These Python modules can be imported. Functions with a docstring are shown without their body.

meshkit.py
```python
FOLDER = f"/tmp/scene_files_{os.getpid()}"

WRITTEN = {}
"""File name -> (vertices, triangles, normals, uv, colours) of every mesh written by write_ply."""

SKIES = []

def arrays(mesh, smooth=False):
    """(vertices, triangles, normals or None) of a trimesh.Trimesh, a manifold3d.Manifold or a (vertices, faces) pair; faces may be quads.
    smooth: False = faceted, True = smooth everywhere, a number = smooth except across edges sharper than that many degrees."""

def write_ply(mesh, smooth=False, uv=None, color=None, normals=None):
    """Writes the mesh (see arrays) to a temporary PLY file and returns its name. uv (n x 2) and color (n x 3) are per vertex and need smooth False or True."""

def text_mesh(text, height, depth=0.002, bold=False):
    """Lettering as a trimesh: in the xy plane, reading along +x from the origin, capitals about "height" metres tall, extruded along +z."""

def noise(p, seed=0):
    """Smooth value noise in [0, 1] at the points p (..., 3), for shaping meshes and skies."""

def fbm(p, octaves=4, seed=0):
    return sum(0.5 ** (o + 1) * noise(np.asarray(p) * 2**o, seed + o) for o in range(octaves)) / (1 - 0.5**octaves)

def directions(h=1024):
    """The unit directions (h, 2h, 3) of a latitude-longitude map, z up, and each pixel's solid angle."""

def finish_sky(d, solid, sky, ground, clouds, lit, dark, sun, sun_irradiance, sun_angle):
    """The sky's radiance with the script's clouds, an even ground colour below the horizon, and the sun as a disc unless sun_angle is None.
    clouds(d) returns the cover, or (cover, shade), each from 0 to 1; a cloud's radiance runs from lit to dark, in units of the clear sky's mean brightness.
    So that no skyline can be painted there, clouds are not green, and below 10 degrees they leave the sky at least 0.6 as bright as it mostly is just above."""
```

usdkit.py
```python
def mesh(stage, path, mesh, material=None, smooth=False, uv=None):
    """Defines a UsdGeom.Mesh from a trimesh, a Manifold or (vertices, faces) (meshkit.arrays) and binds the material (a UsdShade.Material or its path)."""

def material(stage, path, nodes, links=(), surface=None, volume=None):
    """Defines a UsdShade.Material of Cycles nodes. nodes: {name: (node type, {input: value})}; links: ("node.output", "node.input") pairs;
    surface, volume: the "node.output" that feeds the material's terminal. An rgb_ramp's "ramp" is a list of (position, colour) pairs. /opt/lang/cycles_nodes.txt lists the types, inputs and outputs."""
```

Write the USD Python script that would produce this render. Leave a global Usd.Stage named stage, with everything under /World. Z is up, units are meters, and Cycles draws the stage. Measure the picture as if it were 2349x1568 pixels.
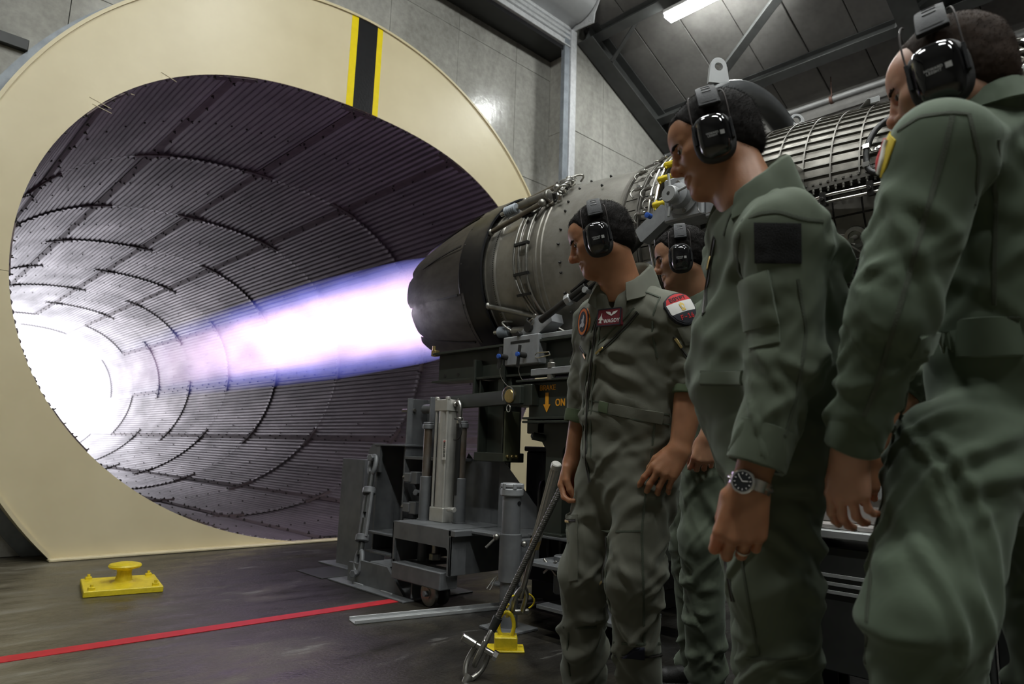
import math, random
import numpy as np, trimesh, usdkit, meshkit
import manifold3d as m3
from manifold3d import Manifold
from scipy.spatial import cKDTree
from shapely.geometry import Polygon, Point, box as sbox
from shapely import affinity
from pxr import Usd, UsdGeom, Gf, UsdShade, UsdLux, Sdf

random.seed(3); np.random.seed(3); RNG = np.random.default_rng(11)
stage = Usd.Stage.CreateInMemory()
UsdGeom.SetStageUpAxis(stage, 'Z'); UsdGeom.SetStageMetersPerUnit(stage, 1.0)
UsdGeom.Xform.Define(stage, '/World'); UsdGeom.Scope.Define(stage, '/World/Looks')
PI = math.pi
# ---------------------------------------------------------------- camera
FP = 1562.0; CX, CY = 2349/2, 1568/2; CAMH = 0.9
def _unit(v): v = np.asarray(v, float); return v/np.linalg.norm(v)
_a = _unit([2830-CX, 1087-CY, FP]); _b = np.array([-330-CX, 984-CY, FP]); _b = _unit(_b-_a*(_a@_b)); _u = np.cross(_a, _b)
if _u[1] > 0: _u = -_u
RC = np.stack([_a, _b, _u])            # world = RC @ (right, down, forward); x runs along the tunnel wall, y into the tunnel
EYE = np.array([0, 0, CAMH])
cam = UsdGeom.Camera.Define(stage, '/World/camera')
cam.CreateHorizontalApertureAttr(36.0); cam.CreateFocalLengthAttr(36.0*FP/2349); cam.CreateVerticalApertureAttr(24.0)
cam.CreateFStopAttr(4.0); cam.CreateFocusDistanceAttr(2.7)
_r, _up, _bk = RC[:, 0], -RC[:, 1], -RC[:, 2]
cam.AddTransformOp().Set(Gf.Matrix4d(*_r, 0, *_up, 0, *_bk, 0, *EYE, 1))
cam.CreateClippingRangeAttr(Gf.Vec2f(0.05, 500))
cam.CreateExposureAttr(0.0)
LAMP = 112.0        # brightness of the ceiling tubes
GLOW = 3.4        # brightness of the burning gas at the far end of the tunnel
GAS = 0.5          # glow per metre of the gas
PLUME = 2.1       # brightness of the jet
def _ray(x, y): return RC @ np.array([x-CX, y-CY, FP])
def onx(x, y, X): r = _ray(x, y); return EYE+r*(X/r[0])
def ony(x, y, Y): r = _ray(x, y); return EYE+r*(Y/r[1])
def onz(x, y, Z=0.): r = _ray(x, y); return EYE+r*((Z-CAMH)/r[2])
def at(x, y, d): return EYE+_ray(x, y)/FP*d
# ---------------------------------------------------------------- materials
def mat(name, nodes, links, surface=None, volume=None):
    return usdkit.material(stage, '/World/Looks/'+name, nodes, links, surface=surface, volume=volume)
def pm(name, col, rough=0.5, metal=0.0, var=0.0, vscale=6.0, col2=None, bump=0.0, bscale=60.0, spec=0.5, coat=0.0, rvar=0.0, detail=5, extra=None, stretch=None, emit=None):
    """A principled material whose colour wanders between col and col2 by noise in object space."""
    pr = {'base_color': col, 'roughness': rough, 'metallic': metal, 'specular_ior_level': spec}
    if coat: pr['coat_weight'] = coat; pr['coat_roughness'] = 0.05
    if extra: pr.update(extra)
    if emit: pr['emission_color'] = emit[0]; pr['emission_strength'] = emit[1]
    nodes = {'p': ('principled_bsdf', pr), 'tc': ('texture_coordinate', {})}; links = []
    src = 'tc.object'
    if stretch:
        nodes['mp'] = ('mapping', {'scale': stretch}); links.append(('tc.object', 'mp.vector')); src = 'mp.vector'
    if var or col2 is not None:
        if col2 is None: col2 = tuple(c*(1-var) for c in col)
        nodes['n'] = ('noise_texture', {'scale': vscale, 'detail': detail, 'roughness': 0.6}); links.append((src, 'n.vector'))
        nodes['r'] = ('rgb_ramp', {'ramp': [(0.33, col2), (0.67, col)]}); links += [('n.fac', 'r.fac'), ('r.color', 'p.base_color')]
        if rvar:
            nodes['rr'] = ('map_range', {'from_min': 0.3, 'from_max': 0.7, 'to_min': rough+rvar, 'to_max': rough-rvar}); links += [('n.fac', 'rr.value'), ('rr.result', 'p.roughness')]
    if bump:
        nodes['bn'] = ('noise_texture', {'scale': bscale, 'detail': 3}); links.append((src, 'bn.vector'))
        nodes['b'] = ('bump', {'strength': 1.0, 'distance': bump}); links += [('bn.fac', 'b.height'), ('b.normal', 'p.normal')]
    return mat(name, nodes, links, surface='p.BSDF')
M = {}
M['cream'] = pm('cream_paint', (0.68, 0.595, 0.385), 0.42, 0, col2=(0.62, 0.535, 0.335), vscale=1.4, bump=0.0015, bscale=9)
M['yellow'] = pm('yellow_paint', (0.80, 0.62, 0.02), 0.45, 0, 0.18, 30, bump=0.001, bscale=80)
M['yellow_tape'] = pm('yellow_tape', (0.86, 0.66, 0.0), 0.4, 0, 0.08, 12)
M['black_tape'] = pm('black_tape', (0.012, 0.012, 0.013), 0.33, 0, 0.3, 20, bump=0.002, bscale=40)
M['red_tape'] = pm('red_tape', (0.55, 0.022, 0.03), 0.5, 0, 0.15, 14)
M['grey_flash'] = pm('grey_flashing', (0.28, 0.31, 0.34), 0.5, 0.2, 0.3, 8)
M['galv'] = pm('galvanised', (0.78, 0.79, 0.80), 0.36, 0.30, 0.2, 18)
M['galv_soft'] = pm('sheet_grey', (0.42, 0.43, 0.43), 0.5, 0.3, 0.15, 4)
M['steel_dark'] = pm('dark_paint_steel', (0.030, 0.032, 0.030), 0.5, 0.0, 0.3, 8)
M['beam_grey'] = pm('beam_grey', (0.075, 0.078, 0.075), 0.55, 0.1, 0.3, 5)
M['pipe_grey'] = pm('pipe_grey', (0.20, 0.20, 0.195), 0.55, 0.2, 0.2, 6)
M['rust_iron'] = pm('rusty_iron', (0.14, 0.07, 0.05), 0.75, 0.2, 0.5, 20)
def concrete(name, c1, c2, rough, sx=0.35):
    nodes = {'tc': ('texture_coordinate', {}), 'g': ('geometry', {}), 'mp': ('mapping', {'scale': (1, 1, sx)}),
             'n': ('noise_texture', {'scale': 1.1, 'detail': 8, 'roughness': 0.62, 'distortion': 0.6}), 'n2': ('noise_texture', {'scale': 14., 'detail': 6, 'roughness': 0.6}),
             'm': ('mix_float', {'fac': 0.35}), 'r': ('rgb_ramp', {'ramp': [(0.28, c2), (0.5, tuple(0.5*(a+b) for a, b in zip(c1, c2))), (0.72, c1)]}),
             'b': ('bump', {'strength': 0.6, 'distance': 0.004}), 'rr': ('map_range', {'from_min': 0.3, 'from_max': 0.7, 'to_min': rough-0.1, 'to_max': rough+0.12}),
             'p': ('principled_bsdf', {'specular_ior_level': 0.5})}
    L = [('g.position', 'mp.vector'), ('mp.vector', 'n.vector'), ('g.position', 'n2.vector'), ('n.fac', 'm.a'), ('n2.fac', 'm.b'), ('m.result', 'r.fac'), ('r.color', 'p.base_color'),
         ('n2.fac', 'b.height'), ('b.normal', 'p.normal'), ('n.fac', 'rr.value'), ('rr.result', 'p.roughness')]
    return mat(name, nodes, L, surface='p.BSDF')
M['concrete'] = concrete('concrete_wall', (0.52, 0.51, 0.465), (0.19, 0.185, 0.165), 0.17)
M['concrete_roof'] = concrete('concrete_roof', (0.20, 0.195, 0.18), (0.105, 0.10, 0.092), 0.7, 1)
def floor_mat():
    nodes = {'g': ('geometry', {}), 'n': ('noise_texture', {'scale': 0.9, 'detail': 9, 'roughness': 0.65, 'distortion': 1.2}), 'mp': ('mapping', {'scale': (0.7, 2.2, 1)}),
             'n2': ('noise_texture', {'scale': 2.2, 'detail': 8, 'roughness': 0.7}), 'n3': ('noise_texture', {'scale': 60, 'detail': 3}),
             'r': ('rgb_ramp', {'ramp': [(0.30, (0.010, 0.009, 0.008)), (0.5, (0.022, 0.020, 0.017)), (0.66, (0.048, 0.042, 0.030)), (0.8, (0.09, 0.085, 0.07))]}),
             'r2': ('rgb_ramp', {'ramp': [(0.60, (0, 0, 0)), (0.68, (1, 1, 1))]}), 'mx': ('mix_color', {'b': (0.19, 0.185, 0.17)}), 'mm': ('math', {'math_type': 'multiply', 'value2': 0.75}),
             'sp': ('separate_xyz', {}), 'dn': ('math', {'math_type': 'multiply', 'value2': 3.0}), 'dx': ('math', {'math_type': 'add'}), 'dm': ('map_range', {'from_min': 3.4, 'from_max': 1.6, 'to_min': 0.0, 'to_max': 1.0}), 'pale_mix': ('mix_color', {}), 'rd': ('rgb_ramp', {'ramp': [(0.32, (0.05, 0.042, 0.028)), (0.5, (0.15, 0.13, 0.085)), (0.68, (0.30, 0.28, 0.22))]}),  # blends in paler concrete towards low x, broken up by noise
             'rr': ('map_range', {'from_min': 0.35, 'from_max': 0.65, 'to_min': 0.22, 'to_max': 0.5}),
             'b': ('bump', {'strength': 0.5, 'distance': 0.003}), 'p': ('principled_bsdf', {'specular_ior_level': 0.5})}
    L = [('g.position', 'n.vector'), ('g.position', 'mp.vector'), ('mp.vector', 'n2.vector'), ('g.position', 'n3.vector'), ('n.fac', 'r.fac'), ('n2.fac', 'r2.fac'), ('r2.color', 'mm.value1'), ('mm.value', 'mx.fac'),
         ('r.color', 'pale_mix.a'), ('g.position', 'sp.vector'), ('sp.x', 'dx.value1'), ('n.fac', 'dn.value1'), ('dn.value', 'dx.value2'), ('dx.value', 'dm.value'), ('dm.result', 'pale_mix.fac'), ('n2.fac', 'rd.fac'), ('rd.color', 'pale_mix.b'), ('pale_mix.result', 'mx.a'), ('mx.result', 'p.base_color'), ('n2.fac', 'rr.value'), ('rr.result', 'p.roughness'), ('n3.fac', 'b.height'), ('b.normal', 'p.normal')]
    return mat('floor_concrete', nodes, L, surface='p.BSDF')
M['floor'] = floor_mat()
M['liner'] = pm('tunnel_liner_steel', (0.20, 0.172, 0.178), 0.40, 0.55, col2=(0.10, 0.085, 0.088), vscale=1.6, rvar=0.06, stretch=(1, 0.35, 1), bump=0.0012, bscale=26)
M['lap'] = pm('tunnel_lap_steel', (0.15, 0.115, 0.115), 0.5, 0.5, 0.35, 7)
M['bolt_dark'] = pm('bolt_dark', (0.05, 0.042, 0.04), 0.5, 0.6, 0.3, 30)
M['glow'] = mat('burning_gas_glow', {'e': ('emission', {'color': (0.93, 0.93, 1.0), 'strength': GLOW})}, [], surface='e.emission')
M['tube_lamp'] = mat('lamp_tube_light', {'e': ('emission', {'color': (0.97, 1.0, 0.98), 'strength': LAMP})}, [], surface='e.emission')
M['lamp_body'] = pm('lamp_body', (0.6, 0.6, 0.58), 0.5)
# ---------------------------------------------------------------- mesh helpers
def cat(*ms):
    flat = []
    for m in ms: flat += cat_list(m)
    return trimesh.util.concatenate(flat)
def cat_list(m): return [y for x in m for y in cat_list(x)] if isinstance(m, (list, tuple)) else [m]
def tm(v, f): return trimesh.Trimesh(np.asarray(v, float), np.asarray(f), process=False)
def from_man(mf):
    q = mf.to_mesh(); return trimesh.Trimesh(np.array(q.vert_properties[:, :3], float), np.array(q.tri_verts), process=False)
def to_man(t): return Manifold(m3.Mesh(np.asarray(t.vertices, np.float32), np.asarray(t.faces, np.uint32)))
def bx(x0, x1, y0, y1, z0, z1, b=0.004):
    x0, x1 = min(x0, x1), max(x0, x1); y0, y1 = min(y0, y1), max(y0, y1); z0, z1 = min(z0, z1), max(z0, z1)
    b = min(b, 0.3*min(x1-x0, y1-y0, z1-z0))
    if b <= 0: m = trimesh.creation.box([x1-x0, y1-y0, z1-z0]); m.apply_translation([(x0+x1)/2, (y0+y1)/2, (z0+z1)/2]); return m
    pts = []
    for sx in (0, 1):
        for sy in (0, 1):
            for sz in (0, 1):
                p = [(x0, x1)[sx], (y0, y1)[sy], (z0, z1)[sz]]
                for k in range(3):
                    q = list(p)
                    for j in range(3):
                        if j != k: q[j] += b if (sx, sy, sz)[j] == 0 else -b
                    pts.append(q)
    return from_man(Manifold.hull_points(np.array(pts, np.float32)))
def frame_of(d, hint=(0, 0, 1)):
    d = _unit(d); h = np.array(hint, float)
    if abs(d @ h) > 0.95: h = np.array([1., 0, 0])
    s = _unit(np.cross(h, d)); return s, np.cross(d, s), d
def obx(p0, p1, w, h, b=0.003, hint=(0, 0, 1)):
    """A bar with a rectangular section from p0 to p1: w sideways, h along the hint."""
    p0, p1 = np.array(p0, float), np.array(p1, float); L = np.linalg.norm(p1-p0); s, u, d = frame_of(p1-p0, hint)
    m = bx(-w/2, w/2, -h/2, h/2, 0, L, b); T = np.eye(4); T[:3, :3] = np.stack([s, u, d], 1); T[:3, 3] = p0; m.apply_transform(T); return m
def cyl(p0, p1, r, seg=20, r1=None, b=0.0):
    p0, p1 = np.array(p0, float), np.array(p1, float); L = np.linalg.norm(p1-p0); r1 = r if r1 is None else r1
    prof = [(0, 0), (r-b, 0), (r, b), (r1, L-b), (r1-b, L), (0, L)] if b else [(0, 0), (r, 0), (r1, L), (0, L)]
    return lathe(prof, p0, p1-p0, seg)
def lathe(prof, p0, d, seg=24):
    """Revolves (radius, height) pairs about the axis d from p0."""
    s, u, d = frame_of(d); prof = np.array(prof, float); a = np.arange(seg)*2*PI/seg; n = len(prof)
    v = (np.array(p0)+prof[:, 1][:, None, None]*d+prof[:, 0][:, None, None]*(np.cos(a)[None, :, None]*s+np.sin(a)[None, :, None]*u)).reshape(-1, 3)
    f = []
    for i in range(n-1):
        for j in range(seg):
            k = (j+1) % seg; A, B, C, D = i*seg+j, i*seg+k, (i+1)*seg+k, (i+1)*seg+j
            if prof[i, 0] > 1e-9: f.append((A, B, C))
            if prof[i+1, 0] > 1e-9: f.append((A, C, D))
    m = trimesh.Trimesh(v, np.array(f), process=False); m.merge_vertices(); return m
def tube(pts, r, seg=8, closed=False, smooth=0):
    """A round tube along a polyline; smooth > 0 rounds the polyline with a spline of that many points a span. r may be a list."""
    P = np.array(pts, float)
    if smooth:
        from scipy.interpolate import CubicSpline
        if closed: P = np.vstack([P, P[:1]])
        t = np.concatenate([[0], np.cumsum(np.linalg.norm(np.diff(P, axis=0), axis=1))])
        cs = CubicSpline(t, P, bc_type='periodic' if closed else 'not-a-knot' if len(P) > 3 else 'natural'); tt = np.linspace(0, t[-1], smooth*(len(P)-1)+1); P = cs(tt)
        if np.ndim(r): r = np.interp(tt, t, r)
        if closed: P = P[:-1]
    n = len(P); R = np.full(n, r) if np.ndim(r) == 0 else np.array(r)
    T = np.roll(P, -1, 0)-np.roll(P, 1, 0) if closed else np.gradient(P, axis=0)
    T /= np.linalg.norm(T, axis=1, keepdims=True)+1e-12; a = np.arange(seg)*2*PI/seg; V = []; s = frame_of(T[0])[0]
    for i in range(n):
        s = s-T[i]*(s @ T[i]); s = s/(np.linalg.norm(s)+1e-12); u = np.cross(T[i], s)
        V.append(P[i]+R[i]*(np.cos(a)[:, None]*s+np.sin(a)[:, None]*u))
    V = np.vstack(V); F = []
    for i in range(n if closed else n-1):
        i2 = (i+1) % n
        for j in range(seg):
            k = (j+1) % seg; F += [(i*seg+j, i*seg+k, i2*seg+k), (i*seg+j, i2*seg+k, i2*seg+j)]
    if not closed:
        V = np.vstack([V, P[0], P[-1]]); c0, c1 = len(V)-2, len(V)-1
        for j in range(seg):
            k = (j+1) % seg; F += [(c0, k, j), (c1, (n-1)*seg+j, (n-1)*seg+k)]
    return tm(V, F)
def extr(poly, h, o=(0, 0, 0), ex=(1, 0, 0), ey=(0, 1, 0)):
    """Extrudes a shapely polygon: its x runs along ex, y along ey, thickness h along ex x ey, from o."""
    gs = getattr(poly, 'geoms', [poly]); ex, ey = _unit(ex), _unit(ey); T = np.eye(4); T[:3, :3] = np.stack([ex, ey, np.cross(ex, ey)], 1); T[:3, 3] = o
    m = trimesh.util.concatenate([trimesh.creation.extrude_polygon(g, h, engine='earcut') for g in gs]); m.apply_transform(T); return m
def hexnut(p, d, r, h): return lathe([(0, 0), (r, 0), (r, h*0.85), (r*0.85, h), (0, h)], p, d, 6)
def place(m, o, ex, ey):
    m = m.copy(); ex, ey = _unit(ex), _unit(ey); T = np.eye(4); T[:3, :3] = np.stack([ex, ey, np.cross(ex, ey)], 1); T[:3, 3] = o; m.apply_transform(T); return m
# ---------------------------------------------------------------- scene helpers
_names = {}
def _num(parent, name):
    k = _names.get((parent, name), 0); _names[(parent, name)] = k+1
    return f'{parent}/{name}' if k == 0 else f'{parent}/{name}_{k:03d}'
ORIG = {}
def keys(prim, **kw):
    for k, v in kw.items():
        if v: prim.SetCustomDataByKey(k, v)
def thing(name, label, category, base=(0, 0, 0), group=None, kind=None):
    path = _num('/World', name); x = UsdGeom.Xform.Define(stage, path); base = tuple(float(b) for b in base); x.AddTranslateOp().Set(Gf.Vec3d(*base)); ORIG[path] = np.array(base)
    keys(x.GetPrim(), label=label, category=category, group=group, kind=kind); return path
def part(parent, name, mesh, m, smooth=30, label=None, kind=None):
    path = _num(parent, name); top = '/'.join(parent.split('/')[:3]); o = ORIG.get(top, np.zeros(3))
    mesh = from_man(mesh) if isinstance(mesh, Manifold) else mesh.copy(); mesh.apply_translation(-o)
    g = usdkit.mesh(stage, path, mesh, M[m] if isinstance(m, str) else m, smooth=smooth); keys(g.GetPrim(), label=label, kind=kind); return path
def struct(name):
    path = '/World/'+name; x = UsdGeom.Xform.Define(stage, path); x.GetPrim().SetCustomDataByKey('kind', 'structure'); ORIG[path] = np.zeros(3); return path
def single(name, mesh, m, label, category, smooth=30, group=None, kind=None):
    path = _num('/World', name); o = np.array([mesh.bounds[:, 0].mean(), mesh.bounds[:, 1].mean(), mesh.bounds[0, 2]]); mm = mesh.copy(); mm.apply_translation(-o)
    g = usdkit.mesh(stage, path, mm, M[m], smooth=smooth); g.AddTranslateOp().Set(Gf.Vec3d(*map(float, o))); keys(g.GetPrim(), label=label, category=category, group=group, kind=kind); ORIG[path] = o; return path
# ================================================================ the room
TX, TZ, TY0, TY1 = 3.423, 2.24, 6.005, 33.0       # tunnel axis, mouth, far end
WY, RY, JX = 5.95, 6.35, 6.62                     # wall face, back wall of the recess, jamb
SL = 0.43; RZ = lambda X: 6.974-SL*(X-6.81)       # roof underside: falls towards +x
XC = 9.21; XL = -7.0; YB = -9.0                   # far corner, left wall, wall behind the viewer
TC = (2.489, -0.015, -0.293, -0.034, -0.005)
def trad(t): return sum(c*np.cos(k*np.asarray(t)) for k, c in enumerate(TC))
fl = struct('floor')
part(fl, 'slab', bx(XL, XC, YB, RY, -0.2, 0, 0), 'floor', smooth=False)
# ---- concrete walls, cast in panels
def panels(root, o, ex, ey, us, vs, clip, thick, gap=0.006):
    n = np.cross(_unit(ex), _unit(ey))
    for i in range(len(us)-1):
        for j in range(len(vs)-1):
            q = sbox(us[i]+gap/2, vs[j]+gap/2, us[i+1]-gap/2, vs[j+1]-gap/2).intersection(clip)
            for g in getattr(q, 'geoms', [q]):
                if g.is_empty or g.area < 0.01: continue
                d = RNG.uniform(-0.004, 0.004)
                part(root, 'concrete_panel', extr(g, thick, np.array(o)+n*d, ex, ey), 'concrete', smooth=False)
ring_hole = Point(TX, TZ).buffer(2.9, 64)
wr = struct('wall_recess')
panels(wr, (0, RY+0.25, 0), (1, 0, 0), (0, 0, 1), np.arange(-1.2, 7.0, 1.02), [0, 1.6, 3.05, 4.6, 6.2, 7.6], sbox(-3.0, 0, JX, 7.4).difference(ring_hole), 0.25)
part(wr, 'backing', extr(sbox(XL, 0, JX+0.3, 9).difference(ring_hole), 0.1, (0, RY+0.37, 0), (1, 0, 0), (0, 0, 1)), 'concrete', smooth=False)
part(wr, 'recess_ceiling', bx(XL, JX, WY-0.0, RY, 6.50, 6.9, 0), 'steel_dark', smooth=False)  # soffit coloured dark to stand for the shadow behind the shutter header
part(wr, 'wall_above', extr(Polygon([(XL, 6.9), (JX, 6.9), (JX, RZ(JX)+0.2), (-1, RZ(-1)), (XL, RZ(-1))]), 0.3, (0, WY+0.3, 0), (1, 0, 0), (0, 0, 1)), 'concrete', smooth=False)
wf = struct('wall_front')
clipw = Polygon([(JX, 0), (XC, 0), (XC, RZ(XC)+0.1), (JX, RZ(JX)+0.1)])
panels(wf, (0, WY+0.4, 0), (1, 0, 0), (0, 0, 1), [JX, 7.35, 8.05, 8.72, XC], [0, 1.5, 3.0, 4.42, 5.35, 7.1], clipw, 0.4)
part(wf, 'backing', extr(clipw, 0.2, (0, WY+0.62, 0), (1, 0, 0), (0, 0, 1)), 'concrete', smooth=False)
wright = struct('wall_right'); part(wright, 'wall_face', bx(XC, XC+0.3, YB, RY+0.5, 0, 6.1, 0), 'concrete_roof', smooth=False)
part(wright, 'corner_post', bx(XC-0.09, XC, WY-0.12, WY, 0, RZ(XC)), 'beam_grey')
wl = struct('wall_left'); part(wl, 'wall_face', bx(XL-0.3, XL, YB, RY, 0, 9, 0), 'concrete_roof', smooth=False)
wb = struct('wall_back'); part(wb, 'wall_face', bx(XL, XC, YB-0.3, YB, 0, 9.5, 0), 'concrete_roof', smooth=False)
# ---- roof: concrete planks running down the slope, purlins, braces
ce = struct('ceiling'); down = _unit([1, 0, -SL]); nrm = _unit([SL, 0, 1])
ridge = -1.0
def roofpt(X, Y, off=0.): return np.array([X, Y, RZ(X)])-nrm*off
ys = np.arange(YB, RY+0.61, 0.62)
Lr = np.linalg.norm(roofpt(XC+0.3, 0)-roofpt(ridge, 0))
for y0, y1 in zip(ys[:-1], ys[1:]):
    o = roofpt(ridge, y0+0.006, 0)+nrm*RNG.uniform(0, 0.012)
    if y1 > -3.5:
        for a0, a1 in ((0.005, 0.5), (0.5, 0.995)):
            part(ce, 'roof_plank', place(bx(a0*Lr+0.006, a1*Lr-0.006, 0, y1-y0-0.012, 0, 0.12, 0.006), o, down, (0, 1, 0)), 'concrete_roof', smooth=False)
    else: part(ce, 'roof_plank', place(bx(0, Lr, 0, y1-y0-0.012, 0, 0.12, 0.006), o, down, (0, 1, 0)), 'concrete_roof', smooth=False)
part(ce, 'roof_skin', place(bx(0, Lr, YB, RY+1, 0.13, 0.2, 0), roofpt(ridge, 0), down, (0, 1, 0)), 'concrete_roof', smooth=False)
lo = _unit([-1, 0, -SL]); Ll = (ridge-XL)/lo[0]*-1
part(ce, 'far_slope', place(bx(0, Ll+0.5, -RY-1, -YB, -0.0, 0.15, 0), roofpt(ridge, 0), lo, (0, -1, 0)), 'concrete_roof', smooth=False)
def ibeam(p0, p1, w, h, t=0.012, hint=(0, 0, 1)):
    s, u, d = frame_of(np.array(p1)-np.array(p0), hint); off = u*(h/2-t/2)
    return cat(obx(np.array(p0)+off, np.array(p1)+off, w, t, 0.001, hint), obx(np.array(p0)-off, np.array(p1)-off, w, t, 0.001, hint), obx(p0, p1, t, h-2*t, 0.001, hint))
for X in (2.0, 4.6, 6.98, 8.55): part(ce, 'purlin', ibeam(roofpt(X, YB, 0.10), roofpt(X, WY+0.3, 0.10), 0.14, 0.18, hint=nrm), 'beam_grey')
part(ce, 'gable_beam', ibeam(roofpt(6.86, WY-0.16, 0.17), roofpt(XC, WY-0.16, 0.17), 0.26, 0.30, 0.02, nrm), 'beam_grey')
part(ce, 'rafter', ibeam(roofpt(0.0, 2.1, 0.26), roofpt(XC, 2.1, 0.26), 0.26, 0.40, 0.02, nrm), 'beam_grey')
part(ce, 'rafter', ibeam(roofpt(0.0, -3.2, 0.26), roofpt(XC, -3.2, 0.26), 0.26, 0.40, 0.02, nrm), 'beam_grey')
part(ce, 'brace', obx(roofpt(6.98, 2.35, 0.2), roofpt(8.5, 5.0, 0.2), 0.11, 0.10, hint=nrm), 'beam_grey')
part(ce, 'brace', obx(roofpt(7.3, WY-0.3, 0.30), roofpt(6.98, 4.95, 0.12), 0.05, 0.05, hint=nrm), 'beam_grey')
part(ce, 'brace', obx(roofpt(8.5, 2.3, 0.2), roofpt(7.2, -0.6, 0.2), 0.11, 0.10, hint=nrm), 'beam_grey')
pr = thing('ceiling_pipe', 'long grey pipe hung below the roof along the far wall', 'pipe', (8.95, 2.0, 5.7))
part(pr, 'pipe', cyl((8.95, -6, 5.72), (8.95, WY-0.02, 5.72), 0.045, 16), 'pipe_grey')
for y in (3.3, 0.6, -2): 
    hg = part(pr, 'hanger', cat(cyl((8.95, y, 5.74), (8.95, y, RZ(8.95)), 0.006, 8), cyl((8.95, y-0.02, 5.72), (8.95, y+0.02, 5.72), 0.055, 16)), 'rust_iron')
# ---- lamps
def lamp(X, Y, Z, L, label, group=None, tilt=True):
    t = thing('ceiling_light', label, 'lamp', (X, Y+L/2, Z), group)
    part(t, 'housing', cat(bx(X-0.10, X+0.10, Y, Y+L, Z, Z+0.06, 0.01), cyl((X, Y+0.2, Z+0.05), (X, Y+0.2, RZ(max(X, ridge))-0.0 if X > ridge else Z+1.2), 0.008, 8)), 'lamp_body')
    part(t, 'diffuser', bx(X-0.085, X+0.085, Y+0.01, Y+L-0.01, Z-0.055, Z, 0.02), 'tube_lamp')
lamp(6.98, 3.05, RZ(6.98)-0.33, 1.55, 'glowing white fluorescent ceiling light under the roof beam')
for X, Y in ((2.7, 2.2), (2.7, -0.4), (2.7, -3.0), (-0.3, 1.6), (-0.3, -1.2), (-0.3, -4.0)):
    lamp(X, Y, 6.7, 1.55, 'long fluorescent ceiling light hung over the floor behind the viewer', 'ceiling lights behind the viewer')
# ---- roller shutter at the recess
sh = struct('door_1'); GX = JX-0.02
part(sh, 'guide_rail', cat(bx(GX-0.055, GX+0.06, WY-0.075, WY-0.07+0.005, 0, 6.78), bx(GX+0.045, GX+0.06, WY-0.07, WY, 0, 6.78), bx(GX-0.055, GX-0.045, WY-0.07, WY-0.02, 0, 6.78)), 'galv')
part(sh, 'guide_channel', bx(GX-0.16, GX-0.06, WY-0.05, WY+0.02, 0, 6.75), 'grey_flash')
part(sh, 'bottom_bar', cat(bx(-3, GX-0.06, WY-0.045, WY-0.005, 6.52, 6.60), bx(-3, GX-0.06, WY-0.07, WY+0.02, 6.50, 6.52)), 'galv')
for k in range(5):
    z = 6.61+k*0.075; prof = Polygon([(0, 0), (0.03, 0.008), (0.032, 0.03), (0.018, 0.062), (0, 0.07), (-0.006, 0.06), (0.01, 0.03), (-0.006, 0.006)])
    part(sh, 'slat', extr(prof, GX-0.06+3, (GX-0.06, WY-0.03, z), (0, -1, 0), (0, 0, 1)), 'galv')
part(sh, 'seal_strip', bx(-3, GX-0.06, WY-0.02, WY-0.01, 6.44, 6.50, 0.001), 'black_tape')
ang = np.linspace(-0.35, 1.0, 30)
hood = [(0.0, 0.0)]+[(0.50+0.02, 0.11)]+[(0.06+0.52*math.cos(a), 0.42+0.46*math.sin(a)) for a in np.linspace(-0.6, 1.6, 26)]+[(0.0, 0.9)]
hp = [(0.02, 0.98-0.9)]; 
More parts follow.
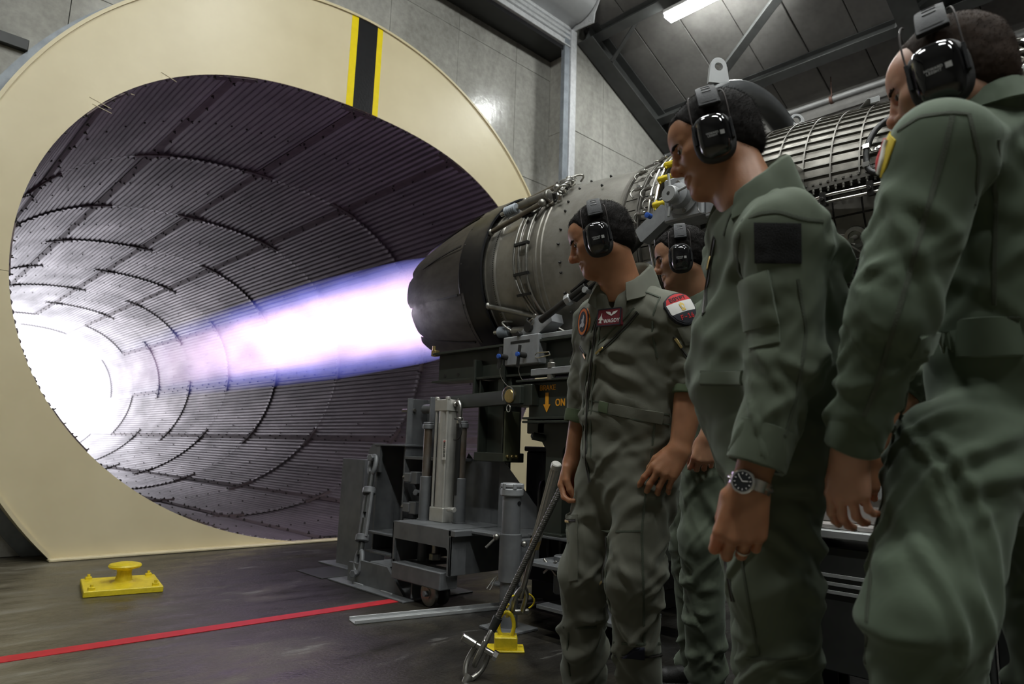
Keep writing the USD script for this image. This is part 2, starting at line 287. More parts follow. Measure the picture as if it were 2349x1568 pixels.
hoodpoly = Polygon([(0.0, 0.05), (0.12, 0.10)]+[(0.10+0.46*math.cos(a), 0.50+0.42*math.sin(a)) for a in np.linspace(-1.35, 1.57, 30)]+[(0.0, 0.92)])
part(sh, 'hood', extr(hoodpoly, GX+3-0.02, (GX-0.02, WY, 6.75), (0, -1, 0), (0, 0, 1)), 'galv_soft', smooth=40)
endp = Polygon([(0.0, 0.02), (0.42, -0.02), (0.44, 0.12), (0.58, 0.40), (0.58, 0.7), (0.3, 0.98), (0, 0.98)])
pp = part(sh, 'end_plate', extr(endp, 0.02, (GX+0.02, WY, 6.77), (0, -1, 0), (0, 0, 1)), 'galv')
for s in (0.06, 0.22, 0.36): part(pp, 'bolt', hexnut((GX-0.0, WY-s, 6.80), (-1, 0, 0), 0.012, 0.02), 'galv')
# ---- collar round the tunnel mouth
RO = 3.181
rd = np.linspace(0, 2*PI, 181)[:-1]
outer = Point(TX, TZ).buffer(RO, 90).intersection(sbox(-5, 0.012, 12, 12))
inner = Polygon([(TX+trad(t)*math.sin(t), TZ+trad(t)*math.cos(t)) for t in rd])
col = thing('tunnel_collar', 'big cream painted steel ring round the tunnel mouth', 'tunnel collar', (TX, TY0, 0))
seamz = 2.065
face = outer.difference(inner)
for nm, clip in (('face_plate', sbox(-5, seamz+0.002, 12, 12)), ('face_plate', sbox(-5, 0, 12, seamz-0.002))):
    part(col, nm, extr(face.intersection(clip), 0.012, (0, TY0+0.012, 0), (1, 0, 0), (0, 0, 1)), 'cream', smooth=False)
band = Point(TX, TZ).buffer(RO, 90).difference(Point(TX, TZ).buffer(RO-0.02, 90)).intersection(sbox(-5, 0.0, 12, 12))
part(col, 'side_band', extr(band, RY-TY0, (0, RY, 0), (1, 0, 0), (0, 0, 1)), 'cream', smooth=40)
lip = Point(TX, TZ).buffer(RO+0.004, 90).difference(Point(TX, TZ).buffer(RO-0.022, 90)).intersection(sbox(-5, 0.0, 12, 12))
part(col, 'rim_lip', extr(lip, 0.03, (0, TY0+0.012, 0), (1, 0, 0), (0, 0, 1)), 'cream', smooth=40)
hw = math.sqrt(RO**2-TZ**2)
part(col, 'sill', bx(TX-hw-0.03, TX+hw+0.03, TY0-0.075, TY0+0.02, 0, 0.022, 0.006), 'cream')
for x0, x1, m in ((3.225, 3.305, 'yellow_tape'), (3.305, 3.54, 'black_tape'), (3.54, 3.607, 'yellow_tape')):
    part(col, 'stripe', extr(face.intersection(sbox(x0, 3.0, x1, 8)).buffer(-0.0005), 0.003, (0, TY0, 0), (1, 0, 0), (0, 0, 1)), m, smooth=False, label='black stripe' if m == 'black_tape' else 'yellow stripe')
flr = Point(TX, TZ).buffer(RO+0.10, 90).difference(Point(TX, TZ).buffer(RO-0.01, 90)).intersection(sbox(-5, 0, JX-0.005, 12))
part(col, 'flashing', extr(flr, 0.02, (0, RY, 0), (1, 0, 0), (0, 0, 1)), 'grey_flash', label='grey flashing strip')
part(wr, 'wall_rail', bx(-3, 0.60, RY-0.05, RY+0.02, 3.90, 3.99), 'steel_dark')
for (px_, py_), L_, a_ in (((205, 222), 0.16, -0.25), ((212, 238), 0.14, -0.2), ((370, 165), 0.13, -0.3), ((300, 215), 0.03, 0)):
    q_ = ony(px_, py_, TY0-0.001); part(col, 'weld_scar', obx(q_, q_+np.array([L_, 0, L_*a_]), 0.004, 0.006, 0.001, (0, 1, 0)), 'cream')
# ---- corrugated tunnel of bolted curved sheets
tn = thing('exhaust_tunnel', 'corrugated steel exhaust tunnel glowing white at its far end', 'tunnel', (TX, TY0, 0))
seam_deg = [-120, -90, -60, -33.5, -0.5, 32, 62, 90, 118, 150, 180, 210]
rings = [TY0, 8.52]+[8.52+2.55*k for k in range(1, 10)]
def wallpt(t, y, off): r = trad(t)+off; return np.stack([TX+r*np.sin(t), y+0*t, TZ+r*np.cos(t)], -1)
straps, bolts = [], []
for ri in range(len(rings)-1):
    y0, y1 = rings[ri], rings[ri+1]
    for si in range(len(seam_deg)):
        t0 = math.radians(seam_deg[si]); t1 = math.radians(seam_deg[(si+1) % 12]+(360 if si == 11 else 0))
        arc = (t1-t0)*float(trad((t0+t1)/2)); nr = max(6, round(arc/0.072)); pad = 0.0
        n = nr*6+1; t = np.linspace(t0, t1, n); w = 0.0085*np.cos(np.arange(n)*2*PI/6)
        prox = np.minimum(np.arange(n), n-1-np.arange(n))/6.0; w = w*np.clip(prox*1.0, 0.0, 1)
        off = 0.010*((ri+si) % 2)
        fl_ = 0.004 if ri == 0 else 0.011; ya_ = y0+(0.006 if ri else 0.004)
        rows = [wallpt(t, ya_, w+off-fl_), wallpt(t, y0+0.04, w+off-fl_), wallpt(t, y0+0.12, w+off), wallpt(t, y1+0.03, w+off)]
        V = np.vstack(rows); F = []
        for q_ in range(3):
            for j in range(n-1): F += [(q_*n+j, q_*n+j+1, q_*n+n+j+1), (q_*n+j, q_*n+n+j+1, q_*n+n+j)]
        # rolled edge at both ends so that the sheet has thickness
        e0 = wallpt(t, ya_, w+off+(0.012 if ri == 0 else -0.004)); V = np.vstack([V, e0])
        for j in range(n-1): F += [(4*n+j, 4*n+j+1, j+1), (4*n+j, j+1, j)]
        part(tn, 'liner_sheet', tm(V, F), 'liner', smooth=True)
        if ri < 7:
            hs = 0.05/float(trad(t0)); ts = np.linspace(t0-hs, t0+hs, 3)
            a_, b_ = wallpt(ts, y0+0.01, -0.004), wallpt(ts, y1, -0.004); a2, b2 = wallpt(ts, y0+0.01, 0.006), wallpt(ts, y1, 0.006)
            V = np.vstack([a_, b_, a2, b2]); F = [(0, 1, 4), (0, 4, 3), (1, 2, 5), (1, 5, 4), (0, 3, 9), (0, 9, 6), (2, 8, 11), (2, 11, 5), (6, 7, 1), (6, 1, 0), (7, 8, 2), (7, 2, 1)]
            part(tn, 'seam_strap', tm(V, F), 'lap', smooth=False)
            hs = 0.19/float(trad(t0)); ts = np.linspace(t0-hs, t0+hs, 7); k = 7
            ya = y0+(0.015 if ri == 0 else -0.035); a_, b_ = wallpt(ts, ya, -0.020 if ri else -0.013), wallpt(ts, ya+0.08, -0.020 if ri else -0.013); a2 = wallpt(ts, ya, 0.006)
            V = np.vstack([a_, b_, a2]); F = []
            for j in range(k-1): F += [(j, j+1, k+j+1), (j, k+j+1, k+j), (2*k+j, 2*k+j+1, j+1), (2*k+j, j+1, j)]
            part(tn, 'joint_plate', tm(V, F), 'lap', smooth=False)
            ny = [0.09, 0.17, 0.52, 0.86, 1.2, 1.28, 1.62, 1.96, 2.3, 2.40]
            pos = [(t0+(0.014 if q % 2 else -0.014), y0+yy) for q, yy in enumerate(ny)]+[(tt, y0+0.005+0.03) for tt in ts[::2]]
            big = 0.8
            for tt, yy in pos:
                p = wallpt(np.array(tt), yy, -0.019 if (ri and yy < y0+0.06) else -0.004); inw = -_unit([math.sin(tt), 0, math.cos(tt)])
                part(tn, 'bolt', lathe([(0.017*big, 0), (0.017*big, 0.014*big), (0.008*big, 0.016*big), (0.007*big, 0.034*big), (0, 0.035*big)], p, inw, 6), 'bolt_dark', smooth=False) if ri < 2 else bolts.append(lathe([(0.018*big, 0), (0.015*big, 0.018*big), (0, 0.034*big)], p, inw, 5))
    # small bolts of the mid joint
    if ri < 6:
        for tt in np.radians(np.arange(-178, 180, 4.2)):
            bolts.append(lathe([(0.012, 0), (0.010, 0.012), (0, 0.016)], wallpt(np.array(tt), y0+1.27, 0.0), -_unit([math.sin(tt), 0, math.cos(tt)]), 5))
            bolts.append(lathe([(0.012, 0), (0.010, 0.012), (0, 0.016)], wallpt(np.array(tt), y0+0.03, -0.012 if ri else 0.0), -_unit([math.sin(tt), 0, math.cos(tt)]), 5))
part(tn, 'rivets', cat(bolts), 'bolt_dark', smooth=False, kind='stuff')
yend = rings[-1]
outp = Polygon([(TX+(trad(t)+0.06)*math.sin(t), TZ+(trad(t)+0.06)*math.cos(t)) for t in rd])
part(tn, 'outer_shell', extr(outp.difference(Polygon([(TX+(trad(t)+0.045)*math.sin(t), TZ+(trad(t)+0.045)*math.cos(t)) for t in rd])), yend+4-TY0-0.03, (0, yend+4, 0), (1, 0, 0), (0, 0, 1)), 'lap', smooth=40)
# burning gas that fills the far end: brighter and brighter with depth
def gas_mat():
    n = {'g': ('geometry', {}), 's': ('separate_xyz', {}), 'yy': ('map_range', {'from_min': 18.5, 'from_max': 28.0}),
         'yf': ('rgb_ramp', {'ramp': [(0, (0, 0, 0)), (0.3, (0.010,)*3), (0.55, (0.06,)*3), (0.75, (0.25,)*3), (1.0, (1, 1, 1))]}),
         'm': ('math', {'math_type': 'multiply', 'value2': GAS}), 'v': ('principled_volume', {'density': 0.0, 'emission_color': (0.90, 0.90, 1.0)})}
    return mat('burning_gas', n, [('g.position', 's.vector'), ('s.y', 'yy.value'), ('yy.result', 'yf.fac'), ('yf.color', 'm.value1'), ('m.value', 'v.emission_strength')], volume='v.volume')
M['gas'] = gas_mat()
gasp = Polygon([(TX+(trad(t)-0.06)*math.sin(t), TZ+(trad(t)-0.06)*math.cos(t)) for t in rd])
part(tn, 'burning_gas', extr(gasp, yend-13.2, (0, yend-0.2, 0), (1, 0, 0), (0, 0, 1)), 'gas', smooth=40, label='white burning gas')
part(tn, 'flame_front', extr(Polygon([(TX+(trad(t)-0.02)*math.sin(t), TZ+(trad(t)-0.02)*math.cos(t)) for t in rd]), 0.1, (0, yend, 0), (1, 0, 0), (0, 0, 1)), 'glow', smooth=True, label='white flame front')
# ---- the jet of burning fuel
EX, EZ = 3.42, 2.075
def plume_mat():
    n = {'g': ('geometry', {}), 's': ('separate_xyz', {}), 'dx': ('math', {'math_type': 'subtract', 'value2': EX}), 'dz': ('math', {'math_type': 'subtract', 'value2': EZ}),
         'x2': ('math', {'math_type': 'multiply'}), 'z2': ('math', {'math_type': 'multiply'}), 'sum': ('math', {'math_type': 'add'}), 'rad': ('math', {'math_type': 'sqrt'}),
         'rr': ('map_range', {'from_min': 0.0, 'from_max': 0.56, 'to_min': 0, 'to_max': 1}), 'yy': ('map_range', {'from_min': 4.2, 'from_max': 15.0}),
         'rf': ('rgb_ramp', {'ramp': [(0, (1, 1, 1)), (0.55, (0.8, 0.8, 0.8)), (0.72, (0.45, 0.45, 0.45)), (0.86, (0.24, 0.24, 0.24)), (1.0, (0, 0, 0))]}),
         'yf': ('rgb_ramp', {'ramp': [(0, (1, 1, 1)), (0.06, (0.82,)*3), (0.16, (0.70,)*3), (0.30, (0.56,)*3), (0.46, (0.24,)*3), (0.65, (0.06,)*3), (1.0, (0, 0, 0))]}),
         'cf': ('rgb_ramp', {'ramp': [(0, (1.0, 0.74, 0.93)), (0.55, (1.0, 0.68, 0.93)), (0.74, (0.36, 0.36, 1.0)), (1.0, (0.10, 0.14, 1.0))]}),
         'mp': ('mapping', {'scale': (1.0, 0.55, 1.0)}), 'n': ('noise_texture', {'scale': 3.2, 'detail': 3}), 'nm': ('map_range', {'from_min': 0.3, 'from_max': 0.7, 'to_min': 0.5, 'to_max': 1.45}),
         'm1': ('math', {'math_type': 'multiply'}), 'm2': ('math', {'math_type': 'multiply'}), 'm3': ('math', {'math_type': 'multiply', 'value2': PLUME}),
         'v': ('principled_volume', {'density': 0.0, 'color': (1, 1, 1)})}
    L = [('g.position', 's.vector'), ('s.x', 'dx.value1'), ('s.z', 'dz.value1'), ('dx.value', 'x2.value1'), ('dx.value', 'x2.value2'), ('dz.value', 'z2.value1'), ('dz.value', 'z2.value2'),
         ('x2.value', 'sum.value1'), ('z2.value', 'sum.value2'), ('sum.value', 'rad.value1'), ('rad.value', 'rr.value'), ('s.y', 'yy.value'), ('rr.result', 'rf.fac'), ('yy.result', 'yf.fac'),
         ('rr.result', 'cf.fac'), ('g.position', 'mp.vector'), ('mp.vector', 'n.vector'), ('n.fac', 'nm.value'), ('rf.color', 'm1.value1'), ('yf.color', 'm1.value2'), ('m1.value', 'm2.value1'), ('nm.result', 'm2.value2'),
         ('m2.value', 'm3.value1'), ('m3.value', 'v.emission_strength'), ('cf.color', 'v.emission_color')]
    return mat('afterburner_flame', n, L, volume='v.volume')
M['plume'] = plume_mat()
single('exhaust_flame', lathe([(0, 0), (0.395, 0), (0.46, 0.6), (0.52, 2.0), (0.55, 5), (0.55, 9), (0, 10.6)], (EX, 4.22, EZ), (0, 1, 0), 48), 'plume', 'white and blue afterburner flame shooting from the engine nozzle', 'flame', smooth=True)
# ---- red line on the floor
rl = [onz(*p) for p in ((0, 1508), (898, 1372))]
single('floor_line', bx(-4.0, 2.45, 3.465, 3.555, 0.0005, 0.003, 0), 'red_tape', 'red line taped straight across the dark concrete floor', 'floor marking', smooth=False)
# ================================================================ the jet engine
M['eng_grey'] = pm('engine_case_grey', (0.33, 0.315, 0.28), 0.40, 0.55, col2=(0.20, 0.187, 0.16), vscale=5, rvar=0.08, bump=0.001, bscale=30)
M['eng_waf'] = pm('engine_skin_titanium', (0.27, 0.255, 0.225), 0.45, 0.6, col2=(0.15, 0.14, 0.12), vscale=9, rvar=0.06)
M['eng_rib'] = pm('engine_rib', (0.20, 0.19, 0.17), 0.45, 0.6, 0.3, 12)
M['eng_dark'] = pm('engine_dark_metal', (0.045, 0.043, 0.04), 0.5, 0.5, 0.4, 14)
M['nozzle'] = pm('nozzle_petal_metal', (0.115, 0.103, 0.085), 0.44, 0.5, col2=(0.05, 0.044, 0.036), vscale=7, rvar=0.1, bump=0.001, bscale=40, stretch=(1, 0.4, 1))
M['band'] = pm('nozzle_band_black', (0.022, 0.022, 0.025), 0.33, 0.5, 0.3, 9, rvar=0.06)
M['steel'] = pm('bright_steel', (0.62, 0.61, 0.58), 0.26, 1.0, 0.2, 20)
M['steel_mid'] = pm('worn_steel', (0.34, 0.33, 0.30), 0.36, 0.9, 0.3, 15)
M['rod'] = pm('rod_bronze_grey', (0.24, 0.215, 0.18), 0.4, 0.8, 0.3, 15)
M['rubber'] = pm('black_rubber', (0.012, 0.012, 0.012), 0.45, 0, 0.2, 20)
M['brass'] = pm('brass', (0.62, 0.47, 0.20), 0.34, 0.9, 0.25, 30)
M['blue'] = pm('blue_cap', (0.03, 0.10, 0.42), 0.4)
M['st_grey'] = pm('stand_grey_paint', (0.150, 0.155, 0.160), 0.48, 0.1, col2=(0.105, 0.11, 0.115), vscale=9, rvar=0.06)
M['mount_grey'] = pm('mount_grey_paint', (0.34, 0.35, 0.36), 0.48, 0.25, 0.2, 12, rvar=0.06)
M['dk_green'] = pm('trolley_dark_green', (0.030, 0.036, 0.028), 0.45, 0.0, 0.25, 10, rvar=0.05)
M['green_mid'] = pm('trolley_olive', (0.075, 0.08, 0.045), 0.5, 0.0, 0.25, 10)
M['alu'] = pm('cylinder_aluminium', (0.52, 0.51, 0.47), 0.36, 0.35, 0.15, 15)
M['rusty_pipe'] = pm('rusty_guide_pipe', (0.19, 0.185, 0.175), 0.45, 0.5, col2=(0.10, 0.055, 0.02), vscale=7, stretch=(1, 1, 0.5))
M['orange'] = pm('stencil_orange', (0.75, 0.33, 0.02), 0.5)
M['white_lab'] = pm('white_label', (0.66, 0.65, 0.60), 0.5, 0, 0.1, 40)
M['red_ink'] = pm('red_ink', (0.5, 0.03, 0.03), 0.5); M['black_ink'] = pm('black_ink', (0.02, 0.02, 0.02), 0.5); M['white_ink'] = pm('white_ink', (0.8, 0.8, 0.78), 0.5)
M['lime'] = pm('lime_paint', (0.34, 0.46, 0.03), 0.5)
M['conc_post'] = pm('pale_post', (0.42, 0.39, 0.37), 0.75, 0, 0.3, 10)
def E(r, deg, y): a = math.radians(deg); return np.array([EX-r*math.cos(a), y, EZ+r*math.sin(a)])
def Edir(deg): a = math.radians(deg); return np.array([-math.cos(a), 0, math.sin(a)])
def etube(pts, r, seg=8, smooth=4): return tube([E(*p) for p in pts], r, seg, smooth=smooth)
def patch(r0, r1, y0, y1, d0, d1, th=0.006, n=5, prof=None, ny=1, chamfer=0.0):
    """A curved sheet on the engine between angles d0, d1 and stations y0, y1, th thick, grown outwards."""
    V = []; ys_ = np.linspace(0, 1, ny+1)
    for lay in (0, 1):
        for i, s in enumerate(ys_):
            r = (r0+(r1-r0)*s if prof is None else prof(s))+lay*th
            for k in range(n):
                u = k/(n-1); yy = y0+(y1-y0)*s
                if chamfer and i == ny: yy -= math.copysign(chamfer*max(0, abs(2*u-1)-0.6)/0.4, y1-y0)
                V.append(E(r, d0+(d1-d0)*u, yy))
    N = (ny+1)*n; F = []
    def q(a, b, c, d): F.extend([(a, b, c), (a, c, d)])
    for i in range(ny):
        for k in range(n-1):
            a = i*n+k; q(a, a+n, a+n+1, a+1); q(N+a, N+a+1, N+a+n+1, N+a+n)
        q(i*n, N+i*n, N+(i+1)*n, (i+1)*n); q(i*n+n-1, (i+1)*n+n-1, N+(i+1)*n+n-1, N+i*n+n-1)
    for k in range(n-1):
        q(k, k+1, N+k+1, N+k); a = ny*n+k; q(a, N+a, N+a+1, a+1)
    m = tm(V, F); m.fix_normals(); return m
def ering(prof, seg=112): return lathe([(r, y) for y, r in prof], (EX, 0, EZ), (0, 1, 0), seg)
en = thing('jet_engine', 'long grey jet engine on the test stand with dark petal nozzle', 'jet engine', (EX, 1.9, EZ-0.6))
nprof = lambda s: 0.602-0.105*s-0.068*s**2.2
for k in range(11):
    d = 18.6-32.73*k; up_ = 0.013*(k % 2); ln = [0, -0.045, 0.015, -0.02, 0.025][k % 5]
    part(en, 'nozzle_flap', patch(0, 0, 3.45, 4.345+ln, d-33.5, d+0.4, 0.007, 13, lambda s: nprof(s)+up_, 8, 0.035), 'nozzle', smooth=25)
    part(en, 'flap_edge_strip', patch(0, 0, 3.52, 4.27+ln, d-0.6, d+0.6, 0.006, 3, lambda s: nprof(s)+0.012, 8), 'eng_dark', smooth=25)
part(en, 'inner_nozzle', ering([(3.4, 0.56), (4.29, 0.405), (4.29, 0.395), (3.4, 0.40)]), 'eng_dark')
part(en, 'flame_holder', ering([(3.3, 0.0), (3.3, 0.42), (3.27, 0.42), (3.27, 0.0)]), 'eng_dark')
part(en, 'nozzle_band', ering([(3.50, 0.588), (3.502, 0.612), (3.485, 0.618), (3.285, 0.626), (3.265, 0.624), (3.263, 0.612), (3.30, 0.602), (3.42, 0.595)]), 'band', smooth=20)
for dg in range(-60, 70, 13): part(en, 'band_bolt', hexnut(E(0.615, dg, 3.475), Edir(dg), 0.006, 0.006), 'bolt_dark')
part(en, 'rear_case', ering([(3.42, 0.555), (3.30, 0.556), (3.30, 0.568), (3.285, 0.568), (3.285, 0.556), (3.225, 0.558), (3.22, 0.566), (3.195, 0.566), (3.19, 0.556), (3.00, 0.566), (2.97, 0.570), (2.965, 0.578), (2.955, 0.578), (2.95, 0.572), (2.90, 0.573), (2.895, 0.581), (2.885, 0.581), (2.88, 0.574), (2.83, 0.576), (2.82, 0.590), (2.80, 0.590), (2.795, 0.584), (2.77, 0.586), (2.765, 0.594), (2.755, 0.594), (2.75, 0.587),
    (2.40, 0.565), (2.25, 0.553), (2.22, 0.552), (2.215, 0.567), (2.195, 0.568), (2.19, 0.55)]), 'eng_grey', smooth=22, label='smooth worn grey case')
part(en, 'bolt_ring', cat([lathe([(0.0055, 0), (0.0055, 0.006), (0, 0.009)], E(0.560, d, 3.296), Edir(d), 6) for d in np.arange(-70, 110, 1.9)]), 'steel', kind='stuff')
part(en, 'rivet_ring', cat([lathe([(0.004, 0), (0.004, 0.003), (0, 0.005)], E(0.566, d, 3.208), Edir(d), 5) for d in np.arange(-70, 110, 1.4)]), 'eng_dark', kind='stuff')
for y, ds in ((2.62, (-38, -26, -14, -8, 3, 12, 25, 33, 47, 60)), (2.40, (52, 40))):
    for d in ds: part(en, 'case_bolt', lathe([(0.008, 0), (0.008, 0.008), (0.004, 0.014), (0, 0.014)], E(0.578, d, y+0.01*math.sin(d)), Edir(d), 8), 'eng_dark')
# fuel pipes running round the rear case
for k, y in enumerate((2.862, 2.915, 2.94)):
    part(en, 'fuel_pipe', etube([(0.60, 62, y-0.10), (0.606, 45, y-0.055), (0.606, 34, y-0.02+0.01*k), (0.606, 18, y+0.012*k), (0.606, 0, y+0.016*k), (0.606, -12, y+0.012*k), (0.604, -26, y-0.02), (0.60, -38, y-0.07)], 0.0085 if k != 1 else 0.007, 8, 6), 'steel_mid', label='pale bent steel fuel pipe' if k == 0 else None)
for d in (28, 8, -10, -22): part(en, 'pipe_clamp', patch(0.598, 0.598, 2.848, 2.968, d-0.8, d+0.8, 0.02, 3), 'rubber')
# actuators and rods behind the band at the top
def erod(name, a, b, r, m, ends=True):
    p = part(en, name, cyl(E(*a), E(*b), r, 14, b=0.003), m)
    if ends:
        for q in (a, b): part(p, 'rod_end', trimesh.creation.icosphere(2, r*1.5).apply_translation(E(*q)), 'steel_mid', smooth=True)
erod('actuator_rod', (0.595, 24.6, 3.27), (0.645, 31, 2.79), 0.0165, 'rod')
erod('actuator_rod', (0.60, 48, 3.25), (0.64, 45, 2.76), 0.0155, 'rod')
erod('actuator_rod', (0.60, 66, 3.25), (0.64, 60, 2.78), 0.0155, 'rod')
erod('actuator_rod', (0.595, -25, 3.27), (0.60, -36.5, 2.88), 0.0175, 'steel_mid'); erod('actuator_rod', (0.595, -62, 3.27), (0.60, -58, 2.88), 0.0175, 'steel_mid')
for (a, b) in (((0.645, 34.5, 3.0), (0.645, 37, 2.79)), ((0.63, -42.5, 3.1), (0.63, -44, 2.90))):
    cylp = part(en, 'actuator', cat(cyl(E(*a), E(*b), 0.030, 18, b=0.005), cyl(E(*b), E(b[0], b[1], b[2]-0.03), 0.036, 18, b=0.005)), 'steel_mid')
    d = E(*a)-E(*b); e = _unit(d); prof = [(0, 0)]+[(0.030+0.008*(i % 2), 0.008*i) for i in range(12)]+[(0, 0.09)]
    part(cylp, 'bellows', lathe(prof, E(*a)+e*0.03, e, 18), 'grey_flash'); part(cylp, 'piston', cyl(E(*a), E(*a)+e*0.17, 0.013, 12), 'steel')
rr = random.Random(5)
for k in range(15):
    d = rr.uniform(33, 62); y = rr.uniform(2.68, 2.84)
    part(en, 'pipe_fitting', cat(cyl(E(0.60, d, y), E(0.60+rr.uniform(0.03, 0.06), d+rr.uniform(-2, 2), y+rr.uniform(-0.03, 0.03)), rr.uniform(0.008, 0.016), 8, b=0.002), hexnut(E(0.60, d, y), Edir(d), 0.018, 0.014)), ('steel', 'rod', 'eng_dark', 'steel_mid')[k % 4])
for k in range(9):
    d = rr.uniform(35, 60); y = rr.uniform(2.7, 2.82)
    part(en, 'fuel_pipe', etube([(0.60, d, y), (0.64, d+3, y+0.03), (0.645, d+7, y-0.03), (0.61, d+10, y+0.01)], 0.007, 7, 5), ('steel', 'steel_mid')[k % 2])
for k in range(10):
    d = rr.uniform(-60, -38); y = rr.uniform(2.65, 3.2)
    part(en, 'fuel_pipe', etube([(0.58, d, y), (0.63, d+2, y+0.04), (0.64, d-6, y-0.05), (0.60, d-9, y+0.02)], 0.007, 7, 5), ('steel_mid', 'eng_dark')[k % 2])
# the ribbed ring sections
part(en, 'ring_core', ering([(2.20, 0.543), (1.70, 0.52)]), 'eng_dark')
for y0, y1, ra, rb in ((2.180, 2.095, 0.549, 0.547), (2.062, 1.975, 0.545, 0.541)):
    for d in np.arange(-40, 106, 7.6): part(en, 'skin_panel', patch(ra, rb, y0, y1, d+0.35, d+7.25, 0.004, 3), 'eng_waf', smooth=25)
for y, r in ((2.188, 0.566), (2.085, 0.566), (2.070, 0.566), (1.965, 0.566)): part(en, 'ring_rib', ering([(y+0.005, r-0.03), (y+0.005, r), (y-0.005, r), (y-0.005, r-0.03)]), 'eng_rib', smooth=25)
part(en, 'flange_bolts', cat([hexnut(E(0.560, d, 2.205), (0, -1, 0), 0.006, 0.012) for d in np.arange(-60, 108, 2.6)]), 'eng_dark', kind='stuff')
for y, r_, m in ((1.992, 0.008, 'steel'), (1.952, 0.013, 'steel')):
    part(en, 'fuel_pipe', etube([(0.575, 100, y), (0.58, 70, y), (0.58, 48, y), (0.58, 25, y), (0.58, 5, y-0.004), (0.58, -15, y-0.01), (0.575, -40, y-0.02)], r_, 8, 6), m)
for k, (d, y) in enumerate(((41, 2.12), (26, 2.09), (24, 2.02), (9, 2.04), (-4, 2.08), (55, 2.06), (38, 2.0), (16, 1.99))):
    f_ = part(en, 'pipe_fitting', cat(cyl(E(0.572, d, y+0.03), E(0.585, d-1.5, y-0.03), 0.010, 10, b=0.002), hexnut(E(0.575, d, y), Edir(d), 0.012, 0.016)), ('steel_mid', 'steel')[k % 2])
    part(f_, 'bent_pipe', etube([(0.575, d, y+0.03), (0.58, d-1.5, y+0.042), (0.58, d-4, y+0.042), (0.572, d-5.5, y+0.03)], 0.005, 7, 5), 'steel_mid')
for d in (56, 36, 25, 9.5):
    yk = part(en, 'locking_sleeve', cat(cyl(E(0.597, d, 1.95), E(0.597, d-0.6, 1.80), 0.0175, 12, b=0.003), obx(E(0.585, d-2.2, 1.89), E(0.585, d-2.2, 1.81), 0.022, 0.02)), 'yellow', label='yellow locking sleeve')
    part(yk, 'cross_pin', cat(cyl(E(0.597, d+2.6, 1.935), E(0.597, d-2.8, 1.935), 0.006, 8), cyl(E(0.597, d+1.6, 1.82), E(0.597, d-1.8, 1.82), 0.006, 8)), 'yellow')
# main ribbed case
part(en, 'main_case', ering([(1.72, 0.524), (1.3, 0.513), (0.9, 0.484), (0.35, 0.470), (0.30, 0.49), (0.25, 0.49), (0.24, 0.465), (-0.52, 0.45), (-0.55, 0.47), (-0.58, 0.47), (-0.58, 0.43), (-0.2, 0.40)]), 'eng_dark')
rcase = lambda y: float(np.interp(y, [0.35, 0.9, 1.3, 1.72], [0.473, 0.487, 0.516, 0.527]))
yr = [0.977+0.117*k for k in range(-5, 7)]; angs = [1.0+5.6*k for k in range(0, 20)]
for i in range(len(yr)-1):
    for j in range(len(angs)-1):
        if angs[j] > 88: continue
        part(en, 'skin_panel', patch(rcase(yr[i]), rcase(yr[i+1]), yr[i]+0.003, yr[i+1]-0.003, angs[j]+0.3, angs[j+1]-0.3, 0.003, 3), 'eng_waf', smooth=25)
        part(en, 'axial_rib', patch(rcase(yr[i]), rcase(yr[i+1]), yr[i], yr[i+1], angs[j]-0.28, angs[j]+0.28, 0.012, 2), 'eng_rib', smooth=False)
for y in yr: part(en, 'ring_rib', patch(rcase(y), rcase(y), y-0.0035, y+0.0035, 1.0, 105, 0.013, 60), 'eng_rib', smooth=20)
for j, d in enumerate(np.arange(-5, -60, -11.0)):
    for i in range(0, len(yr)-1): part(en, 'skin_panel', patch(rcase(yr[i]), rcase(yr[i+1]), yr[i]+0.004, yr[i+1]-0.004, d-10.4, d-0.4, 0.004, 3), 'eng_rib', smooth=25)
fp = part(en, 'split_flange', cat(patch(rcase(1.1)-0.02, rcase(1.1)-0.02, 0.5, 1.68, -0.9, 0.1, 0.055, 2), patch(rcase(1.1)-0.02, rcase(1.1)-0.02, 0.5, 1.68, 0.2, 1.1, 0.05, 2)), 'eng_rib', smooth=False)
for y in np.arange(0.56, 1.66, 0.0315):
    part(en, 'flange_bolt', cat(lathe([(0.0065, 0), (0.0065, 0.010), (0.0045, 0.012), (0.0045, 0.022), (0, 0.022)], E(0.532, -0.9, y), (0, 0, -1), 7), lathe([(0.006, 0), (0.006, 0.008), (0, 0.008)], E(0.532, 1.1, y), (0, 0, 1), 6)), 'steel_mid')
for k, d in enumerate((-5.4, -8.6)):
    part(en, 'fuel_pipe', etube([(0.53, d-3, 1.42), (0.535, d-1.5, 1.22), (0.54, d, 1.12), (0.54, d, 1.0), (0.535, d, 0.86), (0.52, d, 0.7)], 0.007, 8, 5), 'steel')
for y in (1.115, 0.925): part(en, 'pipe_clamp', cat(patch(0.525, 0.525, y-0.012, y+0.012, -10, -3.8, 0.03, 3), hexnut(E(0.555, -7, y), Edir(-7), 0.009, 0.01)), 'eng_dark')
part(en, 'sensor_boss', cat(lathe([(0.045, 0), (0.045, 0.012), (0.030, 0.016), (0.026, 0.012), (0.012, 0.012), (0.012, 0.07), (0, 0.07)], E(0.505, -27, 1.02), Edir(-27), 20)), 'steel_mid')
for k in range(14):
    d = rr.uniform(-58, -24); y = rr.uniform(0.75, 1.25)
    part(en, 'fuel_pipe', etube([(0.51, d, y), (0.56, d+2, y+0.04), (0.565, d-7, y-0.06), (0.52, d-12, y+0.02)], 0.006, 7, 5), ('steel_mid', 'eng_dark', 'steel', 'green_mid')[k % 4])
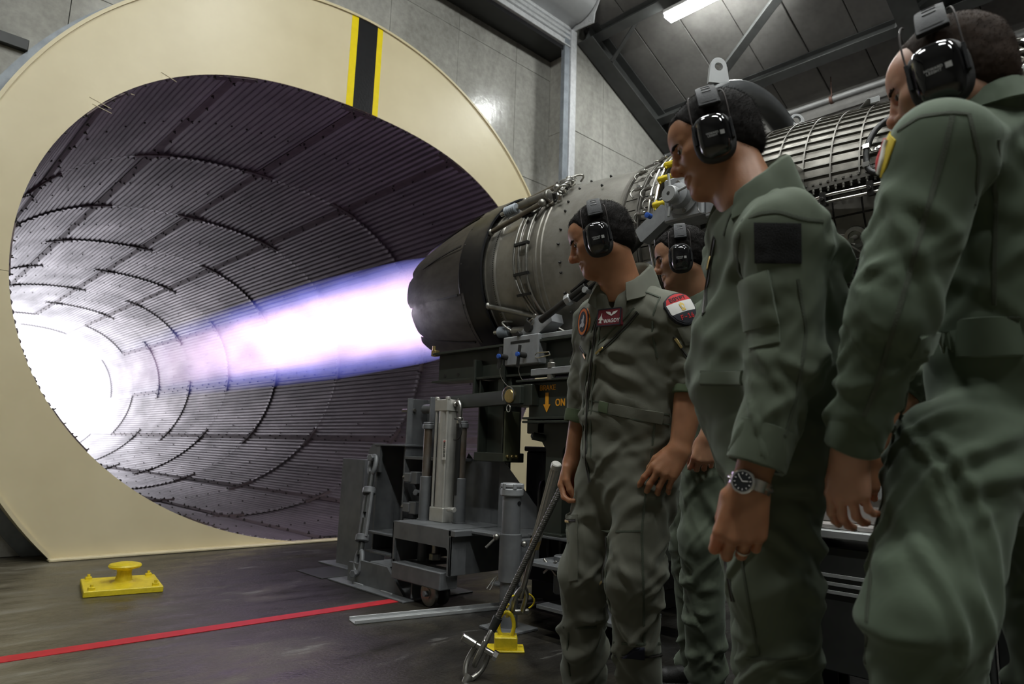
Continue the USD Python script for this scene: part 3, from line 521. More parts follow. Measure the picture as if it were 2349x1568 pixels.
hose = part(en, 'cable_hose', etube([(0.50, 33, 0.80), (0.515, 30, 0.86), (0.525, 24, 0.905), (0.53, 17, 0.93), (0.53, 11, 0.940), (0.53, 5, 0.937), (0.535, 1.5, 0.925), (0.54, -1.5, 0.88), (0.53, -3, 0.80)], 0.0125, 12, 6), 'rubber', label='glossy black hose')
for d in (13.5, 4.5): part(hose, 'hose_clamp', cat(patch(0.512, 0.512, 0.925, 0.950, d-1.1, d+1.1, 0.034, 3), patch(0.505, 0.505, 0.885, 0.93, d-0.9, d+0.6, 0.006, 3), lathe([(0.015, 0), (0.015, 0.006), (0.006, 0.008), (0.006, 0.014), (0, 0.014)], E(0.505, d-0.2, 0.895), Edir(d), 10)), 'steel')
part(en, 'top_bracket', cat(obx(E(0.49, 62, 1.04), E(0.53, 60, 0.98), 0.06, 0.006), obx(E(0.525, 58, 0.99), E(0.525, 58, 0.95), 0.012, 0.03)), 'galv_soft')
for k in range(16):
    d = rr.uniform(28, 70); y = rr.uniform(0.30, 0.52); r0 = rr.uniform(0.48, 0.52)
    part(en, 'gearbox_fitting', cat(cyl(E(r0, d, y), E(r0+0.05, d+rr.uniform(-4, 4), y-rr.uniform(0, 0.06)), rr.uniform(0.012, 0.024), 10, b=0.003), obx(E(r0-0.01, d+3, y), E(r0+0.03, d+3, y-0.04), 0.03, 0.03)), ('brass', 'steel_mid', 'eng_dark', 'steel')[k % 4])
    part(en, 'fuel_pipe', etube([(r0, d, y), (r0+0.06, d+5, y+0.03), (r0+0.06, d+10, y-0.02), (r0, d+14, y)], 0.010, 8, 4), ('eng_dark', 'steel_mid')[k % 2])
part(en, 'inlet_hub', lathe([(0, 0), (0.12, 0.05), (0.16, 0.15), (0.42, 0.2), (0.42, 0.25), (0, 0.25)], (EX, -0.5, EZ), (0, 1, 0), 40), 'eng_rib')
# ================================================================ mounts and lifting arch
am = thing('lifting_arch', 'glossy grey steel arch curving over the engine with lifting eyes', 'engine mount', (EX, 1.635, 1.9))
ar = [np.array([EX-0.785*math.cos(a), 1.635, EZ+0.785*math.sin(a)]) for a in np.linspace(math.radians(24), math.radians(176), 38)]
M['arch'] = pm('arch_gloss_grey', (0.13, 0.135, 0.14), 0.22, 0.3, 0.2, 5, coat=0.4)
part(am, 'arch_tube', tube(ar, 0.066, 20), 'arch', smooth=True)
lug = Polygon([(-0.055, 0), (0.055, 0), (0.045, 0.09)]+[(0.042*math.cos(a), 0.095+0.045*math.sin(a)) for a in np.linspace(0, PI, 14)]+[(-0.045, 0.09)]).difference(Point(0, 0.09).buffer(0.022))
part(am, 'lifting_eye', extr(lug, 0.024, (2.95, 1.645, 2.775), _unit((0.8, -0.6, 0)), (0, 0, 1)), 'galv_soft')
lug2 = Point(0, 0.03).buffer(0.042).union(sbox(-0.03, -0.05, 0.03, 0.02)).difference(Point(0, 0.035).buffer(0.023))
part(am, 'lifting_eye', extr(lug2, 0.02, (3.70, 1.57, 2.80), _unit((0.7, -0.7, 0)), (0, 0, 1)), 'galv_soft')
mb = part(am, 'mount_block', cat(bx(2.72, 2.86, 1.60, 1.815, 2.018, 2.24, 0.008), bx(2.735, 2.88, 1.42, 1.60, 2.00, 2.20, 0.008)), 'mount_grey', label='grey mount block')
c0 = np.array([2.72, 1.705, 2.125])
part(mb, 'bearing_disc', lathe([(0.085, 0), (0.085, 0.012), (0.062, 0.02), (0.055, 0.055), (0.03, 0.065), (0, 0.065)], c0, (-1, 0, 0), 32), 'mount_grey', label='round bearing')
kn = part(mb, 'hand_knob', cat(lathe([(0.02, 0), (0.02, 0.03), (0.038, 0.03), (0.042, 0.034), (0.042, 0.064), (0.038, 0.07), (0.010, 0.07), (0.010, 0.06), (0, 0.06)], c0+np.array([-0.05, 0.0, -0.015]), (-1, 0.08, 0.0), 28)), 'galv_soft', label='round spoked knob')
h0 = c0+np.array([-0.10, 0.004, -0.015])
part(mb, 'knob_spoke', cat(cyl(h0, h0+np.array([0, 0.012, 0.105]), 0.0065, 10), cyl(h0, h0+np.array([0, 0.012, -0.105]), 0.0065, 10), cyl(h0, h0+np.array([0.0, -0.10, 0.02]), 0.0065, 10), cyl(h0, h0+np.array([0, 0.06, -0.01]), 0.0065, 10)), 'galv_soft')
for a in range(6): part(mb, 'block_bolt', hexnut(c0+np.array([0, 0.075*math.cos(a*1.05+0.3), 0.075*math.sin(a*1.05+0.3)])+[-0.012, 0, 0], (-1, 0, 0), 0.011, 0.012), 'steel_mid')
part(mb, 'safety_wire', tube([c0+np.array([-0.02, -0.06, 0.09]), c0+np.array([-0.05, -0.12, 0.02]), c0+np.array([-0.03, -0.10, -0.10]), c0+np.array([-0.05, -0.17, -0.13]), c0+np.array([-0.03, -0.26, -0.06])], 0.0025, 6, smooth=6), 'steel')
part(mb, 'locking_pin', cat(cyl((2.67, 1.475, 2.155), (2.655, 1.43, 2.07), 0.011, 10), tube([(2.65, 1.42+0.016*math.cos(a), 2.045+0.02*math.sin(a)) for a in np.linspace(0, 2*PI, 14)[:-1]], 0.003, 6, closed=True)), 'rubber')
spl = [(1.873, 2.064), (2.115, 1.992), (2.036, 1.862), (1.50, 1.862), (1.50, 2.09), (1.629, 2.067)]
part(am, 'side_plate', extr(Polygon([tuple(p) for p in spl]), 0.02, (2.90, 0, 0), (0, 1, 0), (0, 0, 1)), 'mount_grey', label='grey side plate')
part(am, 'valve_block', cat(bx(2.74, 2.9, 1.20, 1.33, 2.02, 2.18, 0.008), *[cyl((2.74, 1.22+0.04*i, 2.06+0.05*j), (2.715, 1.22+0.04*i, 2.06+0.05*j), 0.011, 10) for i in range(3) for j in range(3)]), 'steel_mid')
ss = [onx(x, y, 2.76) for x, y in ((1240, 735), (1300, 690), (1345, 655), (1375, 640), (1435, 580), (1478, 540), (1530, 490))]
part(am, 'strut', cat(cyl(ss[0], ss[2], 0.020, 14, b=0.003), cyl(ss[3]+np.array([0, 0, 0.0]), ss[5], 0.026, 14, b=0.003)), 'eng_dark', label='dark steel strut')
dd_ = _unit(ss[3]-ss[1]); sd = _unit(np.cross(dd_, (1, 0, 0)))
for q in (-1, 1): part(am, 'clevis', obx(ss[1]+dd_*0.05+sd*0.027*q, ss[4]+sd*0.027*q, 0.035, 0.014), 'eng_dark')
part(am, 'strut_nut', hexnut(ss[1], dd_, 0.032, 0.035), 'galv_soft'); part(am, 'clevis_pin', cat(cyl(ss[2]-sd*0.03+np.array([-0.03, 0, 0]), ss[2]-sd*0.03+np.array([0.03, 0, 0]), 0.017, 14)), 'galv_soft')
part(am, 'strut_arm', extr(Polygon([tuple(onx(x, y, 2.76)[1:]) for x, y in ((1470, 532), (1525, 478), (1535, 500), (1480, 552))]).buffer(0.012), 0.06, (2.73, 0, 0), (0, 1, 0), (0, 0, 1)), 'mount_grey')
part(am, 'pin_cap', cat(lathe([(0.014, 0), (0.014, 0.03), (0, 0.034)], (2.68, 1.865, 2.055), (-1, 0, 0), 14)), 'blue', label='blue cap')
# rear trunnion on the rail
rt = thing('rear_mount', 'light grey clamp box and sloping arm on the rail under the nozzle', 'engine mount', (2.8, 2.85, 1.54))
part(rt, 'clamp_box', bx(2.775, 2.93, 2.70, 3.00, 1.40, 1.575, 0.006), 'mount_grey')
part(rt, 'slot', bx(2.772, 2.78, 2.77, 2.93, 1.530, 1.545, 0.001), 'black_tape')
armp = [onx(x, y, 2.80)[1:] for x, y in ((1183, 772), (1232, 724), (1262, 716), (1266, 736), (1228, 770), (1226, 784), (1190, 784))]
part(rt, 'sloping_arm', extr(Polygon([tuple(p) for p in armp]), 0.10, (2.80, 0, 0), (0, 1, 0), (0, 0, 1)), 'mount_grey')
part(rt, 'base_plate', bx(2.80, 3.05, 2.45, 2.78, 1.545, 1.575), 'mount_grey')
part(rt, 'arm_loop', tube([onx(*p, 2.79) for p in ((1213, 745), (1217, 733), (1224, 732), (1220, 745))], 0.004, 6, closed=True, smooth=4), 'steel')
for y, z in ((2.965, 1.452), (2.805, 1.452)):
    hd = part(rt, 't_handle', cat(cyl((2.775, y, z), (2.72, y, z), 0.017, 14), cyl((2.725, y-0.005, z+0.055), (2.725, y+0.01, z-0.075), 0.010, 10)), 'eng_dark')
    part(hd, 'blue_cap', lathe([(0.014, 0), (0.014, 0.012), (0, 0.016)], (2.718, y, z), (-1, 0, 0), 12), 'blue')
    part(hd, 'lanyard', tube([(2.72, y-0.01, z-0.07), (2.74, y-0.02, z-0.15), (2.80, y-0.09, z-0.20), (2.83, y-0.14, z-0.13)], 0.0022, 6, smooth=6), 'steel_mid')
part(rt, 'hitch_pin', tube([(2.765, 2.715, 1.445), (2.755, 2.69, 1.455), (2.75, 2.59, 1.452), (2.75, 2.58, 1.435), (2.755, 2.68, 1.425), (2.76, 2.705, 1.43)], 0.0035, 6, closed=True), 'steel')
part(rt, 'trunnion_hub', cat(cyl((2.78, 2.80, 1.62), (3.0, 2.80, 1.62), 0.03, 16), hexnut((2.79, 2.86, 1.585), (-1, 0, 0), 0.017, 0.03)), 'eng_dark')
# ================================================================ trolley that carries the engine
tr = thing('engine_trolley', 'dark green steel engine trolley with long rails and a brake post', 'trolley', (2.85, 2.0, 0))
for X in (2.85, 3.99):
    part(tr, 'rail', ibeam((X, 3.71, 1.437), (X, -0.6, 1.437), 0.13, 0.205, 0.014), 'dk_green')
    part(tr, 'rail_end_plate', bx(X-0.07, X+0.07, 3.70, 3.712, 1.525, 1.54), 'dk_green')
for y in (3.64, 3.50): part(tr, 'rail_hole', lathe([(0.013, 0), (0.013, 0.003), (0, 0.003)], (2.844, y, 1.385), (-1, 0, 0), 14), 'black_tape')
part(tr, 'rail_hole', lathe([(0.012, 0), (0.012, 0.003), (0, 0.003)], (2.844, 2.50, 1.45), (-1, 0, 0), 14), 'black_tape')
part(tr, 'rail_hook', cat(bx(2.79, 2.83, 3.69, 3.74, 1.52, 1.56), cyl((2.8, 3.72, 1.56), (2.8, 3.72, 1.59), 0.012, 8)), 'brass')
for y in (3.0, 2.2, 0.6): part(tr, 'cross_beam', bx(2.8, 4.05, y-0.06, y+0.06, 1.22, 1.33), 'dk_green')
# hanging bracket with stiffeners
part(tr, 'hanger_post', ibeam((2.87, 3.11, 1.33), (2.87, 3.11, 0.86), 0.15, 0.23, 0.012, (0, 1, 0)), 'dk_green')
for y in (3.26, 2.985): part(tr, 'stiffener', bx(2.775, 2.845, y-0.008, y+0.008, 1.21, 1.46, 0.002), 'dk_green')
part(tr, 'hanger_foot', bx(2.79, 2.95, 2.965, 3.25, 0.83, 0.885), 'dk_green')
hp_ = part(tr, 'olive_plate', bx(2.765, 2.885, 2.945, 2.958, 0.835, 1.13, 0.003), 'green_mid', label='olive plate with three brass bolts')
for k in range(3): part(hp_, 'brass_bolt', hexnut((2.79+0.035*k, 2.945, 0.865), (0, -1, 0), 0.011, 0.012), 'brass')
part(tr, 'link_bar', obx((2.83, 3.55, 1.20), (2.72, 2.80, 1.205), 0.04, 0.085, 0.004), 'dk_green')
part(tr, 'link_lug', cat(bx(2.69, 2.82, 2.66, 2.84, 1.15, 1.27), bx(2.66, 2.70, 2.72, 2.84, 1.16, 1.26)), 'dk_green')
pn = part(tr, 'link_pin', lathe([(0.036, 0), (0.040, 0.005), (0.040, 0.012), (0.034, 0.018), (0, 0.02)], (2.665, 2.80, 1.205), (-1, 0, 0), 24), 'brass', label='round brass pin')
part(pn, 'pin_clip', tube([(2.645, 2.80+0.046*math.cos(a), 1.208+0.05*math.sin(a)) for a in np.linspace(-0.6, 3.6, 16)], 0.004, 6), 'steel')
part(pn, 'pin_ring', tube([(2.65, 2.80+0.015*math.cos(a), 1.135+0.02*math.sin(a)) for a in np.linspace(0, 2*PI, 14)[:-1]], 0.0035, 6, closed=True), 'steel')
bb = part(tr, 'brake_box', cat(bx(2.75, 3.05, 2.20, 2.74, 1.085, 1.285, 0.004), bx(2.70, 3.1, 2.15, 2.80, 1.285, 1.297, 0.002)), 'dk_green')
for k in range(2): part(bb, 'flange_edge', bx(2.70, 3.1, 2.15, 2.74, 1.075-0.02*k, 1.088-0.02*k, 0.002), 'dk_green')
def text_on(parent, name, s, h, o, ex, ey, m, depth=0.002, bold=True):
    t = meshkit.text_mesh(s, h, depth, bold); return part(parent, name, place(t, o, ex, ey), m, smooth=False)
text_on(bb, 'lettering', 'BRAKE', 0.028, (2.7495, 2.655, 1.238), (0, -1, 0), (0, 0, 1), 'orange')
text_on(bb, 'lettering', 'ON', 0.036, (2.7495, 2.535, 1.15), (0, -1, 0), (0, 0, 1), 'orange')
arrow = Polygon([(-0.012, 0.11), (0.012, 0.11), (0.012, 0.045), (0.027, 0.045), (0, 0), (-0.027, 0.045), (-0.012, 0.045)])
part(bb, 'arrow', extr(arrow, 0.003, (2.7495, 2.595, 1.114), (0, -1, 0), (0, 0, 1)), 'orange', smooth=False)
bb2 = part(tr, 'stop_bar', obx((2.715, 2.68, 1.335), (2.715, 1.5, 1.345), 0.035, 0.038, 0.003), 'mount_grey', label='grey flat bar')
part(bb2, 'stop_bolt', cat(hexnut((2.715, 2.535, 1.354), (0, 0, 1), 0.024, 0.03), cyl((2.715, 2.535, 1.30), (2.715, 2.535, 1.40), 0.012, 10), hexnut((2.715, 2.535, 1.316), (0, 0, -1), 0.024, 0.03)), 'steel_mid')
cp = Polygon([(-0.13, 0.62), (0.13, 0.62), (0.13, 0.56), (0.062, 0.47), (0.062, 0), (-0.062, 0), (-0.062, 0.47), (-0.13, 0.56)])
part(tr, 'brake_post', cat(extr(cp, 0.12, (2.92, 2.58, 0.44), (0, -1, 0), (0, 0, 1)), bx(2.76, 2.98, 2.48, 2.68, 0.44, 0.47)), 'dk_green')
part(tr, 'post_stub', cat(cyl((2.85, 2.64, 0.965), (2.75, 2.70, 0.985), 0.022, 14), cyl((2.755, 2.70, 0.985), (2.745, 2.703, 0.986), 0.013, 10)), 'dk_green')
part(tr, 'cross_member', bx(2.80, 4.0, 2.66, 2.80, 1.0, 1.09), 'dk_green')
ml = [(0, 0), (0.13, 0.13), (0.16, 0.13), (0.16, 0.095), (0.035, -0.04), (0, -0.04)]
mpl = Polygon([(0, 0), (0.22, -0.40), (0.17, -0.44), (-0.08, 0.02), (-0.06, 0.07)])
for q in ((0.01, -0.03), (0.055, -0.12), (0.10, -0.21)): mpl = mpl.difference(affinity.scale(Point(*q).buffer(0.024), 0.8, 1.25))
part(tr, 'drilled_plate', extr(mpl, 0.012, (3.55, 4.10, 0.80), _unit((0.6, -0.8, 0)), (0, 0, 1)), 'black_tape')
for y0 in (1.6, 0.4): part(tr, 'far_post', ibeam((3.99, y0, 1.33), (3.99, y0, 0.0), 0.12, 0.12), 'dk_green')
for y0 in (1.2, -0.3): part(tr, 'near_post', ibeam((2.95, y0, 1.33), (2.95, y0, 0.0), 0.12, 0.12), 'dk_green')
part(tr, 'lower_frame', cat(bx(2.9, 3.0, 2.6, -0.6, 0.40, 0.5), bx(3.94, 4.04, 2.6, -0.6, 0.40, 0.5), bx(2.9, 4.0, 2.50, 2.62, 0.40, 0.5)), 'dk_green')
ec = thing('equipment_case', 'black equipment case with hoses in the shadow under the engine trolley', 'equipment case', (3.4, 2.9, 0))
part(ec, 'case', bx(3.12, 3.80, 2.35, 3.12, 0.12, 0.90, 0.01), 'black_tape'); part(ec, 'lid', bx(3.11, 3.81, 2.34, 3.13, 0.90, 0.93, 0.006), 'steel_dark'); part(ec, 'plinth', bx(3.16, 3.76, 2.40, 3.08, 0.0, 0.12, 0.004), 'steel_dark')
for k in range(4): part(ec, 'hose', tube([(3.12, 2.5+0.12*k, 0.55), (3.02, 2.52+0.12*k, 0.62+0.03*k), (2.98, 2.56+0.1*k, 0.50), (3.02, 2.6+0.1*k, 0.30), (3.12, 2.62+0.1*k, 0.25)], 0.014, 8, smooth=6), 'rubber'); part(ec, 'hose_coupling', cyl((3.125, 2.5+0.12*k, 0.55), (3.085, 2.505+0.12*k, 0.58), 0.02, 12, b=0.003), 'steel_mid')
# ================================================================ grey restraint stand in front of it
rs = thing('restraint_stand', 'grey steel floor stand with hydraulic cylinder, guide posts and castor', 'machine stand', (2.7, 3.3, 0))
def chan(name, X0, X1, y0, y1, z0, z1, t=0.014, m='st_grey'):
    return part(rs, name, cat(bx(X0, X1, y1-t, y1, z0, z1, 0.003), bx(X0, X1, y0, y0+t, z0, z1, 0.003), bx(X1-t, X1, y0+t, y1-t, z0, z1, 0.002)), m)
up1 = chan('upright', 2.75, 2.93, 3.66, 3.93, 0.84, 1.235)
part(up1, 'cross_pipe', cyl((2.86, 3.87, 1.165), (2.86, 3.5, 1.165), 0.033, 18), 'st_grey'); part(up1, 'stud', cat(cyl((2.80, 4.05, 1.155), (2.80, 3.90, 1.155), 0.012, 10)), 'steel_mid')
part(up1, 'hole', lathe([(0.018, 0), (0.018, 0.002), (0, 0.002)], (2.914, 3.84, 1.0), (-1, 0, 0), 14), 'black_tape')
lw = chan('lower_column', 2.75, 2.98, 3.92, 4.27, 0.16, 0.905)
part(lw, 'top_cap', bx(2.73, 2.99, 3.90, 4.28, 0.905, 0.918, 0.002), 'st_grey')
part(rs, 'back_web', bx(2.95, 2.97, 3.1, 3.93, 0.2, 0.84, 0.002), 'st_grey'); part(rs, 'mid_plate', bx(2.75, 2.97, 3.45, 3.93, 0.82, 0.84, 0.002), 'st_grey')
for z in (0.70, 0.505):
    b_ = part(rs, 'hinge_block', cat(bx(2.725, 2.80, 3.74, 3.82, z-0.04, z+0.04), bx(2.715, 2.78, 3.80, 3.87, z-0.03, z+0.03)), 'st_grey'); part(b_, 'bolt', hexnut((2.735, 3.875, z), (-0.3, 0.8, 0), 0.014, 0.022), 'steel_mid')
part(rs, 'hinge_bolt', hexnut((2.74, 3.74, 0.605), (-0.8, -0.3, 0.1), 0.022, 0.03), 'st_grey')
for z in (0.30, 0.17): part(rs, 'lower_shelf', bx(2.70, 2.95, 3.55, 4.27, z, z+0.014, 0.002), 'st_grey')
part(rs, 'divider', bx(2.70, 2.71, 3.86, 3.875, 0.17, 0.42, 0.002), 'st_grey'); part(rs, 'corner_plate', bx(2.72, 2.9, 3.62, 3.86, 0.30, 0.43, 0.003), 'st_grey')
# base box with the cut-out
fr = Polygon([(3.08, 0.195), (3.08, 0.445), (3.65, 0.445), (3.65, 0.22), (3.625, 0.22), (3.625, 0.345), (3.12, 0.345), (3.105, 0.33), (3.105, 0.195)])
part(rs, 'base_box', cat(extr(fr, 0.012, (2.50, 0, 0), (0, 1, 0), (0, 0, 1)), bx(2.50, 2.95, 3.08, 3.092, 0.195, 0.41, 0.002), bx(2.50, 2.76, 3.04, 3.10, 0.412, 0.445, 0.003), bx(2.50, 2.95, 3.64, 3.652, 0.2, 0.44, 0.002)), 'st_grey')
part(rs, 'top_plate', bx(2.505, 3.0, 3.12, 3.65, 0.432, 0.446, 0.002), 'st_grey')
part(rs, 'gusset', extr(Polygon([(0, 0), (0.34, 0), (0, 0.42)]), 0.012, (2.88, 3.10, 0.445), _unit((0.55, -0.83, 0)), (0, 0, 1)), 'st_grey')
part(rs, 'tread_plate', cat(bx(2.62, 3.05, 2.70, 3.10, 0.425, 0.443, 0.003), bx(2.75, 3.1, 2.2, 2.72, 0.44, 0.455)), 'st_grey')
for zz, y0, y1 in ((0.33, 2.05, 2.55), (0.135, 1.95, 2.45)): part(rs, 'side_shelf', bx(2.55, 2.9, y0, y1, zz, zz+0.02, 0.003), 'st_grey')
cb = part(rs, 'castor_beam', cat(bx(2.47, 2.60, 3.12, 3.60, 0.115, 0.205, 0.006), bx(2.47, 2.62, 3.12, 3.60, 0.195, 0.21, 0.003)), 'st_grey')
for s in (-0.045, 0.04):
    wp = lathe([(0.0, 0), (0.030, 0), (0.030, 0.004), (0.06, 0.004), (0.072, 0.010), (0.074, 0.02), (0.072, 0.03), (0.06, 0.036), (0.03, 0.036), (0, 0.036)], (2.56+s-0.018, 3.27, 0.074), (1, 0, 0), 32)
    w_ = part(rs, 'castor_wheel', wp, 'steel_dark' if s > 0 else 'steel_mid'); part(w_, 'axle_cap', hexnut((2.55+s, 3.27, 0.074), (-1, 0, 0), 0.018, 0.03), 'st_grey')
part(rs, 'castor_fork', cat(bx(2.515, 2.525, 3.22, 3.33, 0.05, 0.12, 0.002), bx(2.60, 2.61, 3.22, 3.33, 0.05, 0.12, 0.002), bx(2.50, 2.62, 3.42, 3.43, 0.02, 0.12, 0.002)), 'st_grey')
CY_ = np.array([2.755, 3.475, 0])
def post(name, x, y, ztop, lime):
    p = part(rs, name, cat(cyl((x, y, 0.72), (x, y, ztop-0.03), 0.027, 20)), 'rusty_pipe')
    part(p, 'sleeve', cat(cyl((x, y, 0.445), (x, y, 0.72), 0.036, 20, b=0.003), cyl((x, y, 0.443), (x, y, 0.455), 0.045, 20)), 'st_grey')
    part(p, 'cap', cat(cyl((x, y, ztop-0.045), (x, y, ztop-0.012), 0.037, 20, b=0.004), cyl((x, y, ztop-0.012), (x, y, ztop), 0.033, 20, b=0.004)), 'st_grey')
    if lime:
        part(p, 'lime_paint_run', patch_cyl(x, y, 0.0275, 196, 208, 0.74, 0.99), 'lime', label='streak of lime paint')
def patch_cyl(x, y, r, d0, d1, z0, z1):
    a = np.radians(np.linspace(d0, d1, 6)); V = np.array([(x+rr_*math.cos(t), y+rr_*math.sin(t), z) for rr_ in (r, r+0.001) for z in (z0, z1) for t in a]); F = []
    for i in range(5): F += [(12+i, 12+i+1, 18+i+1), (12+i, 18+i+1, 18+i)]
    m = tm(V, F); return m
post('guide_post', 2.70, 3.605, 1.065, False); post('guide_post', 2.775, 3.345, 1.075, True)
hc = part(rs, 'hydraulic_cylinder', cat(bx(CY_[0]-0.062, CY_[0]+0.062, CY_[1]-0.07, CY_[1]+0.07, 0.446, 0.535, 0.004)), 'alu', label='pale metal hydraulic cylinder')
zt = 1.215
part(hc, 'barrel', cat(cyl((CY_[0], CY_[1], 0.53), (CY_[0], CY_[1], zt-0.07), 0.060, 28)), 'alu')
part(hc, 'end_cap', bx(CY_[0]-0.062, CY_[0]+0.062, CY_[1]-0.066, CY_[1]+0.066, zt-0.08, zt-0.005, 0.004), 'alu')
for sx in (-1, 1):
    for sy in (-1, 1): part(hc, 'tie_rod', cat(cyl((CY_[0]+0.05*sx, CY_[1]+0.055*sy, 0.45), (CY_[0]+0.05*sx, CY_[1]+0.055*sy, zt), 0.0085, 10), hexnut((CY_[0]+0.05*sx, CY_[1]+0.055*sy, zt-0.005), (0, 0, 1), 0.016, 0.016)), 'alu')
part(hc, 'hose_elbow', cat(tube([(2.755, 3.405, zt-0.03), (2.755, 3.375, zt-0.02), (2.755, 3.355, zt-0.06), (2.755, 3.352, zt-0.12)], 0.015, 12, smooth=5), cyl((2.755, 3.352, zt-0.12), (2.755, 3.352, zt-0.16), 0.022, 14, b=0.003), hexnut((2.755, 3.405, zt-0.03), (0, -1, 0), 0.022, 0.02)), 'steel')
part(hc, 'hose', cat(cyl((2.755, 3.352, zt-0.16), (2.755, 3.352, zt-0.6), 0.022, 14), tube([(2.70, 3.34, zt-0.13), (2.71, 3.29, zt-0.16), (2.71, 3.29, zt-0.24), (2.70, 3.34, zt-0.26)], 0.004, 6, smooth=6)), 'rubber')
part(hc, 'bleed_fitting', cat(cyl((2.70, 3.36, 0.53), (2.68, 3.29, 0.535), 0.014, 12, b=0.003), hexnut((2.68, 3.29, 0.535), (0, -1, 0), 0.017, 0.014)), 'alu')
lb = part(hc, 'maker_label', bx(2.688, 2.6905, 3.395, 3.435, 0.83, 0.955, 0.0005), 'white_lab', label='white printed label')
text_on(lb, 'lettering', 'SHEFFER', 0.016, (2.6875, 3.405, 0.845), (0, 0, 1), (0, 1, 0), 'black_ink', 0.001); text_on(lb, 'lettering', 'S', 0.018, (2.6875, 3.405, 0.935), (0, 0, 1), (0, 1, 0), 'red_ink', 0.001)
part(rs, 'piston_rod', cat(cyl((CY_[0]-0.10, CY_[1]-0.06, 0.44), (CY_[0]-0.10, CY_[1]-0.06, 0.27), 0.02, 14), hexnut((CY_[0]-0.10, CY_[1]-0.06, 0.23), (0, 0, 1), 0.035, 0.04)), 'steel_mid')
part(rs, 'guide_stub', cyl((2.66, 3.55, 0.44), (2.66, 3.55, 0.2), 0.03, 14), 'st_grey')
# jack post
jk = thing('jack_post', 'thick round grey jack post with capped top standing on a floor plate', 'jack', (2.56, 2.60, 0))
JX_, JY_ = 2.54, 2.635
part(jk, 'inner_tube', cat(cyl((JX_, JY_, 0.01), (JX_, JY_, 0.24), 0.048, 28)), 'st_grey')
part(jk, 'outer_tube', cat(cyl((JX_, JY_, 0.235), (JX_, JY_, 0.475), 0.058, 32, b=0.003)), 'st_grey'); part(jk, 'upper_tube', cyl((JX_, JY_, 0.475), (JX_, JY_, 0.70), 0.049, 32), 'st_grey')
part(jk, 'cap', cat(cyl((JX_, JY_, 0.665), (JX_, JY_, 0.705), 0.061, 32, b=0.006), cyl((JX_, JY_, 0.705), (JX_, JY_, 0.732), 0.058, 32, b=0.008), *[obx((JX_+0.05*math.cos(a), JY_+0.05*math.sin(a), 0.715), (JX_+0.063*math.cos(a), JY_+0.063*math.sin(a), 0.715), 0.02, 0.03) for a in np.arange(6)*PI/3]), 'mount_grey')
part(jk, 'foot_plate', bx(JX_-0.10, JX_+0.11, JY_-0.11, JY_+0.11, 0, 0.014, 0.003), 'st_grey')
part(jk, 'hole', lathe([(0.012, 0), (0.012, 0.002), (0, 0.002)], (JX_+0.006, JY_-0.049, 0.63), (-0.15, -1, 0), 14), 'black_tape')
part(jk, 'bracket', cat(bx(2.52, 2.66, 2.62, 2.76, 0.20, 0.215), bx(JX_+0.02, JX_+0.2, JY_-0.02, JY_+0.02, 0.30, 0.44)), 'st_grey')
part(jk, 'lock_pin', cat(cyl((JX_-0.055, JY_+0.05, 0.452), (JX_-0.10, JY_+0.08, 0.40), 0.007, 8), trimesh.creation.icosphere(2, 0.017).apply_translation((JX_-0.055, JY_+0.05, 0.455)), trimesh.creation.icosphere(2, 0.017).apply_translation((JX_+0.04, JY_-0.06, 0.425)),
    tube([(JX_-0.06, JY_+0.05, 0.25), (JX_-0.10, JY_+0.06, 0.20), (JX_-0.085, JY_+0.05, 0.195), (JX_-0.05, JY_+0.04, 0.26)], 0.0035, 6, closed=True)), 'steel_mid')
# turnbuckle between the stand and its floor bracket
tb0, tb1 = np.array([2.72, 4.26, 0.82]), np.array([2.52, 4.06, 0.075])
tb = thing('turnbuckle', 'dark steel turnbuckle bracing the grey stand to its floor bracket', 'turnbuckle', tb1)
dt = _unit(tb0-tb1); LT = np.linalg.norm(tb0-tb1); st_, ut_, _ = frame_of(dt, (1, 0, 0))
def sling(path_parent, c, d, s, w, L, r, m):
    pts = [c+s*w*math.cos(a)*(-1)+d*(L*0.5+L*0.5*math.sin(a)) if math.sin(a) > 0 else c+s*w*math.cos(a)*(-1)+d*(L*0.5+L*0.42*math.sin(a)) for a in np.linspace(0, 2*PI, 22)[:-1]]
    return part(path_parent, 'shackle', tube(pts, r, 10, closed=True), m, smooth=True)
for q in (-1, 1): part(tb, 'body_bar', obx(tb1+dt*LT*0.28+st_*0.034*q, tb1+dt*LT*0.68+st_*0.034*q, 0.022, 0.036, 0.006, st_), 'st_grey')
for f0 in (0.25, 0.66): part(tb, 'body_end', cyl(tb1+dt*LT*f0, tb1+dt*LT*(f0+0.06), 0.046, 16, b=0.006), 'st_grey')
part(tb, 'screw', cyl(tb1+dt*LT*0.14, tb1+dt*LT*0.45, 0.021, 12), 'steel_dark'); part(tb, 'screw', cyl(tb1+dt*LT*0.50, tb1+dt*LT*0.86, 0.021, 12), 'steel_dark')
sling(tb, tb1-dt*0.02, dt, st_, 0.038, LT*0.20, 0.017, 'st_grey'); sling(tb, tb0+dt*0.02, -dt, st_, 0.038, LT*0.18, 0.017, 'st_grey')
part(tb, 'lug_plate', extr(Polygon([(0, -0.10), (0, 0.10), (0.09, 0.10), (0.15, 0.05), (0.15, -0.05), (0.09, -0.10)]), 0.022, tb0+np.array([0.015, -0.05, 0.0]), (0, 1, 0), (0, 0, 1)), 'st_grey')
for c in (tb0, tb1): part(tb, 'pin', cat(cyl(c-np.array([0.05, 0.03, 0]), c+np.array([0.05, 0.03, 0]), 0.018, 14), hexnut(c-np.array([0.04, 0.025, 0]), (-0.9, -0.4, 0), 0.026, 0.02)), 'st_grey')
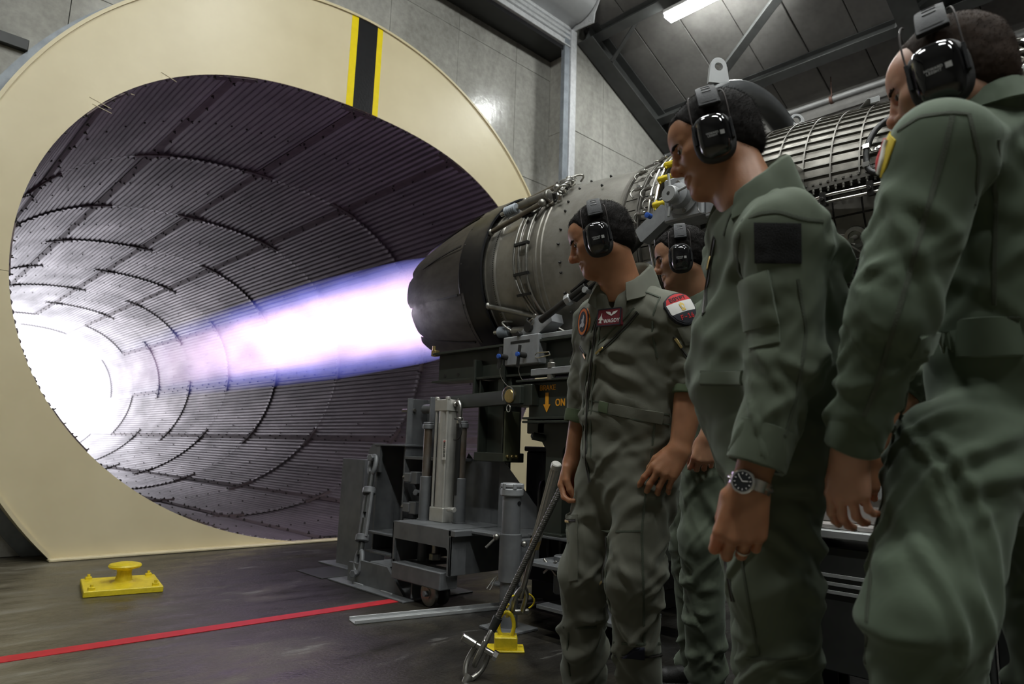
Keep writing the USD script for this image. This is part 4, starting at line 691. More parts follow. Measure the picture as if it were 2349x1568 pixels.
fb = thing('floor_bracket', 'low grey floor bracket holding the foot of the turnbuckle', 'bracket', (2.6, 3.8, 0))
part(fb, 'side_plate', extr(Polygon([(4.18, 0.006), (4.18, 0.13), (4.06, 0.13), (4.02, 0.155), (3.72, 0.155), (3.52, 0.006)]), 0.02, (2.52, 0, 0), (0, 1, 0), (0, 0, 1)), 'st_grey')
part(fb, 'top_plate', bx(2.54, 2.82, 3.72, 3.95, 0.145, 0.16), 'st_grey'); part(fb, 'back_plate', extr(Polygon([(4.0, 0), (4.0, 0.13), (3.72, 0.15), (3.52, 0)]), 0.015, (2.80, 0, 0), (0, 1, 0), (0, 0, 1)), 'st_grey')
part(fb, 'base_plate', bx(2.44, 2.98, 3.42, 4.30, 0.0, 0.010, 0.002), 'st_grey')
for y in (3.62, 3.95): part(fb, 'weld_bead', obx((2.50, y, 0.012), (2.50, y+0.12, 0.012), 0.012, 0.012), 'mount_grey')
cn = thing('round_post', 'pale scuffed round post standing behind the turnbuckle', 'post', (2.98, 4.74, 0))
part(cn, 'shaft', lathe([(0.0, 0), (0.085, 0), (0.072, 0.4), (0.066, 0.56), (0.055, 0.60), (0.03, 0.63), (0, 0.635)], (2.98, 4.74, 0), (0, 0, 1), 28), 'conc_post', smooth=40); part(cn, 'foot_ring', lathe([(0.085, 0), (0.105, 0), (0.105, 0.008), (0.085, 0.012)], (2.98, 4.74, 0), (0, 0, 1), 28), 'st_grey')
pc = thing('steel_upright_plate', 'scuffed grey steel angle plate standing at the tunnel mouth', 'plate', (2.80, 4.75, 0))
part(pc, 'face', bx(2.80, 2.815, 4.52, 4.83, 0.01, 0.80, 0.003), 'st_grey'); part(pc, 'side', bx(2.80, 3.02, 4.50, 4.515, 0.01, 0.80, 0.003), 'st_grey'); part(pc, 'foot', bx(2.72, 3.2, 4.35, 4.95, 0, 0.012, 0.002), 'st_grey')
single('floor_plate', bx(2.42, 2.95, 4.34, 4.72, 0, 0.006, 0.002), 'steel_dark', 'thin dark steel plate lying behind the floor bracket', 'plate')
ch = thing('floor_channel', 'flat grey steel channel track lying on the floor under the castor', 'channel', (2.5, 3.1, 0))
dch = _unit(np.array([2.86, 3.00, 0])-np.array([1.97, 3.21, 0])); o_ = np.array([1.97, 3.165, 0]); e_ = np.cross((0, 0, 1), dch)
def chb(a, w0, w1, z0, z1): return obx(o_+e_*(w0+w1)/2+np.array([0, 0, (z0+z1)/2]), o_+e_*(w0+w1)/2+dch*a+np.array([0, 0, (z0+z1)/2]), w1-w0, z1-z0, 0.002)
part(ch, 'web', chb(1.5, 0, 0.10, 0, 0.006), 'galv_soft')
for w in (0, 0.094): part(ch, 'edge', chb(1.5, w, w+0.006, 0.0, 0.02), 'galv_soft')
vl = thing('shut_off_valve', 'small dark shut-off valve with a cross handle by the man’s knee'.replace('’', "'"), 'valve', onx(1262, 1320, 2.62))
vc = onx(1262, 1300, 2.62)
part(vl, 'body', cat(cyl(vc+np.array([0.10, 0, 0.05]), vc+np.array([0.10, 0, -0.14]), 0.05, 16, b=0.006), cyl(vc, vc+np.array([0.10, 0, 0]), 0.018, 12)), 'st_grey')
part(vl, 'cross_handle', cat(obx(vc+np.array([0, 0.045, 0.035]), vc-np.array([0, 0.045, 0.035]), 0.012, 0.012), obx(vc+np.array([0, 0.045, -0.035]), vc-np.array([0, 0.045, -0.035]), 0.012, 0.012)), 'steel_mid')
# ================================================================ floor anchors, cable and rod
cl = thing('mooring_cleat', 'yellow mushroom cleat on a bolted yellow floor plate', 'floor anchor', (1.30, 4.73, 0))
cc = np.array([1.295, 4.735, 0])
part(cl, 'plate', place(bx(-0.205, 0.205, -0.215, 0.215, 0, 0.035, 0.004), cc, _unit((0.985, -0.17, 0)), _unit((0.17, 0.985, 0))), 'yellow')
part(cl, 'mushroom', lathe([(0.0, 0.0), (0.065, 0.0), (0.048, 0.012), (0.040, 0.05), (0.042, 0.075), (0.085, 0.088), (0.092, 0.098), (0.085, 0.108), (0.05, 0.116), (0, 0.118)], cc+np.array([0.01, 0, 0.035]), (0, 0, 1), 36), 'yellow', smooth=40)
for sx in (-1, 1):
    for sy in (-1, 1):
        q = cc+_unit((0.985, -0.17, 0))*0.165*sx+_unit((0.17, 0.985, 0))*0.175*sy+np.array([0, 0, 0.035])
        part(cl, 'bolt', cat(hexnut(q, (0, 0, 1), 0.02, 0.016), cyl(q+[0, 0, 0.016], q+[0, 0, 0.03], 0.009, 8)), 'yellow')
A0 = np.array([2.289, 2.386, 0])
an = thing('ring_anchor', 'small yellow floor block with a yellow shackle ring through it', 'floor anchor', A0)
part(an, 'plate', place(bx(-0.085, 0.085, -0.06, 0.06, 0, 0.008, 0.002), A0, _unit((0.75, -0.66, 0)), _unit((0.66, 0.75, 0))), 'yellow')
part(an, 'block', place(bx(-0.052, 0.052, -0.045, 0.045, 0.006, 0.062, 0.004), A0, _unit((0.75, -0.66, 0)), _unit((0.66, 0.75, 0))), 'yellow')
rdir = _unit(np.array([0.62, -0.78, 0]))
part(an, 'ring', tube([A0+rdir*0.036*math.cos(a)+np.array([0, 0, 0.105+0.058*math.sin(a)]) for a in np.linspace(0, 2*PI, 28)[:-1]], 0.0095, 10, closed=True), 'yellow', smooth=True)
RT = at(1277, 1062, 2.86); RB = A0+np.array([0.045, -0.035, 0.20]); RT = RB+(RT-RB)
ro = thing('tie_rod', 'pale aluminium tie rod leaning up from the yellow ring anchor', 'tie-down rod', RB)
dr = _unit(RT-RB); LR = np.linalg.norm(RT-RB); sr, ur, _ = frame_of(dr)
part(ro, 'grip_tube', cat(cyl(RB+dr*LR*0.47, RB+dr*LR*0.99, 0.021, 20, r1=0.018), *[cyl(RB+dr*LR*0.48+0.019*(math.cos(a)*sr+math.sin(a)*ur), RB+dr*LR*0.985+0.017*(math.cos(a)*sr+math.sin(a)*ur), 0.004, 6) for a in np.arange(10)*PI/5], cyl(RB+dr*LR*0.965, RB+dr*LR*1.0, 0.022, 18, b=0.004)), 'alu')
part(ro, 'lock_nut', hexnut(RB+dr*LR*0.43, dr, 0.026, 0.05), 'brass'); part(ro, 'screw', cyl(RB+dr*LR*0.05, RB+dr*LR*0.5, 0.013, 14), 'steel_mid')
sk = part(ro, 'fork', cat(tube([RB+dr*0.10+sr*0.0, RB+dr*0.05+sr*0.024, RB-dr*0.01+sr*0.026, RB-dr*0.05+sr*0.026], 0.013, 10, smooth=5), tube([RB+dr*0.10, RB+dr*0.05-sr*0.024, RB-dr*0.01-sr*0.026, RB-dr*0.05-sr*0.026], 0.013, 10, smooth=5)), 'steel_mid')
part(ro, 'cross_bolt', cat(cyl(RB-dr*0.05-sr*0.055, RB-dr*0.05+sr*0.055, 0.013, 12), hexnut(RB-dr*0.05-sr*0.06, sr, 0.024, 0.02)), 'steel_mid')
part(ro, 'yellow_tag_wire', tube([RB-dr*0.03+sr*0.055, RB+dr*0.02+sr*0.07, RB+dr*0.06+sr*0.03, RB+dr*0.05-sr*0.04, RB+dr*0.01-sr*0.075, RB-dr*0.02-sr*0.06, RB-dr*0.0-sr*0.05], 0.004, 6, smooth=6), 'yellow', label='yellow safety wire')
C0, C1, C2 = at(1296, 1100, 2.80), at(1140, 1420, 2.74), at(1060, 1580, 2.66)
wc = thing('wire_cable', 'twisted steel cable with a looped end shackled to a rod', 'cable', C1)
dcb = _unit(C1-C0); s3, u3, _ = frame_of(dcb)
n_ = 260; tt = np.linspace(0, 1, n_); base = C0[None]+(C1-C0)[None]*tt[:, None]
M['cable'] = pm('cable_steel', (0.22, 0.215, 0.20), 0.4, 0.85, 0.3, 40)
part(wc, 'rope', cat([tube(base+0.0068*(np.cos(tt*70+k*PI/3)[:, None]*s3+np.sin(tt*70+k*PI/3)[:, None]*u3), 0.0062, 6) for k in range(6)]), 'cable', smooth=True)
part(wc, 'sleeve', cyl(C1-dcb*0.01, C1+dcb*0.045, 0.020, 16, r1=0.017), 'steel_dark')
C3 = C1+dcb*0.185
lp = [C1+dcb*0.04, C1+dcb*0.085+s3*0.025, C1+dcb*0.13+s3*0.034, C3+s3*0.02, C3+dcb*0.012, C3-s3*0.02, C1+dcb*0.13-s3*0.034, C1+dcb*0.085-s3*0.025]
part(wc, 'eye_loop', tube(lp, 0.010, 10, closed=True, smooth=5), 'steel_mid', smooth=True)
part(wc, 'thimble', tube([p+u3*0.006 for p in lp[1:]], 0.008, 8, smooth=5), 'steel', smooth=True)
e2 = _unit(C2-C3); u4 = _unit(np.cross(e2, s3)); 
part(wc, 'shackle_bow', tube([C3-dcb*0.06+u3*0.03, C3+e2*0.0+u3*0.034, C3+e2*0.05+u3*0.02, C3+e2*0.07, C3+e2*0.05-u3*0.02, C3-u3*0.034, C3-dcb*0.06-u3*0.03], 0.011, 10, smooth=5), 'steel_mid', smooth=True)
part(wc, 'shackle_pin', cat(cyl(C3-dcb*0.06-u3*0.06, C3-dcb*0.06+u3*0.07, 0.012, 14), cyl(C3-dcb*0.06+u3*0.03, C3-dcb*0.06+u3*0.095, 0.017, 14, b=0.004), hexnut(C3-dcb*0.06-u3*0.065, u3, 0.02, 0.02)), 'steel')
part(wc, 'lower_rod', cat(cyl(C3+e2*0.055, C3+e2*0.10, 0.020, 14, r1=0.014), cyl(C3+e2*0.09, C2+e2*0.05, 0.014, 14)), 'steel_mid')
# ---- small bench seen between the two right-hand men
tbn = thing('work_bench', 'low bench with pale board top between the two right-hand men', 'bench', (2.6, 0.7, 0))
zt2 = 0.66
part(tbn, 'top_frame', bx(2.53, 2.86, 0.55, 1.30, zt2-0.03, zt2), 'galv_soft')
for k in range(4): part(tbn, 'board', bx(2.56, 2.86, 0.56+0.185*k, 0.74+0.185*k, zt2+0.0, zt2+0.02), 'conc_post')
for x in (2.54, 2.81):
    for y in (0.57, 1.26): part(tbn, 'leg', bx(x, x+0.04, y-0.02, y+0.02, 0, zt2-0.03), 'steel_dark')
part(tbn, 'drawer_case', bx(2.56, 2.84, 0.6, 1.22, 0.18, zt2-0.06), 'steel_dark')
for k in range(3): part(tbn, 'trim_strip', bx(2.550, 2.56, 0.6, 1.22, 0.44+0.028*k, 0.452+0.028*k, 0.001), 'galv_soft')
bxs = thing('parts_box', 'pale storage box with a grey latch standing on the bench', 'box', (2.72, 0.9, zt2+0.02))
part(bxs, 'body', bx(2.64, 2.82, 0.62, 1.18, zt2+0.02, zt2+0.16), 'conc_post'); part(bxs, 'lid', bx(2.63, 2.83, 0.61, 1.19, zt2+0.16, zt2+0.185), 'conc_post'); part(bxs, 'latch', bx(2.625, 2.64, 0.86, 0.92, zt2+0.11, zt2+0.16), 'galv_soft')
# ================================================================ people: signed distances, meshed by surface nets
def rc(P, a, b, r1, r2):
    a = np.asarray(a, np.float32); ab = np.asarray(b, np.float32)-a; L2 = float(ab @ ab)+1e-12
    t = np.clip(((P-a) @ ab)/L2, 0, 1); q = P-a-t[:, None]*ab
    return np.sqrt((q*q).sum(1))-(r1+(r2-r1)*t)
def frx(P, c, Rm): return (P-np.asarray(c, np.float32)) @ np.asarray(Rm, np.float32)      # columns of Rm are the axes
def ell(P, c, Rm, r):
    q = frx(P, c, Rm); r = np.asarray(r, np.float32); k0 = np.sqrt(((q/r)**2).sum(1)); k1 = np.sqrt(((q/r**2)**2).sum(1))+1e-9
    return k0*(k0-1)/k1
def arc_(P, a, b, w1, w2, ratio, Rm):
    """A round cone flattened along the second axis of Rm by ratio."""
    c = np.asarray(a, np.float32); q = frx(P, c, Rm).copy(); q[:, 1] /= ratio
    bb = (np.asarray(b)-np.asarray(a)) @ Rm; bb = np.array([bb[0], bb[1]/ratio, bb[2]])
    return rc(q.astype(np.float32), np.zeros(3), bb, w1, w2)*0.85
def smin(a, b, k):
    if a is None: return b
    h = np.maximum(k-np.abs(a-b), 0)/k; return np.minimum(a, b)-h*h*k*0.25
def smax(a, b, k): return -smin(-a, -b, k)
def snet(f, lo, hi, h):
    """Surface nets: f takes (N, 3) float32 points."""
    lo, hi = np.asarray(lo, float), np.asarray(hi, float); n = np.ceil((hi-lo)/h).astype(int)+1
    xs = [lo[k]+h*np.arange(n[k]) for k in range(3)]
    # coarse pass: only evaluate finely where the surface can be
    st = 4; cs = [x[::st] for x in xs]; G = np.stack(np.meshgrid(*cs, indexing='ij'), -1).reshape(-1, 3).astype(np.float32)
    cd = f(G).reshape([len(c) for c in cs]); near = np.abs(cd) < h*st*2.2
    from scipy.ndimage import binary_dilation
    near = binary_dilation(near)
    up_ = np.repeat(np.repeat(np.repeat(near, st, 0), st, 1), st, 2)[:n[0], :n[1], :n[2]]
    sg = np.repeat(np.repeat(np.repeat(cd, st, 0), st, 1), st, 2)[:n[0], :n[1], :n[2]]
    if up_.shape != tuple(n):
        pad = [(0, n[k]-up_.shape[k]) for k in range(3)]; up_ = np.pad(up_, pad, mode='edge'); sg = np.pad(sg, pad, mode='edge')
    D = np.sign(sg).astype(np.float32)*1.0; I = np.argwhere(up_); pts = (lo+h*I).astype(np.float32); D[up_] = f(pts)
    D[0], D[-1], D[:, 0], D[:, -1], D[:, :, 0], D[:, :, -1] = (np.abs(D[0])+1e-4, np.abs(D[-1])+1e-4, np.abs(D[:, 0])+1e-4, np.abs(D[:, -1])+1e-4, np.abs(D[:, :, 0])+1e-4, np.abs(D[:, :, -1])+1e-4)
    S = D < 0; c = [(i, j, k) for i in (0, 1) for j in (0, 1) for k in (0, 1)]
    sl = lambda o, A: A[o[0]:A.shape[0]-1+o[0], o[1]:A.shape[1]-1+o[1], o[2]:A.shape[2]-1+o[2]]
    cnt = sum(sl(o, S).astype(np.int8) for o in c); act = (cnt > 0) & (cnt < 8); A = np.argwhere(act); idx = -np.ones(act.shape, np.int64); idx[tuple(A.T)] = np.arange(len(A))
    vals = np.stack([D[A[:, 0]+o[0], A[:, 1]+o[1], A[:, 2]+o[2]] for o in c], 1); C8 = np.array(c, float); acc = np.zeros((len(A), 3)); num = np.zeros(len(A))
    for a in range(8):
        for b in range(a+1, 8):
            if np.abs(C8[a]-C8[b]).sum() != 1: continue
            va, vb = vals[:, a], vals[:, b]; m = (va < 0) != (vb < 0); t = np.where(m, va/np.where(m, va-vb, 1), 0)
            acc += np.where(m[:, None], C8[a]+t[:, None]*(C8[b]-C8[a]), 0); num += m
    V = lo+h*(A+acc/np.maximum(num, 1)[:, None]); F = []
    for ax in range(3):
        o1, o2 = [k for k in range(3) if k != ax]
        e = [slice(None)]*3; e[ax] = slice(0, -1); e2 = [slice(None)]*3; e2[ax] = slice(1, None)
        cr = S[tuple(e)] != S[tuple(e2)]; Q = np.argwhere(cr)
        Q = Q[(Q[:, o1] > 0) & (Q[:, o2] > 0) & (Q[:, o1] < act.shape[o1]) & (Q[:, o2] < act.shape[o2])]
        def cell(d1, d2): q = Q.copy(); q[:, o1] -= d1; q[:, o2] -= d2; return idx[tuple(q.T)]
        a_, b_, c_, d_ = cell(1, 1), cell(0, 1), cell(0, 0), cell(1, 0); inside = S[tuple(Q.T)]
        flip = inside if ax != 1 else ~inside
        quad = np.stack([a_, b_, c_, d_], 1); quad = np.where(flip[:, None], quad, quad[:, ::-1]); F.append(quad)
    F = np.vstack(F); F = F[(F >= 0).all(1)]
    T = np.vstack([F[:, [0, 1, 2]], F[:, [0, 2, 3]]]); m = trimesh.Trimesh(V, T, process=False)
    return m
def smooth_(m, n=6, lam=0.5):
    V0 = np.array(m.vertices); trimesh.smoothing.filter_taubin(m, lamb=lam, nu=lam+0.03, iterations=n); V = np.array(m.vertices)
    bad = ~(np.linalg.norm(V-V0, axis=1) < 0.008); V[bad] = V0[bad]; m.vertices = V; return m
def bounds_of(pts, pad): p = np.array(pts); return p.min(0)-pad, p.max(0)+pad
VR, VF = _unit([RC[0, 0], RC[1, 0], 0]), _unit([RC[0, 2], RC[1, 2], 0]); ZU = np.array([0, 0, 1.])     # the picture's right and forward on the floor
def heading(r, f): return _unit(VR*r+VF*f)
def vnormals(m):
    n = np.zeros_like(m.vertices); fn = np.cross(m.vertices[m.faces[:, 1]]-m.vertices[m.faces[:, 0]], m.vertices[m.faces[:, 2]]-m.vertices[m.faces[:, 0]])
    for k in range(3): np.add.at(n, m.faces[:, k], fn)
    return n/(np.linalg.norm(n, axis=1, keepdims=True)+1e-12)
class Surf:
    """Finds points of a mesh's surface, so that patches, seams and zips can be sewn on."""
    def __init__(s, m):
        s.V, s.N = np.array(m.vertices), vnormals(m); d = (s.V-EYE) @ RC; s.D = d[:, 2]; s.px = np.stack([CX+FP*d[:, 0]/d[:, 2], CY+FP*d[:, 1]/d[:, 2]], 1)
        f = ((s.V-EYE)*s.N).sum(1) < 0.15*s.D; s.i = np.where(f)[0]; s.t = cKDTree(s.px[s.i]); s.t3 = cKDTree(s.V)
    def at(s, x, y):
        d, q = s.t.query((x, y), k=24); j = s.i[q]; near = j[s.D[j] < s.D[j].min()+0.05]; dd = np.linalg.norm(s.px[near]-(x, y), axis=1); w = 1/(dd+1.0)**2; w /= w.sum()
        p = (s.V[near]*w[:, None]).sum(0); n = _unit((s.N[near]*w[:, None]).sum(0)); r = _ray(x, y); r = r/np.linalg.norm(r); 
        den = n @ r
        if abs(den) > 0.25: p = EYE+r*((n @ (p-EYE))/den)
        return p, n
    def snap(s, p):
        d, q = s.t3.query(p, k=8); w = 1/(d+1e-3)**2; w /= w.sum(); pp = (s.V[q]*w[:, None]).sum(0); n = _unit((s.N[q]*w[:, None]).sum(0)); return np.asarray(p)-n*(n @ (np.asarray(p)-pp)), n
def ribbon(S, pix, w, th=0.0015, step=9, off=0.0008, close=False):
    """A raised strip sewn along pixels of the surface."""
    pts = [np.array(p, float) for p in pix]; dense = []
    for a, b in zip(pts[:-1], pts[1:]):
        k = max(1, int(np.linalg.norm(b-a)/step)); dense += [a+(b-a)*i/k for i in range(k)]
    dense.append(pts[-1]); P, N = zip(*[S.at(*q) for q in dense]); P, N = np.array(P), np.array(N)
    if len(P) > 4:
        for _ in range(2): P[1:-1] = 0.25*P[:-2]+0.5*P[1:-1]+0.25*P[2:]; N[1:-1] = 0.25*N[:-2]+0.5*N[1:-1]+0.25*N[2:]
    N /= np.linalg.norm(N, axis=1, keepdims=True); T = np.gradient(P, axis=0) if len(P) > 1 else P; T /= np.linalg.norm(T, axis=1, keepdims=True)+1e-9
    B = np.cross(T, N); B /= np.linalg.norm(B, axis=1, keepdims=True)+1e-9; n = len(P)
    rows = [P-B*w/2-N*0.003, P-B*w/2*0.92+N*(off+th), P+N*(off+th*1.35), P+B*w/2*0.92+N*(off+th), P+B*w/2-N*0.003]
    V = np.vstack(rows); F = []
    for r in range(4):
        for i in range(n-1): a = r*n+i; F += [(a, a+1, a+n+1), (a, a+n+1, a+n)]
    F += [(0, n, 2*n), (0, 2*n, 3*n), (0, 3*n, 4*n), (n-1, 3*n-1, 2*n-1), (n-1, 4*n-1, 3*n-1), (n-1, 5*n-1, 4*n-1)]
    m = tm(V, F); m.fix_normals(); return m
class Sheet:
    """A smooth piece of the surface about pixel (x, y): a frame and a quadratic fit, on which flat emblems are laid."""
    def __init__(s, S, x, y, ex_pix, R=0.06, cap=0.004):
        p, n = S.at(x, y); q = S.t3.query_ball_point(p, R); q = [i for i in q if S.N[i] @ n > 0.35]; n = _unit(S.N[q].mean(0)); p2, _ = S.at(x+ex_pix[0], y+ex_pix[1]); e = p2-p
        s.o, s.n = p, n; s.ex = _unit(e-n*(e @ n)); s.ey = np.cross(n, s.ex); L = S.V[q]-p; u, v, w = L @ s.ex, L @ s.ey, L @ n
        A = np.stack([np.ones_like(u), u, v, u*u, u*v, v*v], 1); s.c = np.linalg.lstsq(np.vstack([A, np.diag([0, 0, 0, 1, 1, 1])*0.02]), np.concatenate([w, np.zeros(6)]), rcond=None)[0]
        near = u*u+v*v < (R*0.8)**2; s.lift = float(np.clip(np.percentile((w-A @ s.c)[near], 98)+0.0003, 0, cap))
    def lay(s, m, h0):
        v = np.array(m.vertices); u_, v_ = v[:, 0], v[:, 1]; w = np.stack([np.ones_like(u_), u_, v_, u_*u_, u_*v_, v_*v_], 1) @ s.c
        z = h0+v[:, 2]; z = np.where(z > 0, z+s.lift, z); V = s.o+u_[:, None]*s.ex+v_[:, None]*s.ey+(w+z)[:, None]*s.n; return trimesh.Trimesh(V, m.faces, process=False)
def flat(poly, th, cell=0.012):
    """A thin plate with inner points, so that it can follow a curved surface."""
    gs = getattr(poly, 'geoms', [poly]); out = []
    for g in gs:
        if g.area < 1e-8: continue
        m = trimesh.creation.extrude_polygon(g, th, engine='earcut'); 
        for _ in range(6):
            e = m.edges_unique_length.max() if len(m.edges_unique) else 0
            if e < cell or len(m.faces) > 4000: break
            v, f = trimesh.remesh.subdivide_to_size(m.vertices, m.faces, cell); m = trimesh.Trimesh(v, f, process=False)
        out.append(m)
    return trimesh.util.concatenate(out)
# ---------------------------------------------------------------- heads, hands, bodies
def head_frame(face, pitch, roll=0.0):
    f = _unit(face); l = np.cross(ZU, f); p = math.radians(pitch); f2 = f*math.cos(p)-ZU*math.sin(p); u = np.cross(f2, l); r = math.radians(roll)
    l2 = l*math.cos(r)+u*math.sin(r); return np.stack([f2, l2, np.cross(f2, l2)], 1)
def head_sdf(q, k):
    I3 = np.eye(3)
    d = ell(q, (-0.014, 0, 0.036), I3, (0.096, 0.074, 0.088))
    d = smin(d, ell(q, (0.022, 0, -0.02), I3, (0.070, 0.062, 0.082)), 0.03)
    d = smin(d, ell(q, (0.052, 0, 0.038), I3, (0.042, 0.055, 0.045)), 0.03)
    for s in (-1, 1):
        d = smin(d, rc(q, (-0.006, 0.052*s, -0.052), (0.062, 0.020*s, -0.092*k['jaw']), 0.022, 0.018), 0.03)
        d = smin(d, rc(q, (0.062, 0.042*s, -0.018), (0.03, 0.058*s, -0.014), 0.017, 0.013), 0.02)
        d = smin(d, rc(q, (0.080, 0.008*s, 0.019), (0.068, 0.042*s, 0.016), 0.0095, 0.010), 0.012)
    d = smin(d, rc(q, (0.070, 0, -0.098*k['jaw']), (0.066, 0.010, -0.096*k['jaw']), 0.020, 0.018), 0.022)
    for s in (-1, 1): d = smax(d, -ell(q, (0.089, 0.030*s, 0.001), I3, (0.017, 0.019, 0.012)), 0.010)
    nl = k['nose']
    d = smin(d, rc(q, (0.080, 0, 0.012), (0.098+0.006*nl, 0, -0.024), 0.0085, 0.0095), 0.012); d = smin(d, rc(q, (0.086+0.002*nl, 0, 0.004), (0.090+0.003*nl, 0, -0.006), 0.0075, 0.008), 0.01)
    d = smin(d, rc(q, (0.099+0.007*nl, 0, -0.031), (0.092, 0, -0.036), 0.0115, 0.010), 0.008)
    for s in (-1, 1):
        d = smin(d, ell(q, (0.088, 0.0135*s, -0.034), I3, (0.011, 0.0075, 0.0075)), 0.007)
        d = smax(d, -rc(q, (0.095, 0.007*s, -0.044), (0.090, 0.008*s, -0.036), 0.0035, 0.003), 0.003)
    d = smin(d, rc(q, (0.083, -0.018, -0.0655), (0.083, 0.018, -0.0655), 0.005, 0.005), 0.008); d = smin(d, rc(q, (0.088, -0.008, -0.060), (0.088, 0.008, -0.060), 0.0062, 0.0062), 0.008)
    d = smin(d, rc(q, (0.086, -0.010, -0.0725), (0.086, 0.010, -0.0725), 0.0068, 0.0068), 0.007)
    d = smax(d, -rc(q, (0.098, -0.022, -0.0665), (0.098, 0.022, -0.0665), 0.0045, 0.0045), 0.003)
    for s in (-1, 1): d = smin(d, ell(q, (-0.012, 0.077*s, -0.008), I3, (0.020, 0.008, 0.030)), 0.006)
    for s in (-1, 1):
        e = np.sqrt(((q-np.array((0.072, 0.030*s, 0.001), np.float32))**2).sum(1))
        d = smin(d, e-0.0142, 0.004)
        slit = np.maximum(np.abs(q[:, 2]-0.000+0.25*(np.abs(q[:, 1])-0.03)**2/0.01)-0.0048, np.abs(q[:, 1]-0.030*s)-0.0125); slit = np.maximum(slit, 0.075-q[:, 0])
        d = smax(d, -slit, 0.002)
    return d
def build_head(k, T, c, h=0.003):
    """T: axes (forward, left, up) in columns; c: point between the ears. Returns skin, hair, eyes and brows."""
    toL = lambda P: frx(P, c, T); s_ = k.get('s', 1.0)
    neck0, neck1 = np.array((-0.022, 0, -0.055)), (np.asarray(k['neck'])-c) @ T
    def f(P):
        q = toL(P)/s_; d = head_sdf(q, k)*s_; qq = toL(P)
        d2 = rc(qq, neck0, neck1, 0.054, 0.060); d2 = smin(d2, rc(qq, (0.012, 0, -0.080), neck1+np.array((0.018, 0, 0.0)), 0.030, 0.040), 0.04); d = smin(d, d2, 0.03)
        if 'throat' in k: d = smin(d, rc(P, k['throat'][0], k['throat'][1], 0.046, 0.026), 0.03)
        return d
    hb = [c+T @ np.array(p) for p in ((0.13, 0.1, 0.14), (-0.13, -0.1, -0.13), (0.13, -0.1, -0.13), (-0.13, 0.1, 0.14), (-.13, -.1, .14), (.13, .1, -.13))]+[k['neck']]
    lo, hi = bounds_of(hb, 0.03); skin = snet(f, lo, hi, h)
    hl = k['hair']
    def fh(P):
        q = toL(P)/s_; d = ell(q, (-0.014, 0, 0.036), np.eye(3), (0.096+hl, 0.074+hl, 0.088+hl)); d = smin(d, ell(q, (0.050, 0, 0.040), np.eye(3), (0.042+hl, 0.054+hl, 0.046+hl)), 0.03)
        d = smin(d, ell(q, (-0.03, 0, -0.02), np.eye(3), (0.072+hl, 0.064+hl, 0.07+hl)), 0.03)
        x, y, z = q[:, 0], np.abs(q[:, 1]), q[:, 2]; front = k['line']
        # hairline: above the brow, in front of the ears, down to the nape
        cut = np.interp(x, [-0.12, -0.05, -0.012, 0.0, 0.030, 0.042, 0.062, 0.085], [-0.078, -0.066, -0.048, -0.034, -0.034+k.get('bald', 0), 0.018+k.get('bald', 0), front-0.006, front])-z+0.25*np.maximum(y-0.03, 0)*(x > 0.062)
        n = (meshkit.noise(q*np.array((55, 55, 45)), 5)-0.5)*0.0035*k.get('fuzz', 1)+(meshkit.noise(q*140, 9)-0.5)*0.0025*k.get('fuzz', 1)
        d = d+(hl+0.004)*np.clip(1.0+cut/0.022, 0, 1); return smax((d+n)*s_, cut*0.8*s_, 0.004)
    hair = snet(fh, *bounds_of([c+T @ np.array(p) for p in ((0.13, 0.12, 0.16), (-0.15, -0.12, -0.12), (0.13, -0.12, -0.12), (-0.15, 0.12, 0.16), (-.15, -.12, .16), (.13, .12, -.12))], 0.01), 0.0035)
    eyes = []
    for s in (-1, 1):
        e0 = c+T @ (np.array((0.0725, 0.030*s, 0.001))*s_); eyes.append((trimesh.creation.icosphere(3, 0.0122*s_).apply_translation(e0), trimesh.creation.icosphere(2, 0.0078*s_).apply_translation(e0+T @ (np.array((0.0068, 0.001*s, -0.001))*s_))))
    def front(y, z):
        xs = np.linspace(0.04, 0.12, 161); q = np.stack([xs, 0*xs+y, 0*xs+z], 1).astype(np.float32); return xs[np.where(head_sdf(q, k) < 0)[0].max()]
    bp_ = {sd: [np.array((front(y*sd, z), y*sd, z)) for y, z in ((0.009, 0.0150), (0.020, 0.0180), (0.032, 0.0188), (0.043, 0.0155), (0.050, 0.0105))] for sd in (-1, 1)}
    def fb(P):
        q = toL(P)/s_; d = 1e3*np.ones(len(q), np.float32)
        for sd in (-1, 1):
            for a_, b_, r0, r1 in zip(bp_[sd][:-1], bp_[sd][1:], (0.0040, 0.0050, 0.0048, 0.0038), (0.0050, 0.0048, 0.0038, 0.0020)): d = np.minimum(d, rc(q, a_-[0.0024, 0, 0], b_-[0.0024, 0, 0], r0*0.80, r1*0.80))
        return (d+(meshkit.noise(q*480, 3)-0.5)*0.0048)*s_
    brow = snet(fb, *bounds_of([c+T @ np.array(p) for p in ((0.1, 0.06, 0.04), (0.05, -0.06, 0.0), (.1, -.06, .04), (.05, .06, 0))], 0.01), 0.0025)
    return skin, hair, eyes, brow
